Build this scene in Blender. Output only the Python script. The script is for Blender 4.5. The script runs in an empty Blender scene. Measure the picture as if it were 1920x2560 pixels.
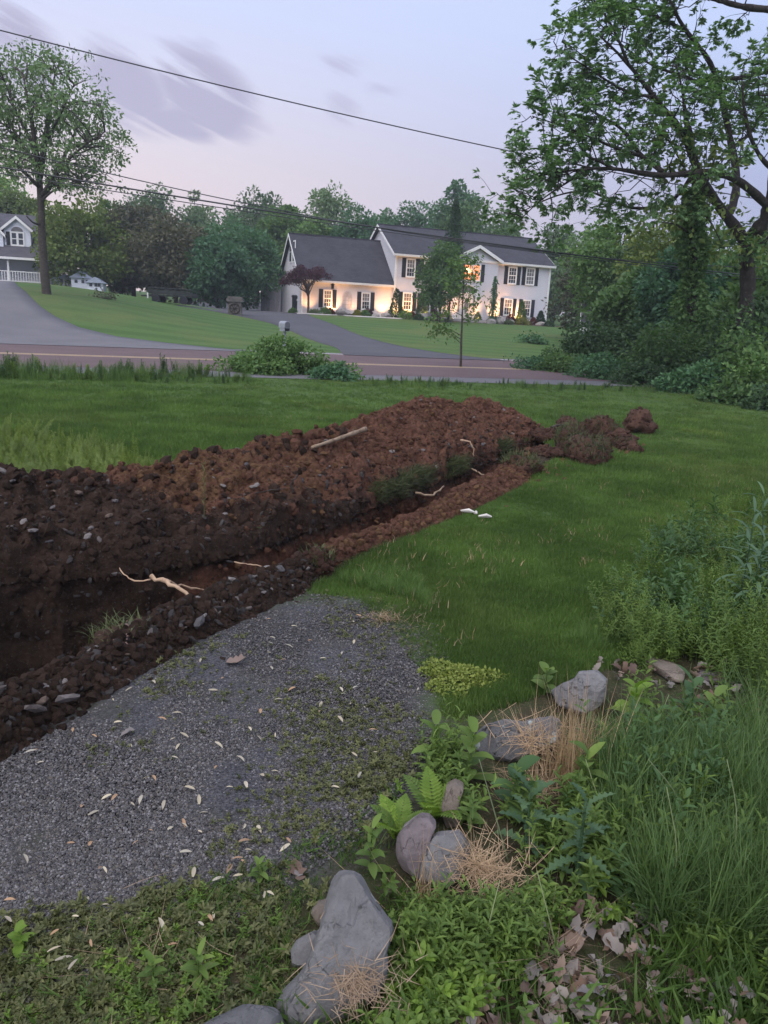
import bpy, math, random
import numpy as np
from mathutils import Vector, Matrix

sc = bpy.context.scene
col = sc.collection

# ------------------------------------------------------------------ camera
FPX = 1923.0                                  # focal length in pixels of the 1920x2560 photograph
PITCH, ROLL = math.radians(14.3), math.radians(3.0)
EYE = np.array([0.0, 0.0, 1.6])
_f = np.array([0, math.cos(PITCH), -math.sin(PITCH)])
_r0 = np.array([1.0, 0, 0]); _u0 = np.array([0, math.sin(PITCH), math.cos(PITCH)])
_r = math.cos(ROLL)*_r0 + math.sin(ROLL)*_u0
_u = -math.sin(ROLL)*_r0 + math.cos(ROLL)*_u0
cd = bpy.data.cameras.new('camera')
cd.sensor_fit = 'VERTICAL'; cd.sensor_height = 32.0
cd.lens = 32.0*FPX/2560.0
cd.clip_start = 0.05; cd.clip_end = 3000
cam = bpy.data.objects.new('camera', cd); col.objects.link(cam)
cam.matrix_world = Matrix(((_r[0], _u[0], -_f[0], EYE[0]), (_r[1], _u[1], -_f[1], EYE[1]), (_r[2], _u[2], -_f[2], EYE[2]), (0, 0, 0, 1)))
sc.camera = cam

def ray(px, py):
    return _f + (px-960)/FPX*_r - (py-1280)/FPX*_u

# ------------------------------------------------------------------ sky, sun, exposure
sc.view_settings.view_transform = 'Standard'
sc.view_settings.look = 'None'
sc.view_settings.exposure = 1.1
sc.view_settings.gamma = 1.0
sc.view_settings.use_curve_mapping = False
FILL_EL, FILL_AZ = math.radians(52), math.radians(-150)   # azimuth from +Y, towards +X
sd = bpy.data.lights.new('sky_fill', 'SUN'); sd.energy = 1.4; sd.angle = math.radians(80); sd.color = (1.0, 0.95, 0.90)  # broad soft fill lamp added to brighten ground and facade; stands for sky glow
sky_fill = bpy.data.objects.new('sky_fill', sd); col.objects.link(sky_fill)
_sv = Vector((math.sin(FILL_AZ)*math.cos(FILL_EL), math.cos(FILL_AZ)*math.cos(FILL_EL), math.sin(FILL_EL)))
sky_fill.rotation_euler = _sv.to_track_quat('Z', 'Y').to_euler()
sky_fill.location = (0, -20, 40)

world = bpy.data.worlds.new('World'); sc.world = world; world.use_nodes = True
def build_world():
    nt = world.node_tree; N = nt.nodes; L = nt.links
    for n in list(N): N.remove(n)
    out = N.new('ShaderNodeOutputWorld'); bg = N.new('ShaderNodeBackground')
    L.new(bg.outputs[0], out.inputs[0])
    tc = N.new('ShaderNodeTexCoord')
    sep = N.new('ShaderNodeSeparateXYZ'); L.new(tc.outputs['Generated'], sep.inputs[0])
    def M(op, a, b=None, c=None, clamp=False):
        m = N.new('ShaderNodeMath'); m.operation = op; m.use_clamp = clamp
        for i, v in enumerate((a, b, c)):
            if v is None: continue
            if isinstance(v, (int, float)): m.inputs[i].default_value = v
            else: L.new(v, m.inputs[i])
        return m.outputs[0]
    def mix(f, a, b, mode='MIX'):
        m = N.new('ShaderNodeMix'); m.data_type = 'RGBA'; m.blend_type = mode
        for sock, v in ((m.inputs[0], f), (m.inputs[6], a), (m.inputs[7], b)):
            if isinstance(v, (int, float)): sock.default_value = v
            elif isinstance(v, tuple): sock.default_value = (*v, 1)
            else: L.new(v, sock)
        return m.outputs[2]
    x, y, z = sep.outputs
    el = M('MULTIPLY', M('ARCSINE', z), 180/math.pi)
    az = M('MULTIPLY', M('ARCTAN2', x, y), 180/math.pi)
    def ramp(v, stops):
        r = N.new('ShaderNodeValToRGB'); L.new(v, r.inputs[0])
        e = r.color_ramp.elements
        e[0].position, e[0].color = stops[0][0], (*stops[0][1], 1)
        e[1].position, e[1].color = stops[-1][0], (*stops[-1][1], 1)
        for p, c in stops[1:-1]:
            q = e.new(p); q.color = (*c, 1)
        return r.outputs[0]
    t = M('DIVIDE', M('ADD', el, 10), 100, clamp=True)          # -10..90 degrees
    glow = ramp(t, [(0, (0.400, 0.320, 0.328)), (.11, (0.480, 0.380, 0.380)), (.15, (0.464, 0.384, 0.400)), (.19, (0.444, 0.392, 0.424)), (.235, (0.400, 0.392, 0.480)), (.28, (0.360, 0.388, 0.524)), (.36, (0.344, 0.388, 0.528)), (.5, (0.387, 0.440, 0.581)), (1, (0.480, 0.530, 0.660))])
    away = ramp(t, [(0, (0.176, 0.188, 0.280)), (.12, (0.200, 0.212, 0.320)), (.19, (0.212, 0.240, 0.372)), (.235, (0.248, 0.292, 0.448)), (.28, (0.284, 0.344, 0.516)), (.36, (0.304, 0.360, 0.528)), (.5, (0.361, 0.418, 0.581)), (1, (0.480, 0.530, 0.660))])
    # the afterglow lies round azimuth -35 degrees
    ca = M('COSINE', M('MULTIPLY', M('ADD', az, 38), math.pi/180))
    g = M('MULTIPLY', M('ADD', ca, -0.45), 1.82, clamp=True)
    base = mix(g, away, glow)
    # cloud streaks: soft bands at real directions of the sky, broken by noise
    nz = N.new('ShaderNodeTexNoise'); nz.inputs['Scale'].default_value = 1.0; nz.inputs['Detail'].default_value = 5; nz.inputs['Roughness'].default_value = .55
    cmb = N.new('ShaderNodeCombineXYZ'); L.new(M('MULTIPLY', M('ADD', az, M('MULTIPLY', el, .9)), .16), cmb.inputs[0]); L.new(M('MULTIPLY', M('ADD', el, M('MULTIPLY', az, .38)), .95), cmb.inputs[1])
    L.new(cmb.outputs[0], nz.inputs['Vector'])
    nv = M('SUBTRACT', nz.outputs[0], .5)
    def azel(px, py):
        d = ray(px, py); d = d/np.linalg.norm(d)
        return math.degrees(math.atan2(d[0], d[1])), math.degrees(math.asin(d[2]))
    tot = None
    for (p0, p1, wid, amp) in [((190, 120), (440, 310), 2.6, 1.1), ((380, 140), (640, 320), 2.7, 1.25), ((280, 290), (660, 325), 1.3, 1.1), ((-80, 30), (160, 120), 2.0, .9), ((790, 155), (910, 165), .9, .6), ((470, 106), (540, 128), .6, .55), ((-150, 180), (230, 200), 1.5, .75), ((820, 260), (890, 285), 1.2, .5), ((-100, 320), (60, 340), 1.0, .5), ((920, 220), (1000, 225), .5, .4)]:
        a0, e0 = azel(*p0); a1, e1 = azel(*p1)
        cx, cy = (a0+a1)/2, (e0+e1)/2; ang = math.atan2(e1-e0, a1-a0); half = math.hypot(a1-a0, e1-e0)/2+.6
        da = M('SUBTRACT', az, cx); de = M('SUBTRACT', el, cy)
        s = M('DIVIDE', M('ADD', M('MULTIPLY', da, math.cos(ang)), M('MULTIPLY', de, math.sin(ang))), half)
        w = M('DIVIDE', M('SUBTRACT', M('MULTIPLY', de, math.cos(ang)), M('MULTIPLY', da, math.sin(ang))), wid)
        q = M('ADD', M('MULTIPLY', s, s), M('MULTIPLY', w, w))
        b = M('MULTIPLY', M('SUBTRACT', 1.15, q), amp, clamp=True)
        tot = b if tot is None else M('MAXIMUM', tot, b)
    # far more of the same thin cloud goes on around the rest of the sky
    dens = M('MULTIPLY', M('ADD', M('MULTIPLY', tot, .95), M('MULTIPLY', nv, 4.2)), 1.25, clamp=True)
    dens = M('MULTIPLY', dens, tot, clamp=True)
    dens = M('MULTIPLY', dens, .95, clamp=True)
    cl = mix(dens, base, (.255, .245, .34))
    sky = N.new('ShaderNodeTexSky'); sky.sky_type = 'NISHITA'; sky.sun_disc = False
    sky.sun_elevation = math.radians(3); sky.sun_rotation = math.radians(-75); sky.air_density = 1.0; sky.dust_density = 1.0
    sk = mix(1.0, sky.outputs[0], (.05, .05, .05), 'MULTIPLY')
    fin = mix(.10, cl, sk)
    L.new(fin, bg.inputs[0]); bg.inputs[1].default_value = 1.0
build_world()

# ------------------------------------------------------------------ helpers
rng = np.random.default_rng(7)
def _hash(ix, iy, iz, seed):
    h = (ix.astype(np.int64)*374761393 + iy.astype(np.int64)*668265263 + iz.astype(np.int64)*2147483647 + seed*974634777) & 0xffffffff
    h = ((h ^ (h >> 13))*1274126177) & 0xffffffff
    h = h ^ (h >> 16)
    return (h & 0xffff)/65535.0
def vnoise(p, seed=0):
    p = np.asarray(p, float); i = np.floor(p).astype(np.int64); f = p-i; f = f*f*(3-2*f)
    o = 0
    for dx in (0, 1):
        for dy in (0, 1):
            for dz in (0, 1):
                w = (f[..., 0] if dx else 1-f[..., 0])*(f[..., 1] if dy else 1-f[..., 1])*(f[..., 2] if dz else 1-f[..., 2])
                o = o + w*_hash(i[..., 0]+dx, i[..., 1]+dy, i[..., 2]+dz, seed)
    return o*2-1
def fbm(p, octv=4, seed=0, gain=.5):
    p = np.asarray(p, float); o = 0; a = 1; s = 0
    for k in range(octv):
        o = o + a*vnoise(p*(2.03**k)+k*17.3, seed+k); s += a; a *= gain
    return o/s
def sstep(a, b, x):
    t = np.clip((np.asarray(x, float)-a)/(b-a), 0, 1); return t*t*(3-2*t)
def inpoly(P, poly):
    x, y = P[:, 0], P[:, 1]; poly = np.asarray(poly); inside = np.zeros(len(P), bool); n = len(poly); j = n-1
    for i in range(n):
        xi, yi = poly[i][:2]; xj, yj = poly[j][:2]
        c = ((yi > y) != (yj > y)) & (x < (xj-xi)*(y-yi)/((yj-yi) if yj != yi else 1e-12)+xi)
        inside ^= c; j = i
    return inside

def mesh(name, V, F, mats=(), smooth=False, attrs=None, fmat=None):
    """V (n,3); F an (m,k) array or a list of such arrays."""
    me = bpy.data.meshes.new(name)
    V = np.asarray(V, np.float32).reshape(-1, 3)
    Fs = [np.asarray(f, np.int32) for f in (F if isinstance(F, list) else [F]) if len(f)]
    loops = np.concatenate([f.ravel() for f in Fs]) if Fs else np.zeros(0, np.int32)
    tot = np.concatenate([np.full(len(f), f.shape[1], np.int32) for f in Fs]) if Fs else np.zeros(0, np.int32)
    me.vertices.add(len(V)); me.vertices.foreach_set('co', V.ravel())
    if len(loops):
        me.loops.add(len(loops)); me.loops.foreach_set('vertex_index', loops)
        me.polygons.add(len(tot))
        st = np.zeros(len(tot), np.int32); st[1:] = np.cumsum(tot)[:-1]
        me.polygons.foreach_set('loop_start', st)
        me.polygons.foreach_set('loop_total', tot)
        me.polygons.foreach_set('use_smooth', np.full(len(tot), smooth))
        if fmat is not None: me.polygons.foreach_set('material_index', np.asarray(fmat, np.int32))
    for m in (mats if isinstance(mats, (list, tuple)) else [mats]): me.materials.append(m)
    for k, a in (attrs or {}).items():
        a = np.asarray(a)
        if a.ndim == 1:
            at = me.attributes.new(k, 'FLOAT', 'POINT'); at.data.foreach_set('value', a.astype(np.float32))
        else:
            at = me.attributes.new(k, 'FLOAT_VECTOR', 'POINT'); at.data.foreach_set('vector', a.astype(np.float32).ravel())
    me.update(calc_edges=True); me.validate()
    return me
def ob(name, me, parent=None, loc=None, rot=None, scale=None):
    o = bpy.data.objects.new(name, me); col.objects.link(o)
    if parent is not None: o.parent = parent
    if loc is not None: o.location = tuple(float(v) for v in loc)
    if rot is not None: o.rotation_euler = tuple(float(v) for v in rot)
    if scale is not None: o.scale = (scale,)*3 if isinstance(scale, (int, float)) else tuple(float(v) for v in scale)
    return o
def tag(o, label=None, cat=None, group=None, kind=None):
    if label: o['label'] = label
    if cat: o['category'] = cat
    if group: o['group'] = group
    if kind: o['kind'] = kind
    return o
def thing(name, label, cat, loc=(0, 0, 0), rot=None, group=None):
    return tag(ob(name, None, None, loc, rot), label, cat, group)

class MB:
    """collects polygons of one part"""
    def __init__(s): s.v = []; s.f = {}; s.n = 0
    def add(s, V, F):
        V = np.asarray(V, float).reshape(-1, 3)
        for f in F: s.f.setdefault(len(f), []).append([i+s.n for i in f])
        s.v.append(V); s.n += len(V); return s
    def box(s, a, b):
        x0, y0, z0 = a; x1, y1, z1 = b
        return s.add([(x0, y0, z0), (x1, y0, z0), (x1, y1, z0), (x0, y1, z0), (x0, y0, z1), (x1, y0, z1), (x1, y1, z1), (x0, y1, z1)],
              [(0, 3, 2, 1), (4, 5, 6, 7), (0, 1, 5, 4), (1, 2, 6, 5), (2, 3, 7, 6), (3, 0, 4, 7)])
    def prism(s, poly, vec):
        """closed polygon (list of 3-d points) extruded along vec"""
        n = len(poly); P = np.asarray(poly, float); Q = P+np.asarray(vec, float)
        return s.add(np.concatenate([P, Q]), [tuple(range(n))[::-1], tuple(range(n, 2*n))]+[(i, (i+1) % n, n+(i+1) % n, n+i) for i in range(n)])
    def tube(s, pts, rad, sides=6, cap=True):
        P = np.asarray(pts, float); R = np.broadcast_to(np.asarray(rad, float), (len(P),))
        T = np.gradient(P, axis=0); T /= np.linalg.norm(T, axis=1)[:, None]+1e-9
        ref = np.array([.31, .17, .93]) if abs(T[0] @ np.array([.31, .17, .93])) < .9 else np.array([.9, .3, .1])
        A = np.cross(T, ref); A /= np.linalg.norm(A, axis=1)[:, None]+1e-9; B = np.cross(T, A)
        th = np.arange(sides)/sides*2*np.pi
        V = (P[:, None]+R[:, None, None]*(np.cos(th)[None, :, None]*A[:, None]+np.sin(th)[None, :, None]*B[:, None])).reshape(-1, 3)
        F = [(k*sides+i, k*sides+(i+1) % sides, (k+1)*sides+(i+1) % sides, (k+1)*sides+i) for k in range(len(P)-1) for i in range(sides)]
        if cap: F += [tuple(range(sides))[::-1], tuple(range((len(P)-1)*sides, len(P)*sides))]
        return s.add(V, F)
    def ball(s, c, r, nu=8, nv=6):
        V = []; r = np.broadcast_to(np.asarray(r, float), (3,))
        for j in range(nv+1):
            for i in range(nu):
                a = i/nu*2*math.pi; b = j/nv*math.pi
                V.append((c[0]+r[0]*math.sin(b)*math.cos(a), c[1]+r[1]*math.sin(b)*math.sin(a), c[2]+r[2]*math.cos(b)))
        return s.add(V, [(j*nu+i, j*nu+(i+1) % nu, (j+1)*nu+(i+1) % nu, (j+1)*nu+i) for j in range(nv) for i in range(nu)])
    def mesh(s, name, mats, smooth=False):
        return mesh(name, np.concatenate(s.v), [np.array(f) for f in s.f.values()], mats, smooth)
    def obj(s, name, mat, parent=None, smooth=False, **k):
        return ob(name, s.mesh(name, mat, smooth), parent, **k)

# ------------------------------------------------------------------ materials
def new_mat(name):
    m = bpy.data.materials.new(name); m.use_nodes = True
    nt = m.node_tree; p = nt.nodes['Principled BSDF']
    return m, nt, nt.nodes, nt.links, p
def nmix(N, L, f, a, b, mode='MIX'):
    m = N.new('ShaderNodeMix'); m.data_type = 'RGBA'; m.blend_type = mode
    for sock, v in ((m.inputs[0], f), (m.inputs[6], a), (m.inputs[7], b)):
        if isinstance(v, (int, float)): sock.default_value = v
        elif isinstance(v, tuple): sock.default_value = (*v[:3], 1)
        else: L.new(v, sock)
    return m.outputs[2]
def nmath(N, L, op, a, b=None, clamp=False):
    m = N.new('ShaderNodeMath'); m.operation = op; m.use_clamp = clamp
    for i, v in enumerate((a, b)):
        if v is None: continue
        if isinstance(v, (int, float)): m.inputs[i].default_value = v
        else: L.new(v, m.inputs[i])
    return m.outputs[0]
def nnoise(N, L, scale, detail=4, rough=.55, vec=None, gen=None):
    n = N.new('ShaderNodeTexNoise'); n.inputs['Scale'].default_value = scale; n.inputs['Detail'].default_value = detail; n.inputs['Roughness'].default_value = rough
    if vec is not None: L.new(vec, n.inputs['Vector'])
    return n.outputs[0]
def nstep(N, L, v, a, b):
    m = N.new('ShaderNodeMapRange'); m.interpolation_type = 'SMOOTHSTEP'
    L.new(v, m.inputs[0]); m.inputs[1].default_value = a; m.inputs[2].default_value = b
    return m.outputs[0]
def nattr(N, name):
    a = N.new('ShaderNodeAttribute'); a.attribute_name = name; return a.outputs['Fac']
def npos(N): return N.new('ShaderNodeNewGeometry').outputs['Position']
def bump(N, L, p, h, strength=.5, dist=.02):
    b = N.new('ShaderNodeBump'); b.inputs['Strength'].default_value = strength; b.inputs['Distance'].default_value = dist
    L.new(h, b.inputs['Height']); L.new(b.outputs[0], p.inputs['Normal'])

def surf_mat(name, c1, c2, scale=6, rough=.85, c3=None, scale3=40, bstr=.3, bdist=.01, bscale=None, spec=.3, metal=0, objcoord=True, rnd=0):
    m, nt, N, L, p = new_mat(name)
    vec = N.new('ShaderNodeTexCoord').outputs['Object'] if objcoord else npos(N)
    n1 = nstep(N, L, nnoise(N, L, scale, 5, .6, vec), .3, .7)
    c = nmix(N, L, n1, c1, c2)
    if c3: c = nmix(N, L, nstep(N, L, nnoise(N, L, scale3, 3, .6, vec), .52, .68), c, c3)
    if rnd:
        oi = N.new('ShaderNodeObjectInfo')
        c = nmix(N, L, 1.0, c, nmix(N, L, oi.outputs['Random'], (1-rnd,)*3, (1+rnd,)*3), 'MULTIPLY')
    L.new(c, p.inputs['Base Color']); p.inputs['Roughness'].default_value = rough; p.inputs['Specular IOR Level'].default_value = spec; p.inputs['Metallic'].default_value = metal
    if bstr: bump(N, L, p, nnoise(N, L, bscale or scale*5, 4, .6, vec), bstr, bdist)
    return m
def leaf_mat(name, ca, cb, trans=.3, rough=.6, cc=None):
    """leaf colour varies leaf by leaf (attribute rnd) and plant by plant (object random)"""
    m, nt, N, L, p = new_mat(name)
    c = nmix(N, L, nattr(N, 'rnd'), ca, cb)
    oi = N.new('ShaderNodeObjectInfo').outputs['Random']
    c = nmix(N, L, 1.0, c, nmix(N, L, oi, (.78, .8, .85), (1.2, 1.16, 1.05)), 'MULTIPLY')
    if cc: c = nmix(N, L, nstep(N, L, nnoise(N, L, .35, 3, .5, npos(N)), .5, .7), c, cc)
    L.new(c, p.inputs['Base Color']); p.inputs['Roughness'].default_value = rough; p.inputs['Specular IOR Level'].default_value = .25
    t = N.new('ShaderNodeBsdfTranslucent'); L.new(nmix(N, L, 1.0, c, (1.15, 1.25, .6), 'MULTIPLY'), t.inputs[0])
    s = N.new('ShaderNodeMixShader'); s.inputs[0].default_value = trans
    L.new(p.outputs[0], s.inputs[1]); L.new(t.outputs[0], s.inputs[2]); L.new(s.outputs[0], N['Material Output'].inputs[0])
    return m
def plain(name, c, rough=.6, spec=.4, metal=0):
    m, nt, N, L, p = new_mat(name); p.inputs['Base Color'].default_value = (*c, 1); p.inputs['Roughness'].default_value = rough
    p.inputs['Specular IOR Level'].default_value = spec; p.inputs['Metallic'].default_value = metal; return m
def glow_mat(name, c, s):
    m, nt, N, L, p = new_mat(name); p.inputs['Base Color'].default_value = (*c, 1); p.inputs['Emission Color'].default_value = (*c, 1); p.inputs['Emission Strength'].default_value = s; return m

# ------------------------------------------------------------------ terrain
RD = np.array([.944, .329]); RN = np.array([-.329, .944])          # along / across the road
def UV(x, y): return x*RD[0]+y*RD[1], x*RN[0]+y*RN[1]
def XY(U, V): return U*RD[0]+V*RN[0], U*RD[1]+V*RN[1]
def H(x, y):
    x = np.asarray(x, float); y = np.asarray(y, float); U, V = UV(x, y)
    base = 1.42*sstep(30.8, 64, V+2.0*sstep(32, 40, V))
    left = 1.15*sstep(9, -6, U)*sstep(31.5, 47, V)
    back = .02*np.clip(V-75, 0, 200)
    und = .02*fbm(np.stack([x*.35, y*.35, 0*x], -1), 3, 3)*sstep(24, 10, np.hypot(x, y))
    return base+left+back+und
def gp(px, py, n=3):
    """point of the terrain seen at a photograph pixel"""
    d = ray(px, py); t = None
    ts = np.geomspace(.8, 260, 500); P = EYE+ts[:, None]*d; h = P[:, 2]-H(P[:, 0], P[:, 1])
    k = np.argmax(h < 0) if (h < 0).any() else len(ts)-1
    a, b = ts[max(k-1, 0)], ts[k]
    for _ in range(30):
        m = (a+b)/2; q = EYE+m*d
        if q[2]-H(q[0], q[1]) < 0: b = m
        else: a = m
    q = EYE+a*d; q[2] = H(q[0], q[1]); return q
def g0(pxs, z=0.0):
    """pixels -> points on the level near ground (vectorised)"""
    P = np.atleast_2d(np.asarray(pxs, float))
    d = _f+((P[:, :1]-960)/FPX)*_r-((P[:, 1:2]-1280)/FPX)*_u
    t = (z-1.6)/d[:, 2]
    Q = EYE+t[:, None]*d
    return Q
def at(px, py, Y):
    d = ray(px, py); return EYE+d*(Y/d[1])
def resample(P, n):
    P = np.asarray(P, float); s = np.r_[0, np.cumsum(np.linalg.norm(np.diff(P, axis=0), axis=1))]
    t = np.linspace(0, s[-1], n); return np.stack([np.interp(t, s, P[:, k]) for k in range(P.shape[1])], 1)
def smooth_line(P, it=2):
    P = np.asarray(P, float)
    for _ in range(it):
        Q = [P[0]]
        for a, b in zip(P[:-1], P[1:]): Q += [a*.75+b*.25, a*.25+b*.75]
        P = np.array(Q+[P[-1]])
    return P
# ------------------------------------------------------------------ trench outline (ground points)
NEAR_PX = [(-420, 2010), (-150, 1850), (0, 1768), (150, 1688), (310, 1602), (468, 1522), (650, 1462), (765, 1416), (880, 1366), (1000, 1308), (1111, 1257), (1180, 1215), (1280, 1160), (1372, 1120)]
FAR_PX = [(-420, 1470), (-150, 1420), (0, 1402), (160, 1393), (290, 1383), (450, 1362), (580, 1340), (700, 1306), (800, 1273), (920, 1235), (1042, 1195), (1150, 1152), (1273, 1105), (1362, 1082)]
NTR = 420
NL = resample(smooth_line(g0(NEAR_PX)[:, :2]), NTR); FL = resample(smooth_line(g0(FAR_PX)[:, :2]), NTR)
_w = lambda P, s: np.stack([fbm(np.c_[P*2.6, 0*P[:, 0]], 4, s, .6), fbm(np.c_[P*2.6, 0*P[:, 0]], 4, s+9, .6)], 1)*.10
NL = NL+_w(NL, 71); FL = FL+_w(FL, 72)
CEN = (NL+FL)/2
TAN = np.gradient(resample(CEN[::30], NTR), axis=0); TAN /= np.linalg.norm(TAN, axis=1)[:, None]
NRM = np.stack([-TAN[:, 1], TAN[:, 0]], 1)                      # points to the far (pile) side
hole_poly = np.concatenate([NL, FL[::-1]])
PILE_W = 2.3
pile_back = FL+NRM*(1.55+.4*vnoise(np.stack([np.arange(NTR)*.03, 0*np.arange(NTR), 0*np.arange(NTR)], -1), 5)[:, None])
BERM_PX = [(-420, 2160), (-100, 1975), (0, 1912), (70, 1868), (266, 1755), (463, 1622), (648, 1540), (764, 1482), (868, 1405), (980, 1362), (1134, 1300), (1240, 1248), (1330, 1206), (1400, 1130)]
BO = resample(smooth_line(g0(BERM_PX)[:, :2]), NTR)              # outer foot of the near berm
soil_poly = np.concatenate([BO, pile_back[::-1]])
GRAVEL_PX = [(-300, 2000), (0, 1800), (266, 1690), (463, 1580), (648, 1510), (770, 1490), (900, 1500), (1010, 1540), (1080, 1620), (1085, 1740), (1030, 1870), (970, 2000), (900, 2090), (760, 2170), (600, 2240), (440, 2330), (260, 2430), (60, 2520), (-300, 2560)]
gravel_poly = g0(GRAVEL_PX)[:, :2]
DEADBARE_PX = [(560, 1560), (760, 1470), (1000, 1490), (1110, 1560), (1150, 1700), (1120, 1900), (1000, 2100), (900, 2250), (600, 2330), (300, 2430), (0, 2560), (-400, 2700), (-400, 2300), (300, 2250), (800, 2050), (1000, 1800), (900, 1600)]
def soft_mask(P, poly, r, n=14, seed=1):
    rg = np.random.default_rng(seed); o = np.zeros(len(P))
    for k in range(n):
        a = rg.uniform(0, 6.283); d = r*math.sqrt(rg.uniform(0, 1))
        o += inpoly(P[:, :2]+np.array([math.cos(a)*d, math.sin(a)*d]), poly)
    return o/n

# ------------------------------------------------------------------ ground sheet
def ground_mat():
    m, nt, N, L, p = new_mat('ground_soil_and_turf')
    pos = npos(N)
    lawn = nmix(N, L, nstep(N, L, nnoise(N, L, .45, 4, .6, pos), .35, .65), (.072, .125, .030), (.095, .158, .038))
    lawn = nmix(N, L, nstep(N, L, nnoise(N, L, 3.5, 4, .7, pos), .42, .75), lawn, (.085, .135, .042))
    lawn = nmix(N, L, nstep(N, L, nnoise(N, L, 26, 3, .7, pos), .35, .72), nmix(N, L, .45, lawn, (.018, .034, .01)), lawn)
    # mown stripes in the neighbours' lawns beyond the road
    sep = N.new('ShaderNodeSeparateXYZ'); L.new(pos, sep.inputs[0])
    V = nmath(N, L, 'ADD', nmath(N, L, 'MULTIPLY', sep.outputs[0], float(RN[0])), nmath(N, L, 'MULTIPLY', sep.outputs[1], float(RN[1])))
    U = nmath(N, L, 'ADD', nmath(N, L, 'MULTIPLY', sep.outputs[0], float(RD[0])), nmath(N, L, 'MULTIPLY', sep.outputs[1], float(RD[1])))
    w = nmath(N, L, 'SINE', nmath(N, L, 'ADD', nmath(N, L, 'MULTIPLY', nmath(N, L, 'ADD', V, nmath(N, L, 'MULTIPLY', U, .42)), 3.0), nmath(N, L, 'MULTIPLY', nnoise(N, L, .12, 2, .5, pos), 5.0)))
    stripe = nmix(N, L, nstep(N, L, w, -.5, .5), (.060, .112, .030), (.080, .140, .040))
    stripe = nmix(N, L, nstep(N, L, nnoise(N, L, .16, 4, .6, pos), .45, .68), stripe, (.110, .142, .046))
    stripe = nmix(N, L, nstep(N, L, nnoise(N, L, 7, 4, .7, pos), .3, .7), nmix(N, L, .3, stripe, (.03, .06, .015)), stripe)
    c = nmix(N, L, nstep(N, L, V, 30.5, 31.5), lawn, stripe)
    bare = nmix(N, L, nstep(N, L, nnoise(N, L, 9, 5, .7, pos), .35, .7), (.055, .045, .026), (.04, .052, .02))
    bare = nmix(N, L, nstep(N, L, nnoise(N, L, 60, 3, .7, pos), .5, .75), bare, (.12, .092, .066))
    c = nmix(N, L, nattr(N, 'bare'), c, bare)
    grav = nmix(N, L, nstep(N, L, nnoise(N, L, 90, 3, .8, pos), .35, .7), (.032, .031, .035), (.12, .118, .13))
    grav = nmix(N, L, nstep(N, L, nnoise(N, L, 1.3, 4, .6, pos), .5, .75), grav, (.062, .06, .042))
    c = nmix(N, L, nattr(N, 'gravel'), c, grav)
    L.new(c, p.inputs['Base Color']); p.inputs['Roughness'].default_value = .9; p.inputs['Specular IOR Level'].default_value = .15
    bump(N, L, p, nnoise(N, L, 55, 5, .75, pos), .8, .02)
    return m
M_GROUND = ground_mat()
def build_ground():
    rad = np.r_[np.geomspace(.35, 14, 250), np.geomspace(14, 120, 150)[1:], np.geomspace(120, 330, 8)[1:]]
    ang = np.radians(np.r_[np.linspace(-62, 62, 380), np.linspace(62, 298, 40)[1:-1]])
    nr, na = len(rad), len(ang)
    X = rad[:, None]*np.sin(ang)[None]; Y = rad[:, None]*np.cos(ang)[None]
    P = np.stack([X.ravel(), Y.ravel()], 1)
    Z = H(P[:, 0], P[:, 1])
    d = np.hypot(P[:, 0], P[:, 1])
    Z = Z + .012*fbm(np.stack([P[:, 0]*4, P[:, 1]*4, 0*Z], -1), 3, 9)*sstep(14, 6, d)
    U, V = UV(P[:, 0], P[:, 1])
    V3 = np.concatenate([np.c_[P, Z], [[0, 0, H(0, 0)]]])
    i = np.arange(nr-1)[:, None]; j = np.arange(na)[None]; j2 = (j+1) % na
    F = np.stack([i*na+j, i*na+j2, (i+1)*na+j2, (i+1)*na+j], -1).reshape(-1, 4)[:, ::-1]
    ins = inpoly(P, hole_poly); keep = ~ins[F].any(1)
    cap = np.stack([np.full(na, nr*na), (np.arange(na)+1) % na, np.arange(na)], 1)
    near = d < 13
    gr = np.zeros(len(P)); ba = np.zeros(len(P))
    gr[near] = soft_mask(P[near]+.1*np.stack([fbm(np.c_[P[near]*3, 0*d[near]], 3, 1), fbm(np.c_[P[near]*3, 0*d[near]], 3, 2)], 1), gravel_poly, .16)
    right = g0([(-700, 3400), (-400, 2400), (300, 2250), (900, 2120), (1080, 1900), (1200, 1720), (1400, 1640), (1600, 1600), (1800, 1560), (2100, 1500), (2600, 2000), (2600, 3400)])[:, :2]
    ba[near] = np.maximum(soft_mask(P[near], right, .25, 12, 4), .8*soft_mask(P[near], gravel_poly, .42, 16, 5))
    A = lambda a: np.r_[a, a[0]]
    me = mesh('ground', V3, [F[keep], cap], M_GROUND, True, {'gravel': A(gr), 'bare': A(ba)})
    tag(ob('ground', me), kind='structure')
build_ground()

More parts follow.
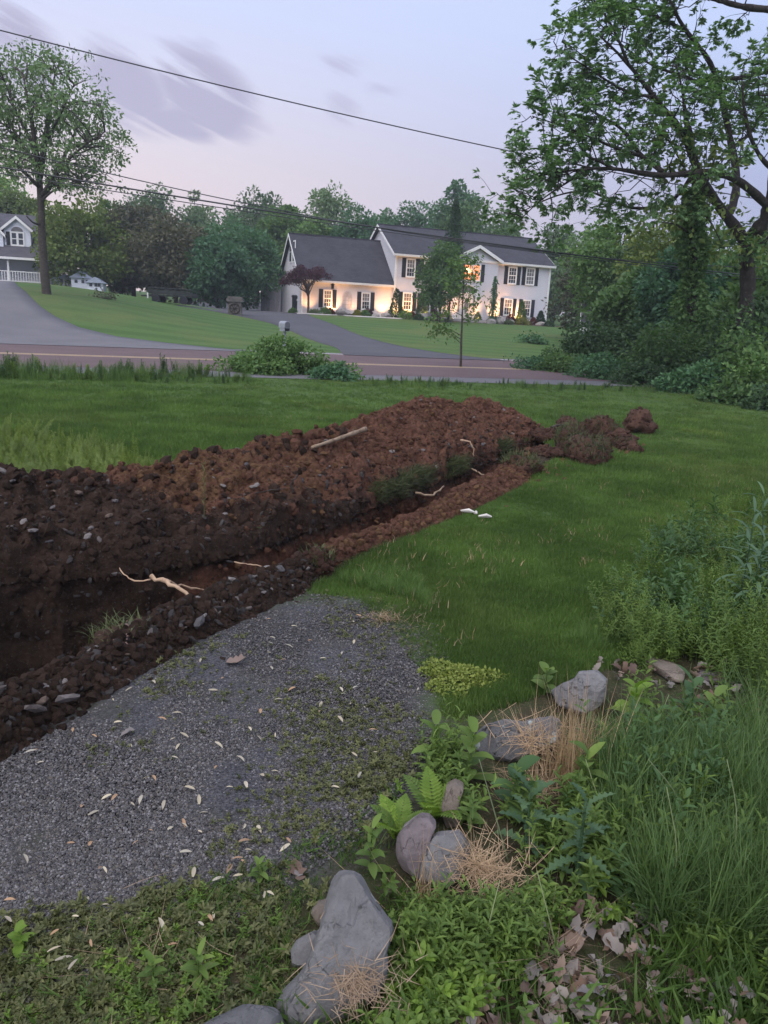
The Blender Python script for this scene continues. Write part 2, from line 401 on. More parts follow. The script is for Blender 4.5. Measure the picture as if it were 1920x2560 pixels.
# ------------------------------------------------------------------ road, painted lines, driveways
def asphalt(name, c1, c2, c3, sc_=.6):
    return surf_mat(name, c1, c2, sc_, .85, c3, 45, .4, .006, 90, .25, 0, False)
M_ROAD = asphalt('reddish_asphalt', (.100, .066, .070), (.125, .082, .086), (.155, .115, .115))
M_SHOULDER = asphalt('grey_asphalt', (.115, .108, .122), (.135, .128, .142), (.18, .17, .18))
M_DRIVE = asphalt('dark_driveway_asphalt', (.062, .06, .072), (.078, .076, .088), (.11, .106, .116))
M_DRIVE2 = asphalt('light_driveway_asphalt', (.115, .110, .122), (.14, .132, .145), (.19, .18, .19))
def strip(name, V0, V1, z, mat, U0=-90, U1=140, n=230, kind='structure', amp=0, mesh_only=False):
    U = np.linspace(U0, U1, n); a = amp*fbm(np.stack([U*.6, 0*U, 0*U], -1), 3, 11)
    rows = []
    for V in (V0+a, V1-a*.6):
        x, y = XY(U, V); rows.append(np.c_[x, y, H(x, y)+z])
    Vt = np.concatenate(rows); i = np.arange(n-1)
    F = np.stack([i, i+1, n+i+1, n+i], 1)
    return tag(ob(name, mesh(name, Vt, F, mat)), kind=kind)
VY = float(g0([(0, 884)])[0, :2] @ RN); VW = float(g0([(0, 857)])[0, :2] @ RN); VN = float(g0([(0, 918)])[0, :2] @ RN)
strip('road_shoulder', VN-1.2, VN+.8, .010, M_SHOULDER, amp=.12)
strip('road', VN+.4, VW+.35, .016, M_ROAD)
strip('road_shoulder', VW+.30, VW+.95, .012, M_SHOULDER, amp=.08)
M_WHITE = surf_mat('white_road_paint', (.62, .62, .62), (.72, .72, .72), 3, .7, (.4, .39, .39), 20, .1, .002, 60, .3, 0, False)
M_YELLOW = surf_mat('yellow_road_paint', (.48, .34, .20), (.55, .41, .25), 3, .7, (.4, .3, .18), 20, .1, .002, 60, .3, 0, False)
strip('white_edge_line', VW-.09, VW+.09, .020, M_WHITE)
strip('yellow_centre_line', VY-.26, VY-.10, .020, M_YELLOW)
strip('yellow_centre_line', VY+.10, VY+.26, .020, M_YELLOW)

def sheet_px(name, left_px, right_px, z, mat, n=60, k=14):
    """a paved sheet between two edges given as ground points seen at pixels; it follows the terrain"""
    Lp = resample(smooth_line(np.array([gp(*q) for q in left_px])), n); Rp = resample(smooth_line(np.array([gp(*q) for q in right_px])), n)
    t = np.linspace(0, 1, k)
    P = Lp[:, None]*(1-t)[None, :, None]+Rp[:, None]*t[None, :, None]
    P[..., 2] = H(P[..., 0], P[..., 1])+z
    edge = np.concatenate([P[:, :1]-[0, 0, .12], P, P[:, -1:]-[0, 0, .12]], 1); kk = k+2
    i = np.arange(n-1)[:, None]; j = np.arange(kk-1)[None]
    F = np.stack([i*kk+j, i*kk+j+1, (i+1)*kk+j+1, (i+1)*kk+j], -1).reshape(-1, 4)
    return tag(ob(name, mesh(name, edge.reshape(-1, 3), F, mat, True)), kind='structure')
# right driveway: sweeps from the road up to the garage
sheet_px('driveway', [(860, 889), (845, 869), (800, 858), (760, 843), (716, 822), (670, 806), (628, 797), (592, 789), (560, 783), (500, 772), (440, 764)],
         [(1275, 904), (1120, 886), (1020, 871), (930, 850), (880, 832), (840, 814), (800, 800), (770, 790), (735, 776), (720, 762), (640, 752)], .035, M_DRIVE)
sheet_px('driveway', [(560, 774), (500, 765), (440, 757)], [(700, 766), (600, 757), (470, 752)], .030, M_DRIVE, 30, 8)
# left driveway with its apron
sheet_px('driveway', [(-900, 832), (-700, 760), (-420, 715), (-200, 700)],
         [(660, 882), (420, 858), (280, 842), (180, 815), (115, 780), (75, 745), (30, 708), (10, 700)], .030, M_DRIVE2, 70, 18)

# ------------------------------------------------------------------ trench
def soil_mat(name, k=1.0):
    """attribute red: 0 dark gravelly topsoil .. 1 red-brown subsoil; attribute tan: ochre patches"""
    m, nt, N, L, p = new_mat(name); pos = npos(N)
    dark = nmix(N, L, nstep(N, L, nnoise(N, L, 7, 5, .65, pos), .32, .68), (.030*k, .019*k, .014*k), (.068*k, .042*k, .031*k))
    dark = nmix(N, L, nstep(N, L, nnoise(N, L, 70, 3, .7, pos), .58, .72), dark, (.11*k, .09*k, .08*k))
    red = nmix(N, L, nstep(N, L, nnoise(N, L, 5, 5, .65, pos), .3, .7), (.098*k, .045*k, .030*k), (.172*k, .084*k, .056*k))
    tan = nmix(N, L, nstep(N, L, nnoise(N, L, 9, 4, .6, pos), .3, .7), (.125*k, .066*k, .034*k), (.185*k, .105*k, .055*k))
    red = nmix(N, L, nattr(N, 'tan'), red, tan)
    jit = nmath(N, L, 'ADD', nattr(N, 'red'), nmath(N, L, 'MULTIPLY', nmath(N, L, 'SUBTRACT', nnoise(N, L, 3, 4, .6, pos), .5), .9))
    c = nmix(N, L, nstep(N, L, jit, .3, .7), dark, red)
    c = nmix(N, L, nstep(N, L, nnoise(N, L, 30, 4, .7, pos), .35, .65), nmix(N, L, .45, c, (.014, .008, .005)), c)
    L.new(c, p.inputs['Base Color']); p.inputs['Roughness'].default_value = .95; p.inputs['Specular IOR Level'].default_value = .12
    bump(N, L, p, nnoise(N, L, 38, 6, .75, pos), 1.0, .03)
    return m
M_SOIL = soil_mat('dug_soil'); M_WALL = soil_mat('trench_wall_soil', 1.0)
UPAR = np.linspace(0, 1, NTR)
# share of subsoil along the trench, from the screen position of the far lip
def lip_px(P):
    d = np.c_[P, np.zeros(len(P))]-EYE
    return 960+FPX*(d@_r)/(d@_f)
FLX = lip_px(FL)
RED = sstep(250, 620, FLX)
def build_trench():
    prof = []                       # (side 0 near .. 1 far, outward offset, z, rough amplitude)
    for o, z in ((.34, -.02), (.2, .018), (.08, .022), (.02, .005)): prof.append((0, o, z, .015))
    for q in np.linspace(0, 1, 22)[1:]: prof.append((0, -.05*q-.03*math.sin(q*3.1), -1.15*q, .045))
    for t in np.linspace(0, 1, 12)[1:-1]: prof.append((t, 0, -1.16-.05*math.sin(t*3.1), .05))
    for q in np.linspace(1, 0, 30)[:-1]: prof.append((1, -.04*q-.03*math.sin(q*3.1), -1.15*q, .05))
    for o, z in ((.03, -.01), (.1, -.02), (.2, -.03), (.36, -.04)): prof.append((1, o, z, .015))
    rows = []
    for s, o, z, a in prof:
        if 0 < s < 1: xy = NL*(1-s)+FL*s
        elif s == 0: xy = NL-NRM*o
        else: xy = FL+NRM*o
        q = np.c_[xy, np.full(NTR, z)]
        n = fbm(np.c_[xy*7, np.full(NTR, z*7)], 4, 21, .7); n2 = fbm(np.c_[xy*2.4, np.full(NTR, z*2)], 3, 25)
        lat = NRM*(n*a*1.5+n2*a*1.6)[:, None]*(1 if z < 0 else .3)
        q[:, :2] += lat; q[:, 2] += n*a*.7
        rows.append(q)
    # the far end shallows out
    P = np.array(rows)                                     # (k, NTR, 3)
    fade = sstep(1.0, .95, UPAR)
    P[..., 2] = np.where(P[..., 2] < 0, P[..., 2]*(fade)[None], P[..., 2])
    k = len(prof); i = np.arange(k-1)[:, None]; j = np.arange(NTR-1)[None]
    F = np.stack([i*NTR+j, i*NTR+j+1, (i+1)*NTR+j+1, (i+1)*NTR+j], -1).reshape(-1, 4)[:, ::-1]
    red = np.broadcast_to(RED[None], P.shape[:2])*sstep(-.06, -.35, P[..., 2])*1.1
    red = np.maximum(red, .85*sstep(-.3, -.75, P[..., 2])*sstep(150, 420, FLX)[None])
    me = mesh('trench', P.reshape(-1, 3), F, M_WALL, True, {'red': red.ravel(), 'tan': np.zeros(red.size)})
    tag(ob('trench', me), kind='structure')
build_trench()

# ------------------------------------------------------------------ spoil heap along the far lip
RIDGE_PX = [(-420, 1190), (-150, 1185), (0, 1184), (30, 1180), (75, 1200), (130, 1204), (185, 1200), (215, 1192), (255, 1204), (300, 1184), (325, 1176), (350, 1184), (405, 1182), (440, 1172), (480, 1152), (540, 1134), (566, 1130), (590, 1138), (625, 1138), (670, 1112), (700, 1104), (741, 1104), (765, 1100), (790, 1092), (815, 1080), (845, 1082), (870, 1086), (926, 1056), (955, 1040), (985, 1032), (1010, 1030), (1050, 1006), (1085, 1003), (1115, 1010), (1140, 1026), (1165, 1018), (1192, 1003), (1222, 1014), (1273, 1014), (1310, 1022), (1338, 1040), (1356, 1062), (1368, 1082)]
RW = .85                                                          # ridge line lies this far behind the far lip
def pile_heights():
    R = FL+NRM*RW
    sx = []; zz = []
    # screen x of the ridge foot depends on its height through the roll: iterate
    px = np.array([q[0] for q in RIDGE_PX], float); py = np.array([q[1] for q in RIDGE_PX], float)
    z = np.full(NTR, .5)
    for _ in range(6):
        d = np.c_[R, z]-EYE; X = 960+FPX*(d@_r)/(d@_f)
        yy = np.interp(X, px, py)
        # height of the ridge point so that it lands on (X, yy)
        dr = _f+((X-960)/FPX)[:, None]*_r-((yy-1280)/FPX)[:, None]*_u
        t = np.hypot(R[:, 0], R[:, 1])/np.hypot(dr[:, 0], dr[:, 1])
        z = 1.6+t*dr[:, 2]
    return np.clip(z, .03, 1.3)
RZ = pile_heights()
print('ridge', np.round(RZ[::40], 2))
NW = 110
WW = np.r_[np.linspace(-.03, RW, 66), np.linspace(RW, PILE_W, NW-66+1)[1:]]
def pile_z(u_idx, w):
    """height of the heap (without lumps) at lip index and offset behind the lip"""
    h = RZ[u_idx]
    up = np.clip(w/RW, 0, 1); front = h*(up**.85)*(.9+.1*up)
    dn = np.clip((w-RW)/(PILE_W-.55-RW), 0, 1.3); back_ = h*(1-dn**1.25)
    return np.where(w < RW, front, back_)
def pile_point(u, w):
    """surface point of the finished heap for fractional lip parameter u in 0..1 (arrays)"""
    x = np.clip(u*(NTR-1), 0, NTR-1.001); i = x.astype(int); f = x-i
    wq = np.interp(w, WW, np.arange(NW)); j = np.clip(wq.astype(int), 0, NW-2); g = wq-j
    G = PGRID
    return (G[j, i]*((1-g)*(1-f))[:, None]+G[j, i+1]*((1-g)*f)[:, None]+G[j+1, i]*(g*(1-f))[:, None]+G[j+1, i+1]*(g*f)[:, None])
def build_pile():
    global PGRID
    iu = np.arange(NTR)[None]; w = WW[:, None]
    Z = pile_z(np.broadcast_to(iu, (NW, NTR)), np.broadcast_to(w, (NW, NTR)))
    XYp = FL[None]+NRM[None]*w[..., None]
    P = np.concatenate([XYp, Z[..., None]], -1)
    q = P.reshape(-1, 3)
    big = fbm(q*[2.2, 2.2, 1.2], 3, 31); bil = 1-2*np.abs(fbm(q*[6, 6, 4], 4, 33, .6)); fine = fbm(q*22, 3, 37, .7); cl = np.clip(fbm(q*9, 2, 41), .05, 1)
    amp = (sstep(-.10, .12, w)*sstep(PILE_W, PILE_W-.9, w)*np.clip(RZ[iu]/.45, .25, 1)).ravel()
    ridge = np.exp(-((w-RW)/.16)**2).repeat(NTR, 1).ravel()
    dz = amp*(.13*big*(1-ridge)+.085*(bil-.3)+.026*fine+.11*cl)
    P = q.copy(); P[:, 2] += dz
    P[:, :2] -= np.tile(NRM, (NW, 1))*((.06*big+.05*bil)*sstep(.0, .12, P[:, 2]))[:, None]
    P = P.reshape(NW, NTR, 3); P[0, :, 2] = -.14; P[1, :, 2] = np.minimum(P[1, :, 2], -.03+.05*fbm(np.c_[FL*8, 0*FL[:, 0]], 3, 44)); PGRID = P
    i = np.arange(NW-1)[:, None]; j = np.arange(NTR-1)[None]
    F = np.stack([i*NTR+j, i*NTR+j+1, (i+1)*NTR+j+1, (i+1)*NTR+j], -1).reshape(-1, 4)[:, ::-1]
    X = np.broadcast_to(FLX[None], (NW, NTR)); W = np.broadcast_to(w, (NW, NTR))
    red = sstep(330, 620, X+260*(W-.55))*(.35+.65*sstep(.12, .42, W+.25*sstep(700, 1000, X)))
    red = np.maximum(red, .55*np.exp(-((X-330)/120)**2)*sstep(.5, .8, W))
    tan = np.exp(-((X-640)/170)**2)*sstep(.28, .5, W)*.9+.35*sstep(.55, .8, vnoise(q*[1.3, 1.3, 1], 51)).reshape(NW, NTR)
    me = mesh('spoil_heap', P.reshape(-1, 3), F, M_SOIL, True, {'red': red.ravel(), 'tan': tan.ravel()})
    tag(ob('spoil_heap', me), 'long heap of brown dug soil thrown up along the far edge of the trench', 'soil heap')
build_pile()

# ------------------------------------------------------------------ low berm along the near lip
def build_berm(name, label, a, b, hgt, red, seed):
    k = 40; n = b-a
    nl = NL[a:b]+NRM[a:b]*.03; bo = BO[a:b]
    t = np.linspace(0, 1, k)
    XYb = nl[None]*(1-t)[:, None, None]+bo[None]*t[:, None, None]
    ends = sstep(0, 14, np.arange(n))*sstep(n-1, n-15, np.arange(n))
    lump = .65+.5*fbm(np.c_[nl*3.2, 0*nl[:, 0]], 3, seed)
    Z = hgt*np.sin(np.pi*np.clip(t, 0, 1)**.8)[:, None]*(lump*ends)[None]-.015
    q = np.concatenate([XYb, Z[..., None]], -1).reshape(-1, 3)
    bil = 1-2*np.abs(fbm(q*[8, 8, 5], 4, seed+3, .6)); fine = fbm(q*26, 3, seed+5, .7)
    env = (np.sin(np.pi*t)[:, None]*ends[None]).ravel()**.5
    q[:, 2] += env*(.06*(bil-.2)+.02*fine)
    q[:, :2] += (env*.03*fine)[:, None]
    i = np.arange(k-1)[:, None]; j = np.arange(n-1)[None]
    F = np.stack([i*n+j, i*n+j+1, (i+1)*n+j+1, (i+1)*n+j], -1).reshape(-1, 4)
    me = mesh(name, q, F, M_SOIL, True, {'red': np.full(len(q), red), 'tan': np.zeros(len(q))})
    tag(ob(name, me), label, 'soil ridge'); return q.reshape(k, n, 3)
_ki = int(np.argmin(np.abs(lip_px(BO)-830)))
_k2 = int(np.argmin(np.abs(lip_px(BO)-1345)))
B1 = build_berm('soil_ridge', 'low ridge of dark stony clods on the near edge of the trench beside the gravel', 0, _ki, .14, .05, 61)
B2 = build_berm('soil_ridge', 'low ridge of reddish crumbly soil on the near edge of the trench beside the lawn', _ki-6, _k2, .12, .95, 67)
# ------------------------------------------------------------------ house across the road
HO = at(984, 794, 66.0); HO[2] = float(H(HO[0], HO[1]))+.02
HA = math.atan2(.346, .938)
HX = np.array([math.cos(HA), math.sin(HA), 0]); HY = np.array([-math.sin(HA), math.cos(HA), 0])
def fc(cx, cy, depth=0.0):
    """point of the facade plane (local x, z) seen in the zoomed crop of the house"""
    d = ray(600+cx/2.074, 500+cy/2.074); O = HO+HY*depth
    t = ((O-EYE)@HY)/(d@HY); q = EYE+t*d-O
    return float(q@HX), float(q[2])
def siding(name, c, lap=.115):
    m, nt, N, L, p = new_mat(name)
    vec = N.new('ShaderNodeTexCoord').outputs['Object']
    sep = N.new('ShaderNodeSeparateXYZ'); L.new(vec, sep.inputs[0])
    fr = nmath(N, L, 'FRACT', nmath(N, L, 'DIVIDE', sep.outputs[2], lap))
    n = nnoise(N, L, 1.6, 4, .6, vec)
    cc = nmix(N, L, n, tuple(v*.93 for v in c), tuple(min(1, v*1.05) for v in c))
    cc = nmix(N, L, nstep(N, L, fr, .0, .10), tuple(v*.62 for v in c), cc)
    L.new(cc, p.inputs['Base Color']); p.inputs['Roughness'].default_value = .55
    bump(N, L, p, nmath(N, L, 'SUBTRACT', 1.0, fr), .6, .02)
    return m
def shingle(name, c1, c2):
    m, nt, N, L, p = new_mat(name)
    vec = N.new('ShaderNodeTexCoord').outputs['Object']
    b = N.new('ShaderNodeTexBrick'); b.inputs['Scale'].default_value = 1.0; b.inputs['Brick Width'].default_value = .33; b.inputs['Row Height'].default_value = .145
    b.inputs['Mortar Size'].default_value = .008; b.inputs['Color1'].default_value = (*c1, 1); b.inputs['Color2'].default_value = (*c2, 1); b.inputs['Mortar'].default_value = (*[v*.5 for v in c1], 1)
    sep = N.new('ShaderNodeSeparateXYZ'); L.new(vec, sep.inputs[0]); cmb = N.new('ShaderNodeCombineXYZ')
    L.new(sep.outputs[0], cmb.inputs[0]); L.new(nmath(N, L, 'MULTIPLY', sep.outputs[2], 1.35), cmb.inputs[1]); L.new(cmb.outputs[0], b.inputs['Vector'])
    c = nmix(N, L, nstep(N, L, nnoise(N, L, .8, 4, .6, vec), .35, .7), b.outputs[0], nmix(N, L, .5, b.outputs[0], tuple(v*1.3 for v in c2)))
    c = nmix(N, L, nstep(N, L, nnoise(N, L, 35, 2, .7, vec), .4, .7), nmix(N, L, .35, c, tuple(v*.4 for v in c1)), c)
    L.new(c, p.inputs['Base Color']); p.inputs['Roughness'].default_value = .9; p.inputs['Specular IOR Level'].default_value = .2
    bump(N, L, p, b.outputs[1], .4, .01); return m
M_SIDING = siding('pale_vinyl_siding', (.60, .575, .61))
M_TRIM = surf_mat('white_trim', (.72, .70, .68), (.8, .78, .76), 2, .5, None, 0, .05, .002)
M_ROOF = shingle('charcoal_shingles', (.048, .046, .058), (.066, .064, .078))
M_SHUT = surf_mat('black_shutter', (.014, .014, .018), (.022, .022, .027), 6, .5, None, 0, .1, .004)
M_GLASS = plain('window_glass', (.035, .04, .05), .06, .8)
M_GREY_PANE = surf_mat('pale_grey_glass', (.13, .12, .125), (.2, .19, .19), 4, .25, None, 0, 0)  # paler grey pane, used for upper sashes, fanlight and door glass
M_LIT = glow_mat('lit_window', (1.0, .30, .10), .55)
M_BULB = glow_mat('lamp_bulb', (1.0, .55, .18), 9)
M_DOOR = surf_mat('cream_door_paint', (.66, .58, .52), (.72, .64, .58), 3, .45, None, 0, .05, .002)
M_CONC = surf_mat('pale_concrete', (.34, .31, .29), (.42, .39, .37), 3, .85, (.25, .23, .22), 25, .3, .006)
M_BARK_D = surf_mat('dark_bark', (.035, .027, .022), (.06, .047, .038), 5, .9, (.09, .08, .07), 18, .9, .03, 22)
MW = 14.45; MD = 8.6; ZE = 5.15; ZR = 7.6
WD = 8.0; WX0 = fc(325, 580)[0]; WZE = fc(560, 412)[1]-.05; WZR = 6.25; WY = .35
house = thing('house', 'two-storey pale sided house with black shutters and lower garage wing, lit by warm garden lights', 'house', HO, (0, 0, HA))
def wall_prism(mb, x0, x1, y0, y1, ze, zr):
    ym = (y0+y1)/2; mb.prism([(x0, y0, -.6), (x0, y1, -.6), (x0, y1, ze), (x0, ym, zr), (x0, y0, ze)], (x1-x0, 0, 0))
m = MB(); wall_prism(m, 0, MW, 0, MD, ZE, ZR-.12); m.obj('wall', M_SIDING, house)
m = MB(); wall_prism(m, WX0, -.003, WY, WY+WD, WZE, WZR-.12); m.obj('wall', M_SIDING, house)
def roof_slab(x0, x1, y_e, z_e, y_r, z_r, th=.14):
    """one slope, from its eave edge to the ridge"""
    return MB().prism([(x0, y_e, z_e), (x0, y_r, z_r), (x0, y_r, z_r+th), (x0, y_e, z_e+th)], (x1-x0, 0, 0))
OV = .32
def gable_roof(x0, x1, y0, y1, ze, zr):
    ym = (y0+y1)/2; sl = (zr-ze)/(ym-y0)
    r = ob('roof', roof_slab(x0, x1, y0-OV, ze-sl*OV, ym, zr).mesh('roof', M_ROOF), house)
    ob('roof', roof_slab(x0, x1, y1+OV, ze-sl*OV, ym, zr).mesh('roof', M_ROOF), house)
    MB().box((x0-.01, ym-.13, zr+.02), (x1+.01, ym+.13, zr+.175)).obj('ridge_cap', M_ROOF, house)
    MB().prism([(x0, y0-OV-.11, ze-sl*OV-.04), (x0, y0-OV-.005, ze-sl*OV-.04), (x0, y0-OV-.005, ze-sl*OV+.12), (x0, y0-OV-.13, ze-sl*OV+.12)], (x1-x0, 0, 0)).obj('gutter', M_TRIM, house)
    MB().box((x0+.05, y0-OV, ze-sl*OV-.05), (x1-.05, y0-.003, ze-sl*OV-.015)).obj('soffit', M_TRIM, house)
    for xx in (x0, x1):
        for ya in (y0-OV, y1+OV):
            s = -.03 if xx == x0 else .005
            MB().prism([(xx+s, ya, ze-sl*OV-.1), (xx+s, ym, zr-.1), (xx+s, ym, zr+.13), (xx+s, ya, ze-sl*OV+.13)], (.025, 0, 0)).obj('rake_board', M_TRIM, house)
gable_roof(-.32, MW+.3, 0, MD, ZE, ZR)
gable_roof(WX0-.3, -.006, WY, WY+WD, WZE, WZR)
# cross gable over the entrance
GX0, GX1 = fc(1112, 290)[0], fc(1332, 322)[0]; GXM = (GX0+GX1)/2; GZ = fc(1225, 245)[1]; GY = -.35
MB().prism([(GX0, GY, -.5), (GX1, GY, -.5), (GX1, GY, ZE-.1), (GXM, GY, GZ-.1), (GX0, GY, ZE-.1)], (0, 3.2, 0)).obj('wall', M_SIDING, house)
gs = (GZ-ZE)/(GXM-GX0)
for sx, xe in ((-1, GX0-.3), (1, GX1+.3)):
    ze = ZE-.3*gs
    MB().prism([(xe, GY-.3, ze), (GXM, GY-.3, GZ), (GXM, GY-.3, GZ+.13), (xe, GY-.3, ze+.13)], (0, 4.0, 0)).obj('roof', M_ROOF, house)
    MB().prism([(xe, GY-.335, ze-.12), (GXM, GY-.335, GZ-.12), (GXM, GY-.335, GZ+.15), (xe, GY-.335, ze+.15)], (0, .03, 0)).obj('rake_board', M_TRIM, house)
for x in (0, MW): MB().box((x-.07, -.025, -.5), (x+.07, .07, ZE-.15)).obj('corner_board', M_TRIM, house)
MB().box((WX0-.05, WY-.025, -.5), (WX0+.08, WY+.06, WZE-.15)).obj('corner_board', M_TRIM, house)
MB().tube([(-.12, -.22, ZE-.25), (-.1, -.1, ZE-.55), (-.1, -.07, ZE-.8), (-.1, -.07, .1)], .04, 6).obj('downspout', M_TRIM, house)
MB().tube([(MW-.15, -.2, ZE-.25), (MW-.12, -.08, ZE-.6), (MW-.12, -.07, .1)], .04, 6).obj('downspout', M_TRIM, house)
MB().box((0.1, -.02, -.5), (GX0-.003, -.003, .12)).obj('foundation', M_CONC, house)

def window(x0, x1, z0, z1, y, cols=3, rows=2, glass=None, sash=True, parent=house, double=False, dark_lower=False):
    w = MB(); f = .075; d0, d1 = y-.07, y-.003
    w.box((x0-f, d0, z0-f), (x0, d1, z1+f)).box((x1, d0, z0-f), (x1+f, d1, z1+f)).box((x0, d0, z1), (x1, d1, z1+f)).box((x0-.03, d0-.03, z0-f-.02), (x1+.03, d1, z0))
    fr = w.obj('window', M_TRIM, parent)
    zm = (z0+z1)/2; halves = [(x0, x1)] if not double else [(x0, (x0+x1)/2-.05), ((x0+x1)/2+.05, x1)]
    if double: MB().box(((x0+x1)/2-.05, d0+.005, z0), ((x0+x1)/2+.05, d1, z1)).obj('mullion', M_TRIM, fr)
    for a, b in halves:
        for k, (za, zb) in enumerate(((z0, zm), (zm, z1))):
            gl = (glass or M_GLASS)
            if k == 1 and glass is None and not dark_lower: gl = M_GREY_PANE
            MB().box((a, y-.03, za), (b, y-.012, zb)).obj('pane', gl, fr)
            s = MB(); t = .035; yy = y-.048-.008*k
            s.box((a, yy, za), (a+t, y-.0305, zb)).box((b-t, yy, za), (b, y-.0305, zb)).box((a+t, yy, zb-t), (b-t, y-.0305, zb)).box((a+t, yy, za), (b-t, y-.0305, za+t))
            for i in range(1, cols): xx = a+(b-a)*i/cols; s.box((xx-.011, yy+.004, za+t), (xx+.011, y-.0305, zb-t))
            for i in range(1, rows): zz = za+(zb-za)*i/rows; s.box((a+t, yy+.006, zz-.011), (b-t, y-.0305, zz+.011))
            s.obj('sash', M_TRIM, fr)
    return fr
def shutter(x0, x1, z0, z1, y, parent=house):
    s = MB(); s.box((x0, y-.03, z0), (x1, y-.003, z1)); t = .05
    for a, b in ((z0+.05, (z0+z1)/2-.04), ((z0+z1)/2+.04, z1-.05)):
        n = 9
        for i in range(n):
            za = a+(b-a)*i/n; s.prism([(x0+t, y-.032, za), (x0+t, y-.055, za+.01), (x0+t, y-.032, za+(b-a)/n*.9)], (x1-x0-2*t, 0, 0))
    s.box((x0, y-.05, z0), (x0+t, y-.0305, z1)).box((x1-t, y-.05, z0), (x1, y-.0305, z1))
    s.obj('shutter', M_SHUT, parent)
def win_px(l, r, t, b, y, **k):
    (x0, zt), (x1, _) = fc(l, t, y), fc(r, t, y); z0 = fc((l+r)/2, b, y)[1]; z1 = fc((l+r)/2, t, y)[1]
    win = window(x0, x1, z0, z1, y, **k); return x0, x1, z0, z1
def with_shutters(l, r, t, b, y, ls=True, rs=True, w=.34, **k):
    x0, x1, z0, z1 = win_px(l, r, t, b, y, **k); q = (x0, x1, z0, z1)
    if ls: shutter(x0-.09-w, x0-.09, z0-.1, z1+.1, y)
    if rs: shutter(x1+.09, x1+.09+w, z0-.1, z1+.1, y)
    return q
with_shutters(867, 907, 309, 397, 0.0)
with_shutters(958, 1000, 318, 404, 0.0)
with_shutters(849, 890, 484, 568, 0.0)
with_shutters(945, 986, 492, 576, 0.0)
LITQ = with_shutters(1164, 1246, 337, 416, GY, double=True, cols=3, glass=M_LIT)
with_shutters(1396, 1434, 351, 433, 0.0, dark_lower=True)
with_shutters(1488, 1527, 357, 438, 0.0, glass=M_GREY_PANE)
with_shutters(1373, 1411, 516, 596, 0.0)
with_shutters(1470, 1506, 522, 602, 0.0)
with_shutters(436, 474, 470, 552, WY)
with_shutters(634, 672, 484, 566, WY)
# chandelier seen through the lit window
gx = LITQ[0]; gw = LITQ[1]-LITQ[0]; gz = LITQ[2]; gh = LITQ[3]-LITQ[2]
ch = MB(); ch.tube([(gx+gw*.24, GY-.075, gz+gh*.98), (gx+gw*.24, GY-.075, gz+gh*.6)], .008, 5); chand = ch.obj('chandelier', M_TRIM, house)
for a, b, r in ((.17, .72, .085), (.33, .52, .085), (.25, .63, .05)):
    MB().ball((gx+gw*a, GY-.09, gz+gh*b), r).obj('bulb', M_BULB, chand)
# gable windows of the wing (on the side wall) and its painted arch trellis, garage door opening
for yy in (2.9, 4.1):
    s = MB(); s.box((WX0-.06, yy, 4.05), (WX0-.003, yy+.85, 5.75)); fr = s.obj('window', M_TRIM, house)
    MB().box((WX0-.075, yy+.1, 4.15), (WX0-.0605, yy+.75, 4.88)).obj('pane', M_GLASS, fr); MB().box((WX0-.075, yy+.1, 4.94), (WX0-.0605, yy+.75, 5.65)).obj('pane', M_GLASS, fr)
(ax0, az0), (ax1, az1) = fc(530, 560, WY), fc(580, 478, WY)
tr = MB(); cx = (ax0+ax1)/2; hw = (ax1-ax0)/2
for k in range(4):
    s = 1-k*.25
    if s > .05: tr.tube([(cx-hw*s, WY-.03, az0)]+[(cx-hw*s*math.cos(a), WY-.03, az1-hw+hw*s*math.sin(a)) for a in np.linspace(0, math.pi, 12)]+[(cx+hw*s, WY-.03, az0)], .014, 4)
for zz in np.linspace(az0+.3, az1-hw, 3): tr.tube([(cx-hw, WY-.03, zz), (cx+hw, WY-.03, zz)], .012, 4)
tr.obj('arch_trellis', surf_mat('weathered_wire', (.34, .31, .3), (.4, .37, .35), 4, .6, None, 0, 0), house)
# entrance: door with oval glass, side lights, arched fanlight and pale surround
(dx0, dz1), (dx1, _) = fc(1148, 515, GY), fc(1200, 515, GY); dz0 = fc(1175, 618, GY)[1]; dz1 = dz0+2.1
e = MB(); sw = .42
e.box((dx0-sw-.14, GY-.06, dz0), (dx0-sw, GY-.003, dz1+.1)).box((dx1+sw, GY-.06, dz0), (dx1+sw+.14, GY-.003, dz1+.1)).box((dx0-.07, GY-.06, dz0), (dx0, GY-.003, dz1)).box((dx1, GY-.06, dz0), (dx1+.07, GY-.003, dz1)).box((dx0-sw, GY-.06, dz1), (dx1+sw, GY-.003, dz1+.1))
R = (dx1-dx0)/2+sw+.1; xm = (dx0+dx1)/2
arc = [(xm-R*math.cos(a), GY-.03, dz1+.1+R*.62*math.sin(a)) for a in np.linspace(0, math.pi, 16)]
e.tube(arc, .06, 6)
e.obj('door_surround', M_TRIM, house)
MB().prism([(p[0], GY-.02, p[2]) for p in arc], (0, .015, 0)).obj('fanlight', M_GREY_PANE, house)
door = MB().box((dx0, GY-.045, dz0), (dx1, GY-.004, dz1)).obj('door', M_DOOR, house)
o = MB(); o.prism([(xm+.2*math.cos(a), GY-.052, dz0+1.15+.62*math.sin(a)) for a in np.linspace(0, 2*math.pi, 20)[:-1]], (0, .006, 0)); o.obj('oval_glass', M_GREY_PANE, door)
MB().ball((dx1-.1, GY-.07, dz0+1.0), .035, 6, 4).obj('handle', plain('brass', (.4, .28, .1), .3, .5, 1), door)
